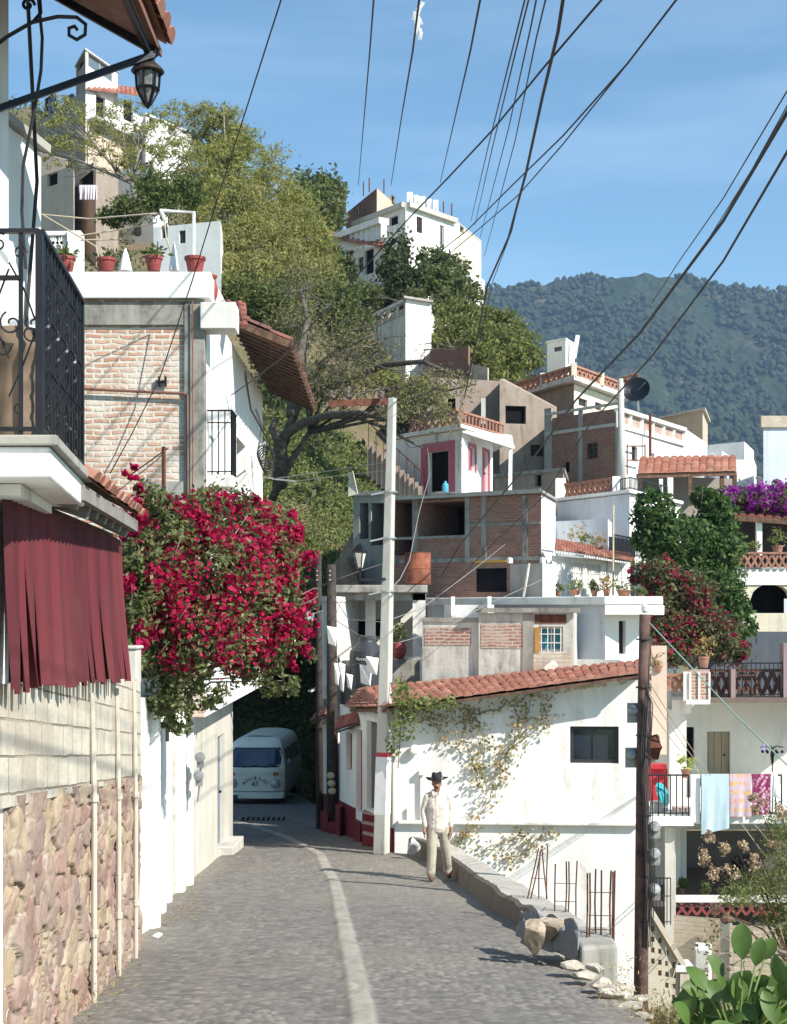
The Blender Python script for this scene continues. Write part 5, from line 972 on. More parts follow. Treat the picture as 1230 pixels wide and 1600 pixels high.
house('stair_wing','white sloping stair wing at the right end of the long terrace rail','house',[(1068,64.4),(1105,66.8),(1085,70),(1050,70)],1,[Z(668,64.4),Z(693,66.8),Z(693,70),Z(668,70)],W1)
t=thing('utility_pole','tall pale concrete pole between the brick house and the white terrace house','pole',P(970,770,56)); mb=MB(); mb.tube([P(972,800,56),P(970,592,56)],[.17,.11],8); obj('shaft',mb,plaster('pole_concrete',(.5,.49,.45)),t,smooth=True); mb=MB(); mb.bar(P(966,593,56),P(993,585,56),.08); mb.ball(P(977,594,56),.1,6); mb.ball(P(994,586,56),.09,6); obj('lamp_arm',mb,RUST,t)
ds=thing('satellite_dish','black mesh satellite dish on the house beside the tall pale pole','dish',P(995,640,60)); mb=MB(); M=Matrix.Rotation(R(-35),3,'Y')@Matrix.Rotation(R(62),3,'X'); mb.lathe([(.02,.0),(.25,.04),(.45,.12),(.56,.19),(.56,.21),(.44,.15),(.25,.07),(.0,.03)],P(995,612,60),20,0,M); obj('reflector',mb,IRON,ds)
mb=MB(); mb.bar(P(996,617,60),P(998,642,60),.07); mb.bar(P(995,612,60),P(1008,598,59.6),.03); obj('stand',mb,GREYM,ds)
t,pl=house('low_brick_house','low brown house under a thin flat slab in front of the mountain','house',[(1008,84),(1098,79),(1106,84),(1020,90)],4,Z(645,80),[BR4],lip=.09,lipm=CONC2)
house('hill_house','tiny white house with dark opening beyond the green trees','house',[(855,120),(884,118.5),(898,121),(868,124)],8,Z(532,119),W1,{0:[(866,542,878,549,'win')]},lip=.05)
mb=MB(); mb.bar(P(897,560,119),P(903,524,119),.35,.2); tag(obj('slanted_mast',mb,WHITEM),'slanted white mast beside the tiny far white house','mast')
house('flat_block','pale blue white flat block behind the clay tile pergola','house',[(1040,70),(1128,66),(1148,70),(1060,76)],0,Z(704,66),LAV)
house('flat_block','taller white flat block with plain walls right of the pale blue block','house',[(1090,74),(1163,72),(1178,76),(1100,80)],0,Z(690,72),W1)
house('flat_block','small white annex below the taller white flat block','house',[(1148,68),(1178,68),(1182,71),(1150,71)],0,Z(718,68),W1)
t,pl=house('right_edge_house','plain white house with a brick top course at the right edge below the mountain','house',[(1193,60),(1330,60),(1330,68),(1193,66)],0,Z(652,60),LAV); face_box(t,'brick_course',pl[0],pl[1],1189,1329,650,668,.1,BR4)
for x,y0,y1,d,l in ((1016,647,742,60,'thin rusty mast in front of the low brown house'),(1072,668,722,66,'thick rusty post on the pale blue flat block')):
    mb=MB(); mb.tube([P(x,y1,d),P(x,y0,d)],.06,6); tag(obj('roof_mast',mb,RUST),l,'mast')
# lattice terrace house
t,pl=house('lattice_house','white house below a clay lattice terrace behind the dense green tree','house',[(862,49.2),(984,45.6),(1064,50.2),(1040,56),(890,56)],-2,Z(772,45.6),[LAV,W1],mats2={1:1})  # shade of the left face is put into its bluish white
slabp(t,'terrace_slab',[(858,49),(984,45.2),(1068,50),(1042,56.4),(888,56.4)],Z(771,45.6)+.002,Z(766,45.6),W1)
A,B=XY(884,48.3),XY(957,46.2); mb=MB(); z0=Z(766,45.6); z1=Z(747,45.6); lattice(mb,A,B,z0,z1,.26,.06); obj('lattice_rail',mb,TERRA,t)
mb=MB()
for x0,x1,d,q in ((868,884,48.6,747),(957,970,46,744),(1043,1052,48.8,746),(1030,1036,48.2,748)): slab=[XY(x0,d),XY(x1,d),XY(x1,d+.25),XY(x0,d+.25)]; mb=MB(); mb.prism(slab,z0,Z(q,d)); obj('post',mb,W1,t)
mb=MB(); bars(mb,XY(970,46),XY(984,45.4),z0,z1,.13,.01,.03); bars(mb,XY(985,45.4),XY(1043,48.7),z0,z1,.13,.01,.03); obj('railing',mb,IRON,t)
pg=thing('tile_pergola','clay tile porch roof on posts above the lattice terrace','pergola',P(1070,765,50)); mb=MB(); tiles(mb,P(996,742,49.5),P(1150,738,51),P(1150,714,54.5),P(1000,716,53),.3,.45,th=.1); obj('tiles',mb,TILE,pg)
mb=MB(); mb.bar(P(996,744,49.6),P(1150,740,51.1),.1,.14)
for x,d in ((1000,49.7),(1078,50.4),(1128,51),(1148,51.1)): mb.bar(P(x,742,d),P(x,775,d),.13)
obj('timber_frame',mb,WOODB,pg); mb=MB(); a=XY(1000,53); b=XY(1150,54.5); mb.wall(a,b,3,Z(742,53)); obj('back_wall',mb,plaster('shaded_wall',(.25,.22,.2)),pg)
# box, tile awning wall
t,pl=house('service_block','small pale block with potted plants on top beside the brick building','house',[(862,43.2),(950,41.9),(956,43.8),(866,45)],-1,Z(811,42),LAV)
t=thing('awning_house','low white house with grilled windows and turquoise door under a clay tile awning','house',(6,42,-1)); A=XY(862,38.6); B=XY(985,43.6); mb=MB()
hs=edge_holes(A,B,[(889,880,912,928,'grille',FRW),(917,882,939,928,'grille',FRW),(869,876,877,930,'door',plain('turquoise_door',(.08,.45,.36),.6)),(960,886,972,930,'dark')],t,.15); mb.wall(A,B,-1,Z(868,38.6),hs,.15); mb.prism([XY(862,38.7),XY(862,43.6),XY(985,43.7)],-1,Z(870,38.6)); obj('wall',mb,W1,t)
mb=MB(); tiles(mb,P(866,860,38.0),P(990,878,42.5),P(985,866,44.2),P(868,843,39.6),.17,.3); ro=obj('tile_awning',mb,TILE,t); mb=MB()
p=P(866,862,38.0); q=P(990,881,42.5); 
for k in range(34): c=p.lerp(q,k/33); mb.bar(c,c+Vector((-.3,.35,.06)),.06,.05)
obj('rafter_ends',mb,W1,ro)
mb=MB(); mb.wall(XY(950,42.2),XY(992,45),-1,Z(840,43)); bars(mb,XY(958,41),XY(1004,44),Z(868,42),Z(838,42),.14,.01,.03); tag(obj('iron_fence',mb,IRON),'black iron fence beside the end of the clay tile awning','fence')
mb=MB(); mb.prism([XY(1012,40),XY(1019,40),XY(1019,40.2),XY(1012,40.2)],-2,Z(828,40)); tag(obj('concrete_post',mb,W2),'slim pale concrete post in front of the dense green tree','post')
mb=MB(); mb.tube([P(959,790,40.5),P(958,930,39)],.025,5); tag(obj('cane_pole',mb,plain('bamboo',(.45,.38,.25),.7)),'thin bamboo pole standing in front of the tile awning','pole')
# plants on roofs and terraces
def plant(px,py,d,w,h,label,fm=FG,pm=TERRA,seed=0,ph=.35,lf=.05,n=160,group='potted plants on the terraces'):
    c=P(px,py,d); k=d/F; r=w*k*.32; t=thing('potted_plant',label,'plant',c,group); mb=MB(); hh=h*k*ph; mb.lathe([(r*.7,0),(r,hh*.85),(r*1.12,hh*.86),(r*1.12,hh),(r*.9,hh),(0,hh*.9)],c,12); obj('pot',mb,pm,t)
    leaves('foliage',cloud([(c+Vector((0,0,hh+h*k*(1-ph)*.45)),(w*k*.5,w*k*.4,h*k*(1-ph)*.5))],n,seed,12,.3),lf,fm,t,seed,.4); return t
for i,(x,y,d,w,h,l,fm) in enumerate([(902,862,41.6,26,42,'tall straw coloured spiky plant on the small pale block',FDRY),(918,863,41.4,18,30,'green spiky plant beside the straw coloured one above the tile awning',FV),(937,866,41.6,24,30,'reddish dry plant at the right end above the tile awning',FDRY),
    (872,932,37,14,18,'low pot by the turquoise door',FG),(898,930,36.6,28,24,'wide bushy pot below the left grilled window',FV),(929,932,36.4,16,28,'clay pot in front of the right grilled window',FG),(948,932,36.2,18,34,'pot with pale flowers near the bamboo pole',FDRY),(975,932,36,36,30,'yellow green bushy plant at the end of the long slab roof',FV),(1000,934,34.5,20,14,'small brick coloured tray of plants on the slab roof corner',FG)]): plant(x,y,d,w,h,l,fm,seed=i)
for i,(x,y,d,w,h,l,fm) in enumerate([(1100,1043,31.8,26,48,'big terracotta pot with reddish shrub on the brick planter box',FDRY),(1028,1050,31.5,22,30,'clay pots with dry plant behind the lattice parapet',FDRY),(1072,1215,30.8,24,36,'yellow green croton on the laundry balcony',fol('croton',[(.35,.42,.08),(.45,.48,.12),(.2,.3,.05)])),(1098,1412,31,24,36,'white pot with spiky leaves on the ground floor parapet',FG),(1068,1396,31.5,14,24,'small green plant left of the white pot on the ground floor',FG)]): plant(x,y,d,w,h,l,fm,seed=30+i,pm=TERRA if i!=3 else WHITEM)
# dense tree and bougainvilleas on the right
tb=lambda x,y,d,rx,ry: (P(x,y,d),(rx,rx*.9,ry))
tree('broadleaf_tree','dense glossy green tree rising right of the slim pale post','tree',P(1085,1010,38.5),[tb(1022,800,38,.55,.6),(P(1060,850,38),(.85,.8,.7)),(P(1110,860,38.5),(.75,.8,.9)),(P(1120,800,38.5),(.5,.5,.5)),(P(1070,910,38),(.8,.8,.7)),(P(1125,930,38),(.7,.7,.7)),(P(1150,975,37.5),(.5,.5,.5)),(P(1098,775,38.5),(.3,.3,.3)),(P(1010,840,38),(.35,.35,.4))],19000,.085,fol('glossy_leaf',[(.04,.09,.022),(.08,.15,.035),(.028,.06,.018),(.14,.2,.07)],.3,),.13,None,5,22,.15,.75)
bq=[(P(1035,905,36),(.45,.5,.5)),(P(1075,930,36),(.6,.6,.6)),(P(1065,990,35.5),(.6,.5,.5)),(P(1110,985,35.5),(.6,.5,.5)),(P(1140,1015,35),(.45,.4,.35)),(P(1030,960,35.5),(.35,.4,.5)),(P(1000,895,36.5),(.3,.3,.25)),(P(1045,1020,35),(.5,.4,.3))]
b_=thing('bougainvillea','dark red bougainvillea cascading below the dense green tree','bush',P(1070,1040,36),'bougainvilleas'); leaves('foliage',cloud(bq,13000,7,25,.2,.6),.06,fol('boug_leaf2',[(.09,.11,.04),(.14,.15,.06),(.06,.08,.03),(.2,.13,.09)]),b_,7)
leaves('blossom',cloud(bq,4600,19,22,.12,.9),.055,FDR,b_,8,.8); mb=MB(); 
for c,r in bq: mb.tube([P(1080,1045,37),P(1080,1045,37).lerp(c,.6)+Vector((0,0,.2)),c],[.05,.03,.01],5)
obj('branch',mb,BARKG,b_)
# right edge house: purple bougainvillea porch, arch, lattice
t=thing('arch_house','cream and white house with clay lattice balcony and dark arch at the right edge','house',(10.5,43,-2)); A=XY(1150,41); B=XY(1340,41); mb=MB(); h=edge_holes(A,B,[(1170,912,1240,958,'dark')],t,1.0); mb.wall(A,B,-.85,Z(889,41),h,.4)
u0,u1,z0,z1=h[0]; n_=10
for i in range(n_):
    a0=i/n_; a1=(i+1)/n_; za=z0+.25+(z1-z0-.25)*math.sqrt(max(0,1-(2*a0-1)**2)); zb=z0+.25+(z1-z0-.25)*math.sqrt(max(0,1-(2*a1-1)**2)); ua=u0+(u1-u0)*a0; ub=u0+(u1-u0)*a1
    mb.add([(A[0]+ua,41,za),(A[0]+ub,41,zb),(A[0]+ub,41,z1),(A[0]+ua,41,z1)],[(0,1,2,3)]); mb.add([(A[0]+ua,41,za),(A[0]+ub,41,zb),(A[0]+ub,41.4,zb),(A[0]+ua,41.4,za)],[(3,2,1,0)])
mb.wall(B,(B[0],48),-.85,Z(889,41)); mb.wall((A[0],48),A,-.85,Z(889,41)); mb.box(A[0],B[0],41.5,48,-.9,-.8); mb.box(A[0],B[0],41.01,48,Z(889,41)-.1,Z(889,41)+.004); obj('wall',mb,CREAM,t)
mb=MB(); lattice(mb,XY(1152,40.9),XY(1336,40.9),Z(887,41),Z(866,41),.19,.045); obj('lattice_rail',mb,TERRA,t); face_box(t,'white_band',A,B,1150,1338,889,914,.04,W1); face_box(t,'tile_edge',A,B,1163,1338,999,1003,.25,TERRA); face_box(t,'dark_beam',A,B,1163,1338,1004,1010,.3,WOODB)
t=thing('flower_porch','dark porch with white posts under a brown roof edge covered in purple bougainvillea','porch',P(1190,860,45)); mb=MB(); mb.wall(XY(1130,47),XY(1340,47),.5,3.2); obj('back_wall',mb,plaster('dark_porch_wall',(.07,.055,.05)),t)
mb=MB(); tiles(mb,P(1125,806,44),P(1345,822,44),P(1345,790,47.5),P(1135,778,47.5),.25,.4); obj('roof_tiles',mb,TILEW,t); mb=MB()
for x in (1146,1186,1240): mb=MB(); mb.bar(P(x,868,44.2),P(x,812,44.2),.16); obj('post',mb,W1,t)
mb=MB(); mb.bar(P(1123,808,44),P(1345,824,44),.12,.14); obj('beam',mb,WOODB,t); mb=MB(); mb.box(XY(1125,44)[0],XY(1340,44)[0],42,47,1.2,1.36); obj('floor',mb,CONC,t)
b_=thing('bougainvillea','bright purple bougainvillea on the porch roof at the right edge','bush',P(1180,800,45),'bougainvilleas'); pb_=[(P(1145,778,44.6),(.4,.5,.3)),(P(1185,782,44.6),(.6,.6,.4)),(P(1225,785,44.6),(.6,.6,.5)),(P(1270,790,44.6),(.6,.6,.5)),(P(1215,762,45),(.3,.3,.2))]
leaves('foliage',cloud(pb_,3000,4,20,.25),.06,FG,b_,4); leaves('blossom',cloud(pb_,7500,5,30,.16,.9),.055,FP,b_,5,.8)
for i,(x,y,w,h,l) in enumerate([(1160,868,14,16,'small potted plant at the left end of the clay lattice balcony'),(1178,868,16,22,'second potted plant on the clay lattice balcony'),(1215,868,26,44,'tall leafy plant at the right end of the clay lattice balcony'),(1146,962,14,50,'cactus like plant in a clay pot beside the dark arch')]): plant(x,y,41.6 if y<900 else 40.6,w,h,l,FV,seed=60+i)
# porch floor with brown railing, and the building below
t=thing('balcony_apartment','pale house with brown railed balcony above a plank door at the right','house',(9,35,-9)); A=XY(1050,35.6); B=XY(1340,35.6); mb=MB()
h=edge_holes(A,B,[(1063,1136,1085,1192,'dark'),(1105,1143,1141,1215,'door',plaster('grey_brown_plank',(.27,.23,.16),.9,(.06,.05,.04)))],t,.15); mb.wall(A,B,-5.2,Z(1098,34.5),h,.15); obj('wall',mb,plaster('ivory_wall',(.60,.58,.52),.2),t)
slabp(t,'balcony_slab',[(1108,33.4),(1340,33.4),(1340,38),(1108,38)],Z(1098,33.4),Z(1090,33.4),plaster('brown_slab',(.16,.12,.1),.5))
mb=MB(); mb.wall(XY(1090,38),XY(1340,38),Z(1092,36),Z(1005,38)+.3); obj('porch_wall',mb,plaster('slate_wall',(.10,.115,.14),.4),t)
mb=MB(); bars(mb,XY(1111,33.5),XY(1223,33.5),Z(1089,33.5),Z(1036,33.5),.1,.008,.03,mid=Z(1047,33.5)); obj('railing',mb,IRON,t)
mb=MB(); lattice(mb,XY(1111,33.8),XY(1223,33.8),Z(1086,33.8),Z(1050,33.8),.22,.06); obj('clay_balusters',mb,plaster('brown_clay_rail',(.15,.07,.055),.3),t); mb=MB()
for x0,x1 in ((1142,1149),(1224,1232)): c=XY(x0,33.45); e=XY(x1,33.45); mb=MB(); mb.box(c[0],e[0],33.42,33.75,Z(1090,33.4),Z(1046,33.4) if x0<1200 else Z(1005,33.4)); obj('post',mb,plaster('mauve_post',(.3,.22,.22),.3),t)
mb=MB(); mb.box(XY(1015,34)[0],XY(1062,34)[0],33.2,38,-9,Z(1080,33)); mb.box(XY(1045,33)[0],XY(1062,33)[0],32.9,33.2,-9,Z(1108,33)); obj('side_wall',mb,W2,t)
t=thing('brick_planter','brick faced planter balcony with clay lattice to its left behind the brown pole','planter',P(1090,1098,31.6)); mb=MB(); mb.prism([XY(1079,31.7),XY(1109,31.7),XY(1109,34),XY(1079,34)],Z(1092,31.7),Z(1052,31.7)); obj('brick_face',mb,BR2,t)
mb=MB()
for x in (1079,1093,1109): c=XY(x,31.65); mb.box(c[0]-.02,c[0]+.02,31.66,31.72,Z(1094,31.7),Z(1050,31.7))
mb.prism([XY(1072,31.6),XY(1110,31.6),XY(1110,34.1),XY(1072,34.1)],Z(1100,31.7),Z(1093,31.7)); mb.prism([XY(1068,31.7),XY(1078,31.7),XY(1078,32.2),XY(1068,32.2)],Z(1097,31.7),Z(1050,31.7)); mb.prism([XY(1050,31.9),XY(1079,31.8),XY(1079,34),XY(1050,34)],Z(1115,31.8),Z(1094,31.8)); obj('frame',mb,W2,t)
mb=MB(); lattice(mb,XY(1016,31.9),XY(1068,31.9),Z(1080,31.9),Z(1057,31.9),.19,.05); obj('clay_lattice',mb,TERRA,t)
# laundry balcony
t=thing('laundry_balcony','white edged balcony with black bars carrying laundry at the right','balcony',P(1100,1292,30)); mb=MB(); mb.prism([XY(1008,29.9),XY(1084,29.9),XY(1084,33),XY(1008,33)],Z(1291,29.9),Z(1276,29.9)); mb.prism([XY(1084,29.95),XY(1330,29.95),XY(1330,35.5),XY(1084,35.5)],Z(1288,29.9),Z(1274,29.9)); obj('slab',mb,W1,t,bevel=.015)
mb=MB(); bars(mb,XY(1010,30),XY(1076,30),Z(1275,30),Z(1211,30),.115,.011,.03); bars(mb,XY(1096,30),XY(1221,30),Z(1275,30),Z(1211,30),.115,.011,.03); obj('railing',mb,IRON,t)
mb=MB()
for x0,x1,y in ((1079,1094,1211),(1222,1242,1205)): mb=MB(); mb.prism([XY(x0,29.92),XY(x1,29.92),XY(x1,30.12),XY(x0,30.12)],Z(1284,30),Z(y,30)); obj('post',mb,W1,t,bevel=.01)
def cloth(x0,x1,y0,y1,d,label,mat,skew=0,seed=0,amp=.02,cat='laundry',grp=None):
    rg=np.random.default_rng(seed); mb=MB(); nx,ny=14,12; ph=rg.uniform(0,6,3)
    for j in range(ny+1):
        for i in range(nx+1):
            u=i/nx;v=j/ny; x=x0+(x1-x0)*u; y=y0+(y1-y0)*v+skew*u*v; p=P(x,y,d); p.y+=amp*v*(math.sin(u*9+ph[0])+.6*math.sin(u*17+ph[1]+v*2))-.01-.05*v*(1-v); mb.v.append(tuple(p))
    mb.f=[(j*(nx+1)+i,j*(nx+1)+i+1,(j+1)*(nx+1)+i+1,(j+1)*(nx+1)+i) for j in range(ny) for i in range(nx)]; mb.m=[0]*len(mb.f)
    o=obj('laundry',mb,mat,smooth=True); tag(o,label,cat,grp); return o
def checkmat(name,base,c2,c3,s):
    m,n,b=newmat(name); t=N(n,'TexCoord'); bt=N(n,'TexBrick'); bt.offset=0; bt.offset_frequency=1; n.links.new(t.outputs['UV'],bt.inputs['Vector']); bt.inputs['Scale'].default_value=1; bt.inputs['Brick Width'].default_value=s; bt.inputs['Row Height'].default_value=s*1.1; bt.inputs['Mortar Size'].default_value=s*.27
    bt.inputs['Color1'].default_value=col(c2); bt.inputs['Color2'].default_value=col(c3); bt.inputs['Mortar'].default_value=col(base); n.links.new(bt.outputs[0],b.inputs['Base Color']); b.inputs['Roughness'].default_value=.95; return m
cloth(1096,1139,1209,1304,29.86,'light blue blanket hanging over the balcony rail',plain('blue_blanket',(.42,.54,.60),.95,0,.06,5,.3),skew=-10,seed=1)
cloth(1140,1174,1209,1276,29.86,'pink and yellow checked cloth beside the light blue blanket',checkmat('check_cloth',(.52,.40,.46),(.60,.25,.20),(.62,.46,.15),.16),seed=2)
m,n,b=newmat('floral_cloth'); vv=N(n,'TexVoronoi'); vv.inputs['Scale'].default_value=16; n.links.new(coords(n),vv.inputs['Vector']); n.links.new(mixc(n,ramp(n,vv.outputs['Distance'],.25,.6),(.55,.35,.42),(.22,.02,.10)),b.inputs['Base Color']); b.inputs['Roughness'].default_value=.95
cloth(1176,1203,1209,1273,29.86,'magenta floral cloth hanging at the right of the checked cloth',m,seed=3,amp=.03)
cloth(1205,1215,1206,1245,29.9,'small white garment between the floral cloth and the white post',plain('white_cloth',(.7,.7,.72),.9),seed=4,amp=.03)
mb=MB(); mb.bar(P(1028,1252,31.2),P(1028,1200,31.2),.36,.3,up=(0,1,0)); tag(obj('drinks_crate_rack',mb,plain('soda_red',(.42,.02,.03),.5)),'red box shaped cooler behind the balcony bars','cooler')
mb=MB(); mb.bar(P(1018,1197,31.1),P(1040,1197,31.1),.3,.1); tag(obj('tray',mb,plain('soda_red',(.42,.02,.03),.5)),'flat red tray lying above the red cooler','tray')
mb=MB(); M=Matrix.Rotation(R(-20),3,'Y')@Matrix.Rotation(R(58),3,'Z')@Matrix.Rotation(R(85),3,'X'); c=P(1035,1241,30.35); vs=[]; mb.lathe([(.0,.06),(.12,.05),(.245,.0),(.255,.0),(.25,.02),(.13,.07),(.0,.085)],c,20,0,M); tag(obj('basin',mb,plain('teal_plastic',(.03,.33,.35),.4)),'round teal plastic basin leaning behind the balcony bars','basin')
mb=MB(); a=P(1018,1275,30.9); mb.box(a.x,a.x+.3,30.6,31,a.z,Z(1250,31)); tag(obj('storage_box',mb,GREYM),'grey box on the balcony floor below the teal basin','box')
mb=MB(); a=P(1050,1275,30.9); mb.box(a.x,a.x+.34,30.5,30.9,a.z,Z(1258,31)); tag(obj('storage_box',mb,plain('crate_pinkish',(.45,.36,.33),.8)),'low pinkish crate on the balcony floor right of the basin','box')
mb=MB(); p=P(1207,1170,30.4); mb.tube([P(1207,1280,30.4),p],.012,5)
for k in range(8): a=k*math.pi/4; mb.tube([p+Vector((0,0,.0)),p+Vector((.13*math.cos(a),.1*math.sin(a),.06)),p+Vector((.26*math.cos(a),.2*math.sin(a),.03))],.008,4)
for k in range(6): a=k; mb.ball(p+Vector((.2*math.cos(a),.15*math.sin(a),-.06)),.035,5)
mb.tube([p,p-Vector((0,0,.12)),p-Vector((0,0,.32))],[.02,.045,.02],6); tag(obj('plant_hanger',mb,IRON),'black spiky metal hanger standing on the laundry balcony rail','hanger')
mb=MB(); a=P(1194,1160,30.5); mb.tube([a,a-Vector((0,0,.18))],.03,5); tag(obj('lilac_ribbon',mb,plain('lilac_plastic',(.42,.38,.72),.5)),'small lilac plastic strip hanging left of the spiky metal hanger','strip')
# ground floor
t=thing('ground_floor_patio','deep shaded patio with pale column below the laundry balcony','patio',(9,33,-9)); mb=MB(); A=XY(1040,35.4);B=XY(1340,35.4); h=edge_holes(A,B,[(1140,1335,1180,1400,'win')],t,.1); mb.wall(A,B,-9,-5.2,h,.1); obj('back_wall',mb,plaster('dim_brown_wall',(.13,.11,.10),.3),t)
slabp(t,'column',[(1039,30.2),(1056,30.2),(1056,30.5),(1039,30.5)],-9,Z(1292,30.2),CONC2,.01); mb=MB(); mb.box(XY(1010,31)[0],XY(1340,31)[0],30.6,35.4,-6.4,-6.1); obj('floor',mb,plaster('floor_shade_brown',(.09,.075,.065)),t)  # patio floor coloured dark to carry the room's shade
slabp(t,'parapet_coping',[(1056,30.25),(1340,30.25),(1340,30.5),(1056,30.5)],Z(1410,30.25),Z(1402,30.25),W2); mb=MB(); lattice(mb,XY(1058,30.35),XY(1336,30.35),Z(1430,30.3),Z(1411,30.3),.2,.04,cap=False); obj('clay_lattice',mb,plain('red_lattice',(.22,.05,.05),.8),t)
mb=MB(); bars(mb,XY(1014,29.8),XY(1048,29.8),Z(1445,29.8),Z(1372,29.8),.07,.008,.02,mid=Z(1400,29.8)); tag(obj('iron_gate',mb,IRON),'narrow black iron gate left of the patio column','gate')
house('garden_wall','dusty cream brick wall with rough top left part below the patio parapet','wall',[(1053,29),(1128,28.6),(1130,28.9),(1055,29.3)],-10,[Z(1430,29),Z(1436,28.6),Z(1436,28.9),Z(1430,29.3)],BR4)
house('garden_wall','longer cream brick garden wall behind the big leafed plant','wall',[(1140,27.4),(1330,27),(1330,27.4),(1140,27.8)],-10,[Z(1446,27.4),Z(1450,27),Z(1450,27.4),Z(1446,27.8)],BR4)
house('wall_pier','small cement pier between the two cream brick walls','pier',[(1126,28),(1142,27.9),(1144,28.4),(1127,28.5)],-10,Z(1442,28),CONC2)
mb=MB(); c=P(1136,1441,28); mb.ball(c+Vector((0,0,.06)),(.14,.1,.1),8,0,.1); tag(obj('dark_bundle',mb,WOODB),'dark lumpy bundle on the cement pier','bundle')
# pierced stair parapet
t=thing('stair_parapet','sloping cream stair parapet with rows of pierced blocks right of the brown pole','parapet',P(1050,1560,24)); d=24.0; mb=MB(); mb2=MB()
top=lambda x:1412+(x-1012)*1.72
x=1012
while x<1070:
    y=top(x)+8; r_=0
    while y<1580:
        hole=(r_%2==0 and int((x-1012)/5.5)%2==1) and r_>0 and r_<10
        if not hole: a=P(x,y,d); b=P(x+5.5,y+8.5,d); mb.box(a.x,b.x,d,d+.14,b.z,a.z)
        else: a=P(x,y,d); b=P(x+5.5,y+8.5,d); mb2.box(a.x,b.x,d+.09,d+.1,b.z,a.z)
        y+=8.5; r_+=1
    x+=5.5
mb.bar(P(1006,1404,d+.05),P(1073,1516,d+.05),.24,.08); mb.box(P(1062,0,d).x,P(1078,0,d).x,d-.05,d+.3,Z(1600,d),Z(1516,d)); obj('block_work',mb,plaster('cream_blocks',(.56,.50,.40),.5),t)
mb=MB(); mb.box(P(1055,0,d).x,P(1082,0,d).x,d-.08,d+.35,Z(1517,d),Z(1507,d)); obj('pier_cap',mb,W1,t); obj('pierced_backing',mb2,OCH,t)  # plain block panels set back behind the pierced holes
mb=MB(); mb.prism([XY(1085,24.5),XY(1110,24.4),XY(1112,24.9),XY(1086,25)],-9,Z(1482,24.5)); tag(obj('broken_pier',mb,W2,bevel=.03),'broken pale masonry pier with a dark core behind the big leafed plant','pier')
# ================================================================ hilltop houses
t,pl=house('tower_house','white lookout tower room with a long glass window on the hilltop at upper left','house',[(119,100),(134,97),(184,101),(168,106)],25,Z(88,98),[GREYW,W1],{1:[(138,94,178,117,'win',FRW,plain('grey_glass',(.12,.15,.17),.3))],0:[(121,92,131,108,'dark')]},lip=.06,lipm=CONC2,mats2={1:1,2:1})  # grey left face paints the tower's shaded side
t,pl=house('villa','tall white hilltop villa with dark doors behind the feathery tree','house',[(60,103),(134,97),(232,103),(170,112)],22,Z(140,97),[GREYW,W1],{1:[(150,150,165,184,'dark'),(193,158,209,190,'dark'),(148,204,162,228,'win')],0:[(70,150,84,180,'win'),(100,150,112,176,'win')]},mats2={1:1,2:1})  # white villa's left side greyed as painted shade
A,B=pl[1],pl[2]; face_box(t,'balcony_slab',A,B,135,228,187,192,.9,CONC2,zr=(Z(190,97),Z(185,97))); face_box(t,'tan_lower_storey',A,B,135,230,193,262,.15,OCH,zr=(22,Z(191,97))); 
mb=MB(); o_=.0; tiles(mb,P(134,141,96.6),P(232,152,102.6),P(228,140,105),P(140,131,100),.5,.7); ro=obj('tile_edge',mb,TILE,t)
house('villa','lower white villa wing with two small windows right of the tall hilltop villa','house',[(215,104),(228,99),(300,103),(280,110)],20,Z(180,99),[LAV,W1],{1:[(233,186,243,202,'win'),(263,190,276,212,'win')]},lip=.05,lipm=W1,mats2={1:1,2:1})  # bluish left face carries painted shade beside the white one
house('block_hut','pinkish block hut with one dark square window on the upper left hillside','house',[(64,82),(115,80),(118,84),(66,87)],16,Z(267,81),[OCH],{0:[(74,271,90,290,'dark')]})
house('block_hut','stepped pinkish block wall above the block hut on the upper left hillside','house',[(60,86),(104,85),(106,88),(62,90)],16,[Z(238,86),Z(250,85),Z(250,88),Z(238,90)],OCH)
house('tin_shed','dark open shed with grey walls right of the block hut','shed',[(118,84),(150,81),(185,84),(160,90)],16,[Z(255,84),Z(262,81),Z(280,84),Z(262,90)],GREYW,{0:[(124,262,146,300,'dark')]})
house('villa','white villa fragment with a pink wall shining through the tree','house',[(178,88),(240,86),(262,90),(200,95)],16,Z(262,87),[W1],{0:[(212,255,232,264,'dark')]})
house('villa','white house showing between the pots and the tree trunks','house',[(240,58),(345,57),(352,62),(248,64)],6,Z(345,57),[W1],{0:[(280,360,290,380,'win'),(252,352,262,372,'dark')]})
for i,x in enumerate((124,131,138,145)):
    cloth(x,x+7,289,312,79.5,['leftmost of four pale garments drying on the hillside','second pale garment from the left on the hillside line','third pale garment on the hillside line','rightmost of four pale garments drying on the hillside'][i],plain('washed_pink',(.62,.55,.58),.95,0,.1,9),seed=70+i,amp=.06,grp='clothes drying by the block hut')
t,pl=house('hilltop_house','big white hilltop house with small barred windows under the brick roof room','house',[(553,111.5),(634,106),(711,110.6),(640,122)],12,Z(317,106),[W2,W1],{0:[(574,338,586,351,'dark'),(609,338,622,352,'dark')],1:[(651,339,660,364,'grille'),(687,352,694,388,'win',FRW)]},mats2={1:1,2:1})
A,B=pl[1],pl[2]; zr_=(Z(317,106)-.3,Z(317,106)+.05); face_box(t,'cornice',A,B,635,710,314,321,.35,CONC2,zr=zr_); face_box(t,'cornice_side',pl[0],pl[1],554,633,314,320,.3,CONC2,zr=zr_); 
t,pl=house('roof_room','unfinished brick room on the roof of the big white hilltop house','house',[(541,119),(589,112),(622,117),(580,124)],18,Z(294,112),[BR3,BR4],{0:[(554,322,562,336,'win',FRW)],1:[(612,306,618,320,'dark')]},mats2={1:1,2:1})  # left face in darker brick to paint its shade
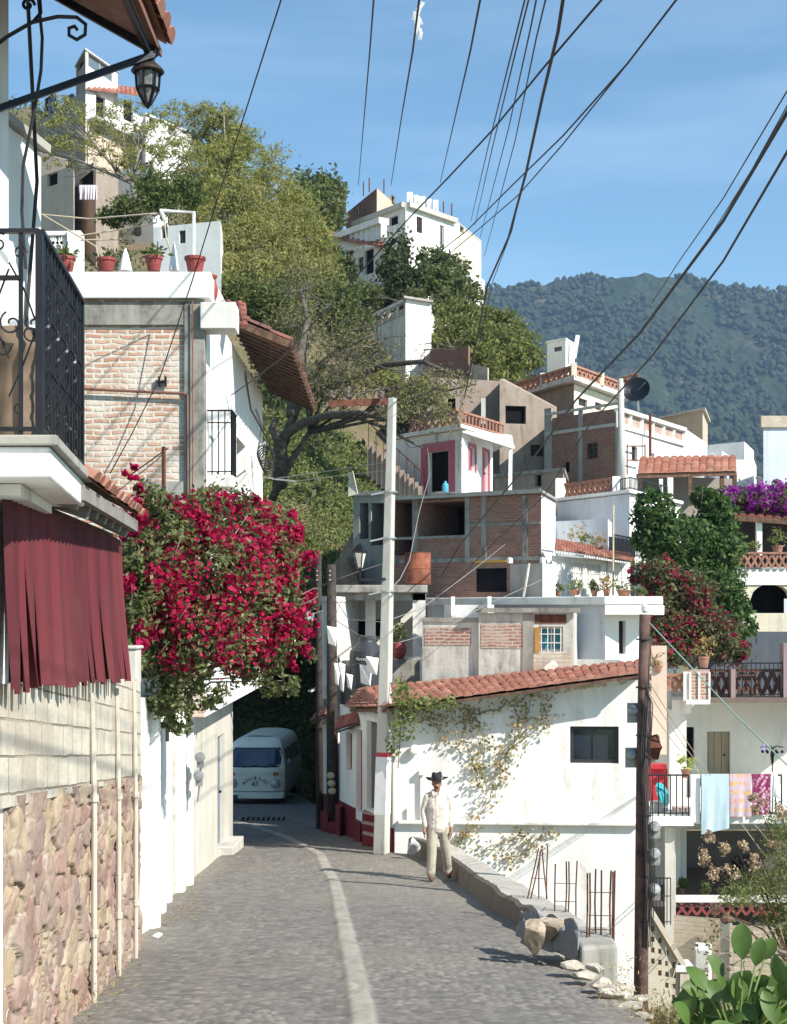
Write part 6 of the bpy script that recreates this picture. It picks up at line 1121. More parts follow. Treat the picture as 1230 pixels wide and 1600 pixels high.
t,pl=house('curved_house','cream annex stepping away at the right end of the big white hilltop house','house',[(704,112),(711.5,110.7),(752,117),(735,124)],10,Z(345,110.6),[CREAM],{1:[(719,352,725,364,'dark')]},lip=.03,lipm=CONC2)
house('curved_house','lower white storey with small windows below the cream hilltop annex','house',[(696,110.5),(711,109.4),(757,116.4),(735,123)],8,Z(405,109.4),[W1],{1:[(722,424,727,444,'win'),(732,432,737,452,'win'),(742,440,746,460,'win')]})
for i,(x,w) in enumerate(((636,9),(646,8),(655,10),(666,9),(677,8))):
    cloth(x,x+w,304-random.randint(0,4)+(x-636)*.25,338+(x-636)*.2,110.0+(x-636)*.09,['leftmost','second','third','fourth','rightmost'][i]+' of five white sheets drying on the hilltop roof',W1,seed=80+i,amp=.1,grp='sheets drying on the hilltop roof')
mb=MB(); 
for x,y0,d in ((568,284,118),(577,278,116),(600,280,114),(693,315,112),(706,318,113)):
    mb=MB(); mb.tube([P(x,y0+22,d),P(x,y0,d)],.07,4); tag(obj('roof_rod',mb,RUST),{568:'leftmost rusty rod on the hilltop brick roof room',577:'second rusty rod from the left on the hilltop roof room',600:'tallest rod right of the hilltop roof room',693:'left rod of the pair on the right part of the hilltop roof',706:'right rod of the pair on the right part of the hilltop roof'}[x],'rod','rods on the hilltop roofs')
t,pl=house('balustrade_house','white house with a slotted white balustrade left of the big hilltop house','house',[(505,106),(600,100),(604,106),(515,112)],12,Z(380,100),[W2],{0:[(570,390,584,428,'dark'),(560,402,568,425,'win',REDW)]})
A,B=pl[0],pl[1]; mb=MB(); balus(mb,A,B,Z(378,101),Z(356,101),.62,.42); obj('balustrade',mb,W1,t); mb=MB(); o_=Vector((0,-.5,0)); tiles(mb,P(505,370,105),P(603,388,99),P(600,380,101),P(507,362,107),.5,.6); obj('tile_edge',mb,TILE,t)
t,pl=house('stair_tower_house','white house with tall blank stair tower and corrugated roof on the hillside','house',[(585,84),(634,80),(674,81),(640,88)],4,Z(492,80),[W2,W1],mats2={1:1,2:1})
t2,pl2=house('stair_tower','tall blank white stair tower with dark corrugated roof edge on the hillside','tower',[(634,79.6),(674,80.6),(668,85),(632,84)],6,Z(470,80),[W1],lip=.14,lipm=CONC)
A,B=pl[0],pl[1]; mb=MB(); balus(mb,A,B,Z(512,82),Z(484,82),1.2,.16); obj('terrace_rail',mb,W2,t); mb=MB(); strip(mb,A,B,Z(508,82),Z(492,82),-.03); obj('cream_panel',mb,BR4,t)
# ================================================================ trees and bushes on the hill
def tbl(x,y,d,r,ry=None): return (P(x,y,d),(r,r*.9,ry or r*.8))
tree('feathery_tree','spreading feathery olive tree crown left of the hilltop balustrade','tree',P(350,470,62),[tbl(335,200,66,1.5),tbl(385,260,65,1.8),tbl(330,270,64,1.6),tbl(415,320,64,2.0),tbl(360,335,62,2.0),tbl(450,370,63,1.9),tbl(400,400,61,2.1),tbl(475,405,63,1.6),tbl(440,450,60,1.9),tbl(375,445,59,1.6),tbl(350,225,66,1.4),tbl(490,440,62,1.5),tbl(345,390,60,1.4)],62000,.105,FY,.4,BARKG,11,34,.13,.5,asp=.3,flat=.55,group='feathery trees on the hillside')
tree('feathery_tree','thin feathery tree in front of the hilltop villas at upper left','tree',P(215,350,60),[tbl(120,190,64,1.5,.9),tbl(190,190,64,1.6,.9),tbl(240,210,63,1.5,1),tbl(90,240,63,1.2,.9),tbl(170,240,62,1.4,.9),tbl(280,250,62,1.3,1.0),tbl(80,170,65,1.2,.8),tbl(290,180,65,1.2,.8),tbl(220,250,61,1.2,.8)],9500,.09,FY,.13,BARKG,12,26,.10,.3,asp=.3,flat=.5,group='feathery trees on the hillside')
def bush(name,label,base,bl,n,s,mat,seed,grp=None,**k): return tree(name,label,'tree' if name.endswith('tree') else 'bush',base,bl,n,s,mat,.12,None,seed,30,.2,.4,grp,**k)
bush('dark_tree','dark green rounded tree below the block hut',P(215,335,58),[tbl(205,325,58,.7),tbl(250,310,58.5,.8),tbl(175,338,58,.5),tbl(290,300,59,.8),tbl(235,290,59,.6)],8000,.09,FG,21)
bush('dark_tree','dark green shrubby tree beside the balustrade house',P(520,440,72),[tbl(503,405,74,1.1),tbl(528,425,74,1.0),tbl(512,445,73,1.3)],6500,.13,FD,22)
bush('bushy_tree','green ragged tree on the skyline left of the roof room',P(505,350,112),[tbl(490,305,112,2.0),tbl(512,300,112,1.4),tbl(505,325,111,1.6),tbl(480,335,110,2.2),tbl(500,348,110,1.8)],9000,.22,FG,23)
bush('olive_tree','dark olive tree hiding the left corner of the big hilltop house',P(622,470,96),[tbl(622,392,98,.9,1.2),tbl(620,425,96,1.1,1.4),tbl(634,450,95,1.4),tbl(612,462,95,1.2)],5500,.17,FD,24)
bush('olive_tree','olive tree in front of the white right wall of the hilltop house',P(690,470,94),[tbl(675,410,97,1.1),tbl(702,422,97,1.2),tbl(660,435,95,1.3),tbl(695,445,95,1.3),tbl(722,462,94,1.3)],6500,.17,FG,25)
bush('hillside_tree','broad bright green feathery tree right of the blank stair tower',P(740,600,80),[tbl(708,500,86,1.3),tbl(745,512,86,1.6),tbl(780,512,86,1.5),tbl(718,530,84,1.7),tbl(765,548,82,1.9),tbl(808,545,85,1.4),tbl(830,562,86,.8),tbl(745,572,80,1.5),tbl(790,570,82,1.2),tbl(705,565,84,1.2)],17000,.14,fol('bright_feather',[(.13,.16,.035),(.19,.21,.055),(.085,.11,.03),(.23,.23,.08)]),26,flat=.6)
bush('hillside_tree','low bright green scrub tree behind the stair tower balustrade',P(650,480,88),[tbl(572,462,90,.9),tbl(650,475,92,1.0),tbl(700,478,92,1.0)],5000,.15,FG,27)
bush('hillside_bush','leafy green bush above the pink trimmed house terrace',P(650,640,58),[tbl(640,612,58,.8),tbl(598,588,58,.7),tbl(675,615,60,.7)],3500,.09,FY,28)
bush('hillside_bush','dense green bush on the slope below the feathery tree',P(400,520,58),[tbl(370,470,58,1.2),tbl(430,490,58,1.4),tbl(470,470,60,1.4),tbl(515,480,60,1.3),tbl(545,508,62,1.0)],13000,.10,FG,29)
# scrub on the hill
rg=np.random.default_rng(77); sc_pts=[]
k=0
for _ in range(900):
    px=rg.uniform(-400,1250); d=rg.uniform(54,150); X=(px-CX)/F*d; z=float(terr(X,d)); r=rg.uniform(.5,1.8)*(d/80)**.5; n_=int(60*rg.uniform(.5,1.5)); e=rg.normal(size=(n_,3)); e/=np.linalg.norm(e,axis=1,keepdims=True); e*=rg.uniform(.5,1,(n_,1))*np.array((r,r,r*.6)); sc_pts.append(e+np.array((X,d,z+r*.3)))
tag(leaves('hill_scrub',np.concatenate(sc_pts),.2,fol('scrub_leaf',[(.07,.09,.03),(.11,.12,.05),(.05,.07,.025),(.16,.15,.08)]),seed=9,asp=.5),'scattered olive scrub covering the hillside','scrub',kind='stuff')
# creeper covered slope above the van
sp=[]; rg=np.random.default_rng(78)
for _ in range(3600):
    px=rg.uniform(385,585); d=rg.uniform(47,66); X=(px-CX)/F*d; z=float(terr(X,d)); n_=26; e=rg.normal(size=(n_,3))*np.array((.22,.18,.16)); e[:,2]-=abs(rg.normal(size=n_))*.25; sp.append(e+np.array((X,d-.2,z+.25)))
tag(leaves('slope_creeper',np.concatenate(sp),.085,FV,seed=10,asp=.5,down=.4),'light green creeper covering the steep slope above the van','creeper',kind='stuff')
tree('leaning_tree','dark bare branched tree leaning over the creeper slope','tree',P(425,760,46),[tbl(470,500,47,.9,.6),tbl(535,545,44,.9,.6),tbl(590,545,44,.6,.4),tbl(650,600,42,.7,.4),tbl(560,600,43,1.0,.6),tbl(500,590,44,.8,.6),tbl(700,600,41,.7,.35),tbl(620,640,41,.7,.35),tbl(480,440,48,.8,.5),tbl(690,650,40,.6,.3)],7500,.06,FB,.1,BARK,31,12,.3,.1,asp=.4)
tr=[o for o in bpy.data.objects if o.name.startswith('leaning_tree')][0]; mb=MB(); LP=lambda x,y,d:P(x,y,d); rg=np.random.default_rng(32); tips=[]
mb.tube([P(437,760,46),P(440,720,45.5),P(437,690,45),P(425,668,45),P(432,655,45)],[.24,.22,.18,.12,.08],9)
mb.tube([P(432,710,45.4),P(445,680,45),P(475,660,44),P(515,648,43),P(560,645,42.4),P(605,655,42),P(650,648,41.5),P(690,640,41)],[.17,.15,.13,.11,.09,.07,.05,.03],9)
mb.tube([P(515,648,43),P(560,652,42.7),P(600,668,42.5),P(660,700,42)],[.12,.08,.05,.03],6)
mb.tube([P(440,700,45.2),P(470,620,45),P(500,570,45),P(530,545,44.5),P(590,520,44)],[.16,.13,.1,.07,.03],8)
mb.tube([P(470,620,45),P(530,600,44),P(600,570,43),P(660,565,42),P(720,590,41)],[.16,.13,.1,.07,.03],7)
mb.tube([P(455,650,45),P(465,570,46),P(480,500,46.5),P(470,450,47)],[.18,.14,.09,.04],7)
mb.tube([P(500,570,45),P(545,590,44),P(600,610,43.5),P(640,600,43),P(700,610,42.5),P(745,600,42)],[.12,.1,.08,.06,.04,.02],6)
for s in range(46):
    x=rg.uniform(470,710); y=rg.uniform(520,650) if x>520 else rg.uniform(440,620); d=rg.uniform(41,46); grow(mb,P(x,y,d),(rg.normal(),rg.normal()*.4,rg.normal()*.5+.1),1.0,.028,2,rg,tips,3,.8,0,0,.4,4)
obj('limb',mb,BARK,tr,smooth=True,uv=False)
# deep shade behind the van, built as an added dark gateway and dark-coloured walls
pw_=thing('added_shade_passage','added dark gateway standing in for the deep shade behind the van','gateway',P(440,1240,49)); mb=MB(); A=XY(330,48.5); B=XY(520,48.0); h=edge_holes(A,B,[(352,1012,503,1256,'dark')],pw_,3.2); mb.wall(A,B,-7,Z(990,48),h,3.2); obj('wall',mb,plaster('shade_dark_stone',(.10,.09,.07),.8,(.02,.02,.015)),pw_)
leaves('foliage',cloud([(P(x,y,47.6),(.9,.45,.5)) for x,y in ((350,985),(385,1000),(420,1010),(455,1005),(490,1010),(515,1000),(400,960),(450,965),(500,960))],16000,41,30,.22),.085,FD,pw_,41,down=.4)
mb=MB(); mb.prism([XY(498,36.2),XY(520,36.2),XY(520,46),XY(510,48)],-6.5,Z(1000,40)); tag(obj('passage_wall',mb,plaster('shade_dark_stone',(.10,.09,.07))),'wall in shade-dark colour running back beside the van','wall')  # stone colour darkened to stand for deep shade
# ================================================================ van
van=thing('minibus','white bay window minibus with dark lettering on its nose driving up the shaded road','van',(0,0,0)); bw=plaster('van_white',(.90,.84,.71),.12,(.3,.28,.25),.4,.03)
def half(z): return float(np.interp(z,[.28,.4,.6,1.0,1.12,1.66,1.78,1.86,1.92],[.78,.83,.86,.86,.85,.74,.69,.60,.42]))
def fy(z): return float(np.interp(z,[.28,.45,.7,1.0,1.12,1.62,1.74,1.84,1.92],[.06,.02,0,.0,.03,.30,.40,.60,.95]))
def surf(x,z,off=0): w_=half(z); q=min(1,abs(x)/w_); return Vector((x,fy(z)+.20*q**5-off,z))
Ln=4.35; zs=[.28,.36,.45,.6,.8,1.0,1.06,1.12,1.25,1.4,1.55,1.66,1.74,1.80,1.86,1.90,1.92]; us=[-1,-.97,-.92,-.82,-.65,-.4,0,.4,.65,.82,.92,.97,1]
mb=MB(); g=[[surf(u*half(z),z) for u in us] for z in zs]; n=len(us)
for r in g: mb.v+= [tuple(p) for p in r]
for j in range(len(zs)-1):
    for i in range(n-1): mb.f.append((j*n+i,j*n+i+1,(j+1)*n+i+1,(j+1)*n+i)); mb.m.append(0)
tsl=[0,.03,.1,.25,.5,.75,.9,.97,1]; base=len(mb.v); prof=[(-half(z),z,fy(z)+.2) for z in zs]+[(x,1.93+.02*(1-(x/.42)**2),fy(1.92)) for x in (-.28,-.1,.1,.28)]+[(half(z),z,fy(z)+.2) for z in reversed(zs)]
k=len(prof)
for t_ in tsl:
    for x,z,y0 in prof:
        yb=Ln-.05-.25*((z-.3)/1.65)**4; y=y0+(yb-y0)*t_; sh=1-(.03 if t_==1 else .0); mb.v.append((x*sh,y,z if t_<1 else .28+(z-.28)*.985))
for a in range(len(tsl)-1):
    for i in range(k-1): mb.f.append((base+a*k+i,base+a*k+i+1,base+(a+1)*k+i+1,base+(a+1)*k+i)); mb.m.append(0)
mb.f.append(tuple(base+(len(tsl)-1)*k+i for i in range(k))); mb.m.append(0); mb.quad((-.78,.26,.28),(.78,.26,.28),(.78,4.3,.28),(-.78,4.3,.28))
obj('body',mb,bw,van,smooth=False,uv=False)
def patch(x0,x1,z0,z1,off,mat,name,parent,r=.06):
    mb=MB(); nx,nz=10,6; rows=[]
    for j in range(nz+1):
        z=z0+(z1-z0)*j/nz; e=r*(1-math.sqrt(max(0,1-max(0,(abs(2*j/nz-1)-.6)/.4)**2))); rows.append([surf(x0+e+(x1-x0-2*e)*i/nx,z,off) for i in range(nx+1)])
    for r_ in rows: mb.v+= [tuple(p) for p in r_]
    for j in range(nz):
        for i in range(nx): mb.f.append((j*(nx+1)+i,j*(nx+1)+i+1,(j+1)*(nx+1)+i+1,(j+1)*(nx+1)+i)); mb.m.append(0)
    return obj(name,mb,mat,parent,uv=False)
patch(-.74,.74,1.13,1.66,.006,plain('window_rubber',(.02,.02,.02),.7),'windscreen_seal',van); patch(-.70,.70,1.16,1.63,.014,plain('windscreen',(.03,.05,.09),.06,0,.3,1.5,0,.8),'windscreen',van,.1)
patch(-.62,.62,.955,.985,.02,bw,'air_vent',van,.01); patch(-.84,.84,1.03,1.06,.012,bw,'belt_ridge',van,0); patch(-.82,.82,.44,.47,.01,GREYM,'lower_seam',van,0)
for s in(-1,1):
    mb=MB(); c=surf(s*.60,.68,.0); M=Matrix.Rotation(R(90),3,'X'); mb.lathe([(.0,-.02),(.135,-.02),(.135,.02),(.12,.045),(.115,.045)],c,18,0,M); hl=obj('headlight',mb,plain('chrome_ring',(.5,.5,.5),.25,.8),van); mb=MB(); mb.lathe([(.112,.03),(.09,.06),(.05,.075),(0,.08)],c,16,0,M); obj('lens',mb,plain('lens_glass',(.5,.5,.5),.1,.2,.1,20),hl)
    mb=MB(); c=surf(s*.61,.95,.01); mb.box(c.x-.075,c.x+.075,c.y-.02,c.y+.05,c.z-.045,c.z+.045); obj('indicator',mb,plain('orange_lens',(.45,.09,.02),.3),van,bevel=.008)
    for y in (.95,3.45): 
        mb=MB(); c=(s*.70,y,.31); M2=Matrix.Rotation(R(90),3,'Y'); mb.lathe([(.0,-.09),(.24,-.09),(.31,-.07),(.32,0),(.31,.07),(.24,.09),(0,.09)],c,20,0,M2); wh=obj('wheel',mb,plain('tyre',(.02,.02,.02),.8),van); mb=MB(); mb.lathe([(.0,-.10),(.17,-.10),(.19,-.092)],c,14,0,M2); mb.lathe([(.19,.092),(.17,.10),(.0,.10)],c,14,0,M2); obj('hubcap',mb,GREYM,wh)
    ys_=[.62,1.25,2.15,3.05,3.95]
    for a,b_ in zip(ys_[:-1],ys_[1:]):
        mb=MB(); y0=a+.05; y1=b_-.05; ft=.12 if a<.7 else 0; mb.v=[(s*(half(1.17)+.008),y0,1.17),(s*(half(1.17)+.008),y1,1.17),(s*(half(1.58)+.008),y1,1.58),(s*(half(1.58)+.008),y0+ft,1.58)]; mb.f=[(0,1,2,3)]; mb.m=[0]; obj('side_window',mb,GLASS,van)
    mb=MB(); c=Vector((s*.93,.55,1.2)); mb.bar((s*.84,.6,1.12),c,.02); mb.ball(c+Vector((0,0,.05)),(.07,.03,.09),8); obj('mirror',mb,GREYM,van)
mb=MB(); xs=[-.86,-.80,-.5,0,.5,.80,.86]
for i in range(6):
    y0=-.10+.16*(abs(xs[i])/.86)**6; y1=-.10+.16*(abs(xs[i+1])/.86)**6; mb.add([(xs[i],y0,.27),(xs[i+1],y1,.27),(xs[i+1],y1+.04,.27),(xs[i],y0+.04,.27),(xs[i],y0,.42),(xs[i+1],y1,.42),(xs[i+1],y1+.10,.43),(xs[i],y0+.10,.43)],[(0,1,5,4),(4,5,6,7),(3,2,1,0)])
obj('bumper',mb,bw,van); mb=MB(); mb.box(-.74,-.44,-.125,-.11,.22,.37); npl=obj('number_plate',mb,plain('plate_blue',(.05,.07,.12),.5),van)
for x in (-.3,.28): 
    mb=MB(); mb.tube([surf(x,1.12,.03),surf(x+.25,1.17,.03),surf(x+.42,1.2,.03)],.008,4); obj('wiper',mb,IRON,van)
yel=plain('lettering_brown',(.06,.045,.015),.7)
for ch,a in zip('AUUBSAC',[-66,-44,-22,0,22,44,66]):
    r_=.30; x=.04+math.sin(R(a))*r_*1.15; z=.60+math.cos(R(a))*r_*.75; c=surf(x,z,.012); text_mesh('lettering',ch,.135,yel,van,Matrix.Translation(c)@Matrix.Rotation(R(90),4,'X')@Matrix.Rotation(R(-a*.8),4,'Z'),.003)
c=surf(.03,.66,.012); text_mesh('number',"47",.20,yel,van,Matrix.Translation(c)@Matrix.Rotation(R(90),4,'X'),.003)
van.location=(-3.93,41.4,RZ(43)-.02); van.rotation_euler=(R(.0),0,R(-3.0))
# drain grate in front of the van
mb=MB()
for k in range(9): a=P(378+k*8,1281,35.3); mb.box(a.x,a.x+.05,35.1,35.55,RZ(35.3)+.035,RZ(35.3)+.05)
tag(obj('drain_grate',mb,DARK),'dark slotted drain grate set in the road in front of the minibus','grate')
# ================================================================ walking man
def blobmesh(name,parts,mat,parent,vox=.012,loc=None,sm=2,O=None):
    """parts: polylines of (x,y,z,r) swept as tapered capsules; fused into one skin by a voxel remesh"""
    mb=MB()
    for pl in parts:
        if len(pl)==1: x,y,z,r=pl[0]; rr=r if isinstance(r,tuple) else (r,)*3; mb.ball((x,y,z),rr,12); continue
        for a,b in zip(pl[:-1],pl[1:]):
            mb.tube([a[:3],b[:3]],[a[3],b[3]],10)
        for p in pl: mb.ball(p[:3],p[3],10)
    o=obj(name,mb,mat,parent,uv=False,smooth=True,O=O)
    r=o.modifiers.new('r','REMESH'); r.mode='VOXEL'; r.voxel_size=vox; r.use_smooth_shade=True
    s=o.modifiers.new('s','SMOOTH'); s.factor=.6; s.iterations=sm; return o
SK=plain('tanned_skin',(.30,.155,.105),.6,0,.15,20); px0=684; dM=23.4; gx,_=XY(px0,dM); gz=RZ(dM)+.02; O=Vector((gx,dM,gz))
def W(x,y,z,r): return (gx+x,dM+y,gz+z,r)
# joints (front is -Y); his right side is at -X in the picture
body=[[W(0,0,.88,.105),W(.0,0,1.02,.11),W(0,.0,1.18,.115),W(0,.01,1.28,.10),W(0,.01,1.36,.07)],[W(-.01,0,1.36,.055),W(-.012,-.015,1.44,.052)],
 [W(-.015,-.03,1.53,(.073,.088,.105))],[W(-.018,-.065,1.475,(.05,.05,.045))],[W(-.02,-.118,1.515,.014),W(-.02,-.135,1.49,.017)],[W(-.088,-.02,1.51,(.012,.022,.03))],[W(.056,-.02,1.51,(.012,.022,.03))],
 [W(-.12,0,1.31,.055),W(-.165,0,1.30,.05),W(-.222,.025,1.10,.04),W(-.207,-.03,.88,.034),W(-.205,-.05,.80,.028)],
 [W(.12,0,1.31,.055),W(.165,0,1.30,.05),W(.212,.055,1.10,.04),W(.207,.0,.86,.034),W(.21,-.02,.79,.028)],
 [W(-.08,.01,.86,.08),W(-.09,-.07,.50,.055),W(-.10,-.10,.28,.052),W(-.11,-.10,.09,.04),W(-.115,-.20,.045,.032)],
 [W(.08,.01,.86,.08),W(.12,.02,.50,.06),W(.15,.10,.28,.052),W(.165,.18,.09,.04),W(.175,.08,.045,.032)]]
def hand(cx,cy,cz,s):
    out=[[W(cx,cy,cz,.024),W(cx+.004*s,cy-.01,cz-.055,.024)],[W(cx-.002*s,cy-.028,cz-.02,.02),W(cx,cy-.032,cz-.055,.02)]]
    for i,(ln,oy) in enumerate(((.060,-.040),(.070,-.020),(.066,.0),(.052,.018))):
        out.append([W(cx,cy+oy,cz-.065,.0098),W(cx+.006*s,cy+oy-.005,cz-.065-ln*.5,.0092),W(cx+.018*s,cy+oy-.012,cz-.065-ln*.9,.008)])
    out.append([W(cx+.004*s,cy-.035,cz-.02,.011),W(cx+.02*s,cy-.062,cz-.045,.010),W(cx+.028*s,cy-.066,cz-.07,.009)]); return out
man=blobmesh('person',body+hand(-.218,-.06,.79,1)+hand(.218,-.03,.78,-1),SK,None,.0075,sm=1,O=O); tag(man,'man in cream shirt, pale trousers and black hat walking down the sunny road','person')
SH=plain('cream_shirt',(.62,.55,.48),.9,0,.08,3.5,1.6); TR=plain('khaki_trousers',(.38,.34,.27),.9,0,.12,4,1.6)
fold=lambda k:.004*math.sin(k*9)
shirt=[[W(0,.0,.82,.135),W(0,.0,.92,.13),W(0,0,1.02,.128),W(0,0,1.18,.132),W(0,.01,1.28,.115),W(0,.01,1.335,.07)]]
for q_ in(-1,1): shirt+=[[W(q_*.055,-.015,.80,.105),W(q_*.055,-.01,.95,.11),W(q_*.05,-.01,1.15,.12),W(q_*.075,.0,1.285,.085)],[W(0,0,1.375,.06),W(q_*.08,.005,1.345,.055),W(q_*.165,.005,1.305,.06)]]
shirt+=[[W(-.165,0,1.305,.06),W(-.195,.01,1.2,.057),W(-.222,.025,1.10,.054),W(-.22,.01,1.03,.056),W(-.208,-.03,.89,.045),W(-.205,-.035,.845,.042)],
 [W(.165,0,1.305,.06),W(.19,.03,1.2,.057),W(.212,.055,1.10,.054),W(.21,.04,1.03,.055),W(.207,.0,.89,.045),W(.206,-.005,.84,.042)]]
blobmesh('shirt',shirt,SH,man,.011,sm=2)
mb=MB(); 
for s in (-1,1): mb.add([W(-.015,-.115,1.345,0)[:3],W(-.015+s*.075,-.10,1.375,0)[:3],W(-.015+s*.085,-.03,1.425,0)[:3],W(-.015+s*.055,-.065,1.43,0)[:3],W(-.015+s*.01,-.12,1.335,0)[:3]],[(0,1,2,3,4)])
o=obj('collar',mb,SH,man,uv=False); q=o.modifiers.new('s','SOLIDIFY'); q.thickness=.008
mb=MB()
for k in range(7): mb.ball(W(-.004,-.168+.002*k*(k<3),.88+k*.072,0)[:3],.0075,6)
obj('shirt_buttons',mb,W2,man)
tro=[[W(0,.0,.90,.125),W(0,.01,.82,.13)],[W(-.075,.01,.82,.115),W(-.09,-.03,.65,.092),W(-.092,-.08,.50,.078),W(-.095,-.09,.40,.078),W(-.10,-.10,.28,.074),W(-.11,-.10,.14,.075),W(-.112,-.105,.105,.078)],
 [W(.08,.01,.82,.115),W(.105,.01,.65,.092),W(.122,.02,.50,.08),W(.135,.06,.40,.078),W(.15,.10,.28,.074),W(.163,.17,.14,.074),W(.165,.175,.105,.077)]]
blobmesh('trousers',tro,TR,man,.011,sm=2)
for x,y,yaw in((-.115,-.15,.1),(.172,.13,-.1)):
    blobmesh('shoe',[[W(x,y+.08,.045,.042),W(x+.005,y,.04,.043),W(x+.01,y-.10,.032,.038)],[W(x,y+.07,.075,.042)]],plain('brown_shoe',(.10,.06,.04),.6),man,.008,sm=1)
HAT=plain('black_felt',(.018,.018,.02),.8,0,.2,12); mb=MB(); hc=W(-.015,-.02,1.575,0)[:3]
pts=[]; n_=28
for rr,zz,br in ((.0,.125,0),(.05,.128,0),(.075,.122,0),(.088,.10,0),(.094,.06,0),(.1,.02,0),(.1,.012,0),(.14,.008,1),(.175,.02,1),(.178,.014,1),(.14,-.002,1),(.09,.0,0)):
    ring=[]
    for j in range(n_):
        a=2*math.pi*j/n_; x=math.cos(a)*rr*(.9 if not br else 1.02); y=math.sin(a)*rr*1.08; z=zz+((.035 if math.cos(a)<0 else .008)*abs(math.cos(a))**2 if br and rr>.15 else (.012*abs(math.cos(a))**2 if br else 0))-(.03*math.exp(-(x/.03)**2) if zz>.11 else 0)
        ring.append((hc[0]+x,hc[1]+y,hc[2]+z+.08*x))
    pts.append(ring)
for r_ in pts: mb.v+=r_
for i in range(len(pts)-1):
    for j in range(n_): mb.f.append((i*n_+j,i*n_+(j+1)%n_,(i+1)*n_+(j+1)%n_,(i+1)*n_+j)); mb.m.append(0)
hat=obj('hat',mb,HAT,man,smooth=True,uv=False); mb=MB(); M=Matrix.Scale(1,3); mb.lathe([(.0945,.018),(.0975,.018),(.095,.04),(.091,.04)],hc,24); obj('hat_band',mb,plain('tan_band',(.35,.28,.2),.6),hat)
mb=MB()
for s in(-1,1): mb=MB(); mb.ball(W(-.018+s*.03,-.108,1.535,0)[:3],.009,6); obj('eye',mb,plain('eye_dark',(.02,.015,.012),.3),man)
mb=MB(); mb.tube([W(-.05,-.108,1.462,0)[:3],W(-.018,-.122,1.47,0)[:3],W(.014,-.108,1.462,0)[:3]],[.005,.011,.005],6); obj('moustache',mb,plain('dark_hair',(.02,.016,.014),.8),man)
mb=MB(); mb.ball(W(-.015,.01,1.545,0)[:3],(.079,.085,.07),12); obj('hair',mb,plain('dark_hair',(.02,.016,.014),.8),man)
# ================================================================ overhead cables
def wire(label,pts,r=.012,sag=0,mat=None,name='overhead_cable',grp=None):
    ps=[P(*p) for p in pts]; out=[]
    if pts[0][1]<0 or pts[0][0]>1235: out=[Vector((ps[0].x*1.05,-4,ps[0].z+1.4)),Vector((ps[0].x*1.02,ps[0].y*.5-2,ps[0].z+.6))]
    for a,b in zip(ps[:-1],ps[1:]):
        n_=8
        for i in range(n_): t=i/n_; q=a.lerp(b,t); q.z-=sag*4*t*(1-t); out.append(q)
    out.append(ps[-1]); mb=MB(); mb.tube(out,r*.78,5); tag(obj(name,mb,mat or WIRE,uv=False,smooth=True),label,'cable',grp)
wire('cable crossing the brick wall from the top edge left of centre',[(452,-40,14),(420,60,15.5),(385,170,17),(340,310,20),(300,440,21),(250,590,21.2),(205,680,21.3),(172,740,21.3)],.011)
wire('leftmost steep thin cable ending above the skyline bushes',[(587,-40,14),(578,80,20),(560,290,60)],.014)
wire('thin steep cable with a torn white rag near the top',[(660,-40,14),(645,80,18),(628,180,30),(611,290,60)],.016)
wire('thin steep cable ending over the roof room',[(758,-40,14),(735,80,18),(712,180,30),(688,285,60)],.016)
wire('left strand of the close pair of thin cables right of centre',[(830,-40,14),(800,80,18),(765,220,28),(736,345,60)],.013)
wire('right strand of the close pair of thin cables right of centre',[(836,-40,14),(806,80,18),(772,220,28),(742,352,60)],.013)
wire('thin cable just left of the thick twisted cable at the top',[(846,-40,14),(830,40,17),(795,200,28),(750,372,60)],.013)
wire('thin cable crossing behind the thick twisted cable',[(862,-40,14),(838,60,18),(805,220,28),(757,400,60)],.013)
wire('thick twisted black cable running down the middle of the sky',[(886,-40,11),(872,50,12),(848,150,14),(822,270,17),(795,370,20),(762,445,24),(745,530,30),(726,620,36)],.020)
wire('thin strand hugging the thick twisted cable below its bend',[(822,265,17),(800,360,19.8),(770,440,23.5),(735,600,33)],.008)
wire('long diagonal cable from the upper right down to the left house',[(965,-30,11),(938,2,11.5),(850,105,13),(770,203,15),(700,278,17),(640,340,19),(514,480,22),(440,560,24),(391,597,25),(330,640,25),(260,702,21.4),(200,745,21.3)],.013)
wire('upper strand of the sagging diagonal pair at right of centre',[(1085,-30,11),(1055,2,11.5),(980,100,13),(880,212,16),(800,290,19),(730,360,24),(640,430,34)],.012)
wire('lower strand of the sagging diagonal pair at right of centre',[(980,100,13),(920,175,15),(880,225,16),(810,305,19),(740,365,24),(650,440,34)],.010)
wire('thickest black cable sloping down from the right edge of the picture',[(1300,60,9),(1230,175,10),(1130,345,13),(1000,520,17),(900,625,21),(830,720,26),(770,790,31),(720,850,36),(690,900,37)],.020)
wire('second thick cable from the right edge below the thickest one',[(1300,120,9),(1230,237,10),(1130,408,13),(1020,555,17),(920,665,22),(850,775,28),(780,840,34),(700,920,37)],.014)
wire('thin cable above the thickest sloping cable at the right edge',[(1290,20,10),(1230,142,11),(1130,310,14),(1060,410,17),(1018,475,22)],.008)
wire('thin strand between the thin and the thickest sloping cables',[(1290,60,10),(1230,165,11),(1175,265,13),(1100,385,16),(1050,450,18)],.007)
wire('cables from the concrete pole to the white side of the brick house',[(428,748,29),(500,738,28.5),(560,728,28),(606,722,27.5)],.012,0,WIREG)
wire('lower grey cable from the concrete pole to the brick house side',[(462,752,29.5),(540,742,28.5),(606,735,27.5)],.010,0,WIREG)
wire('grey cable from the dark poles to the bougainvillea',[(440,935,20),(470,928,26),(500,918,33)],.012,0,WIREG)
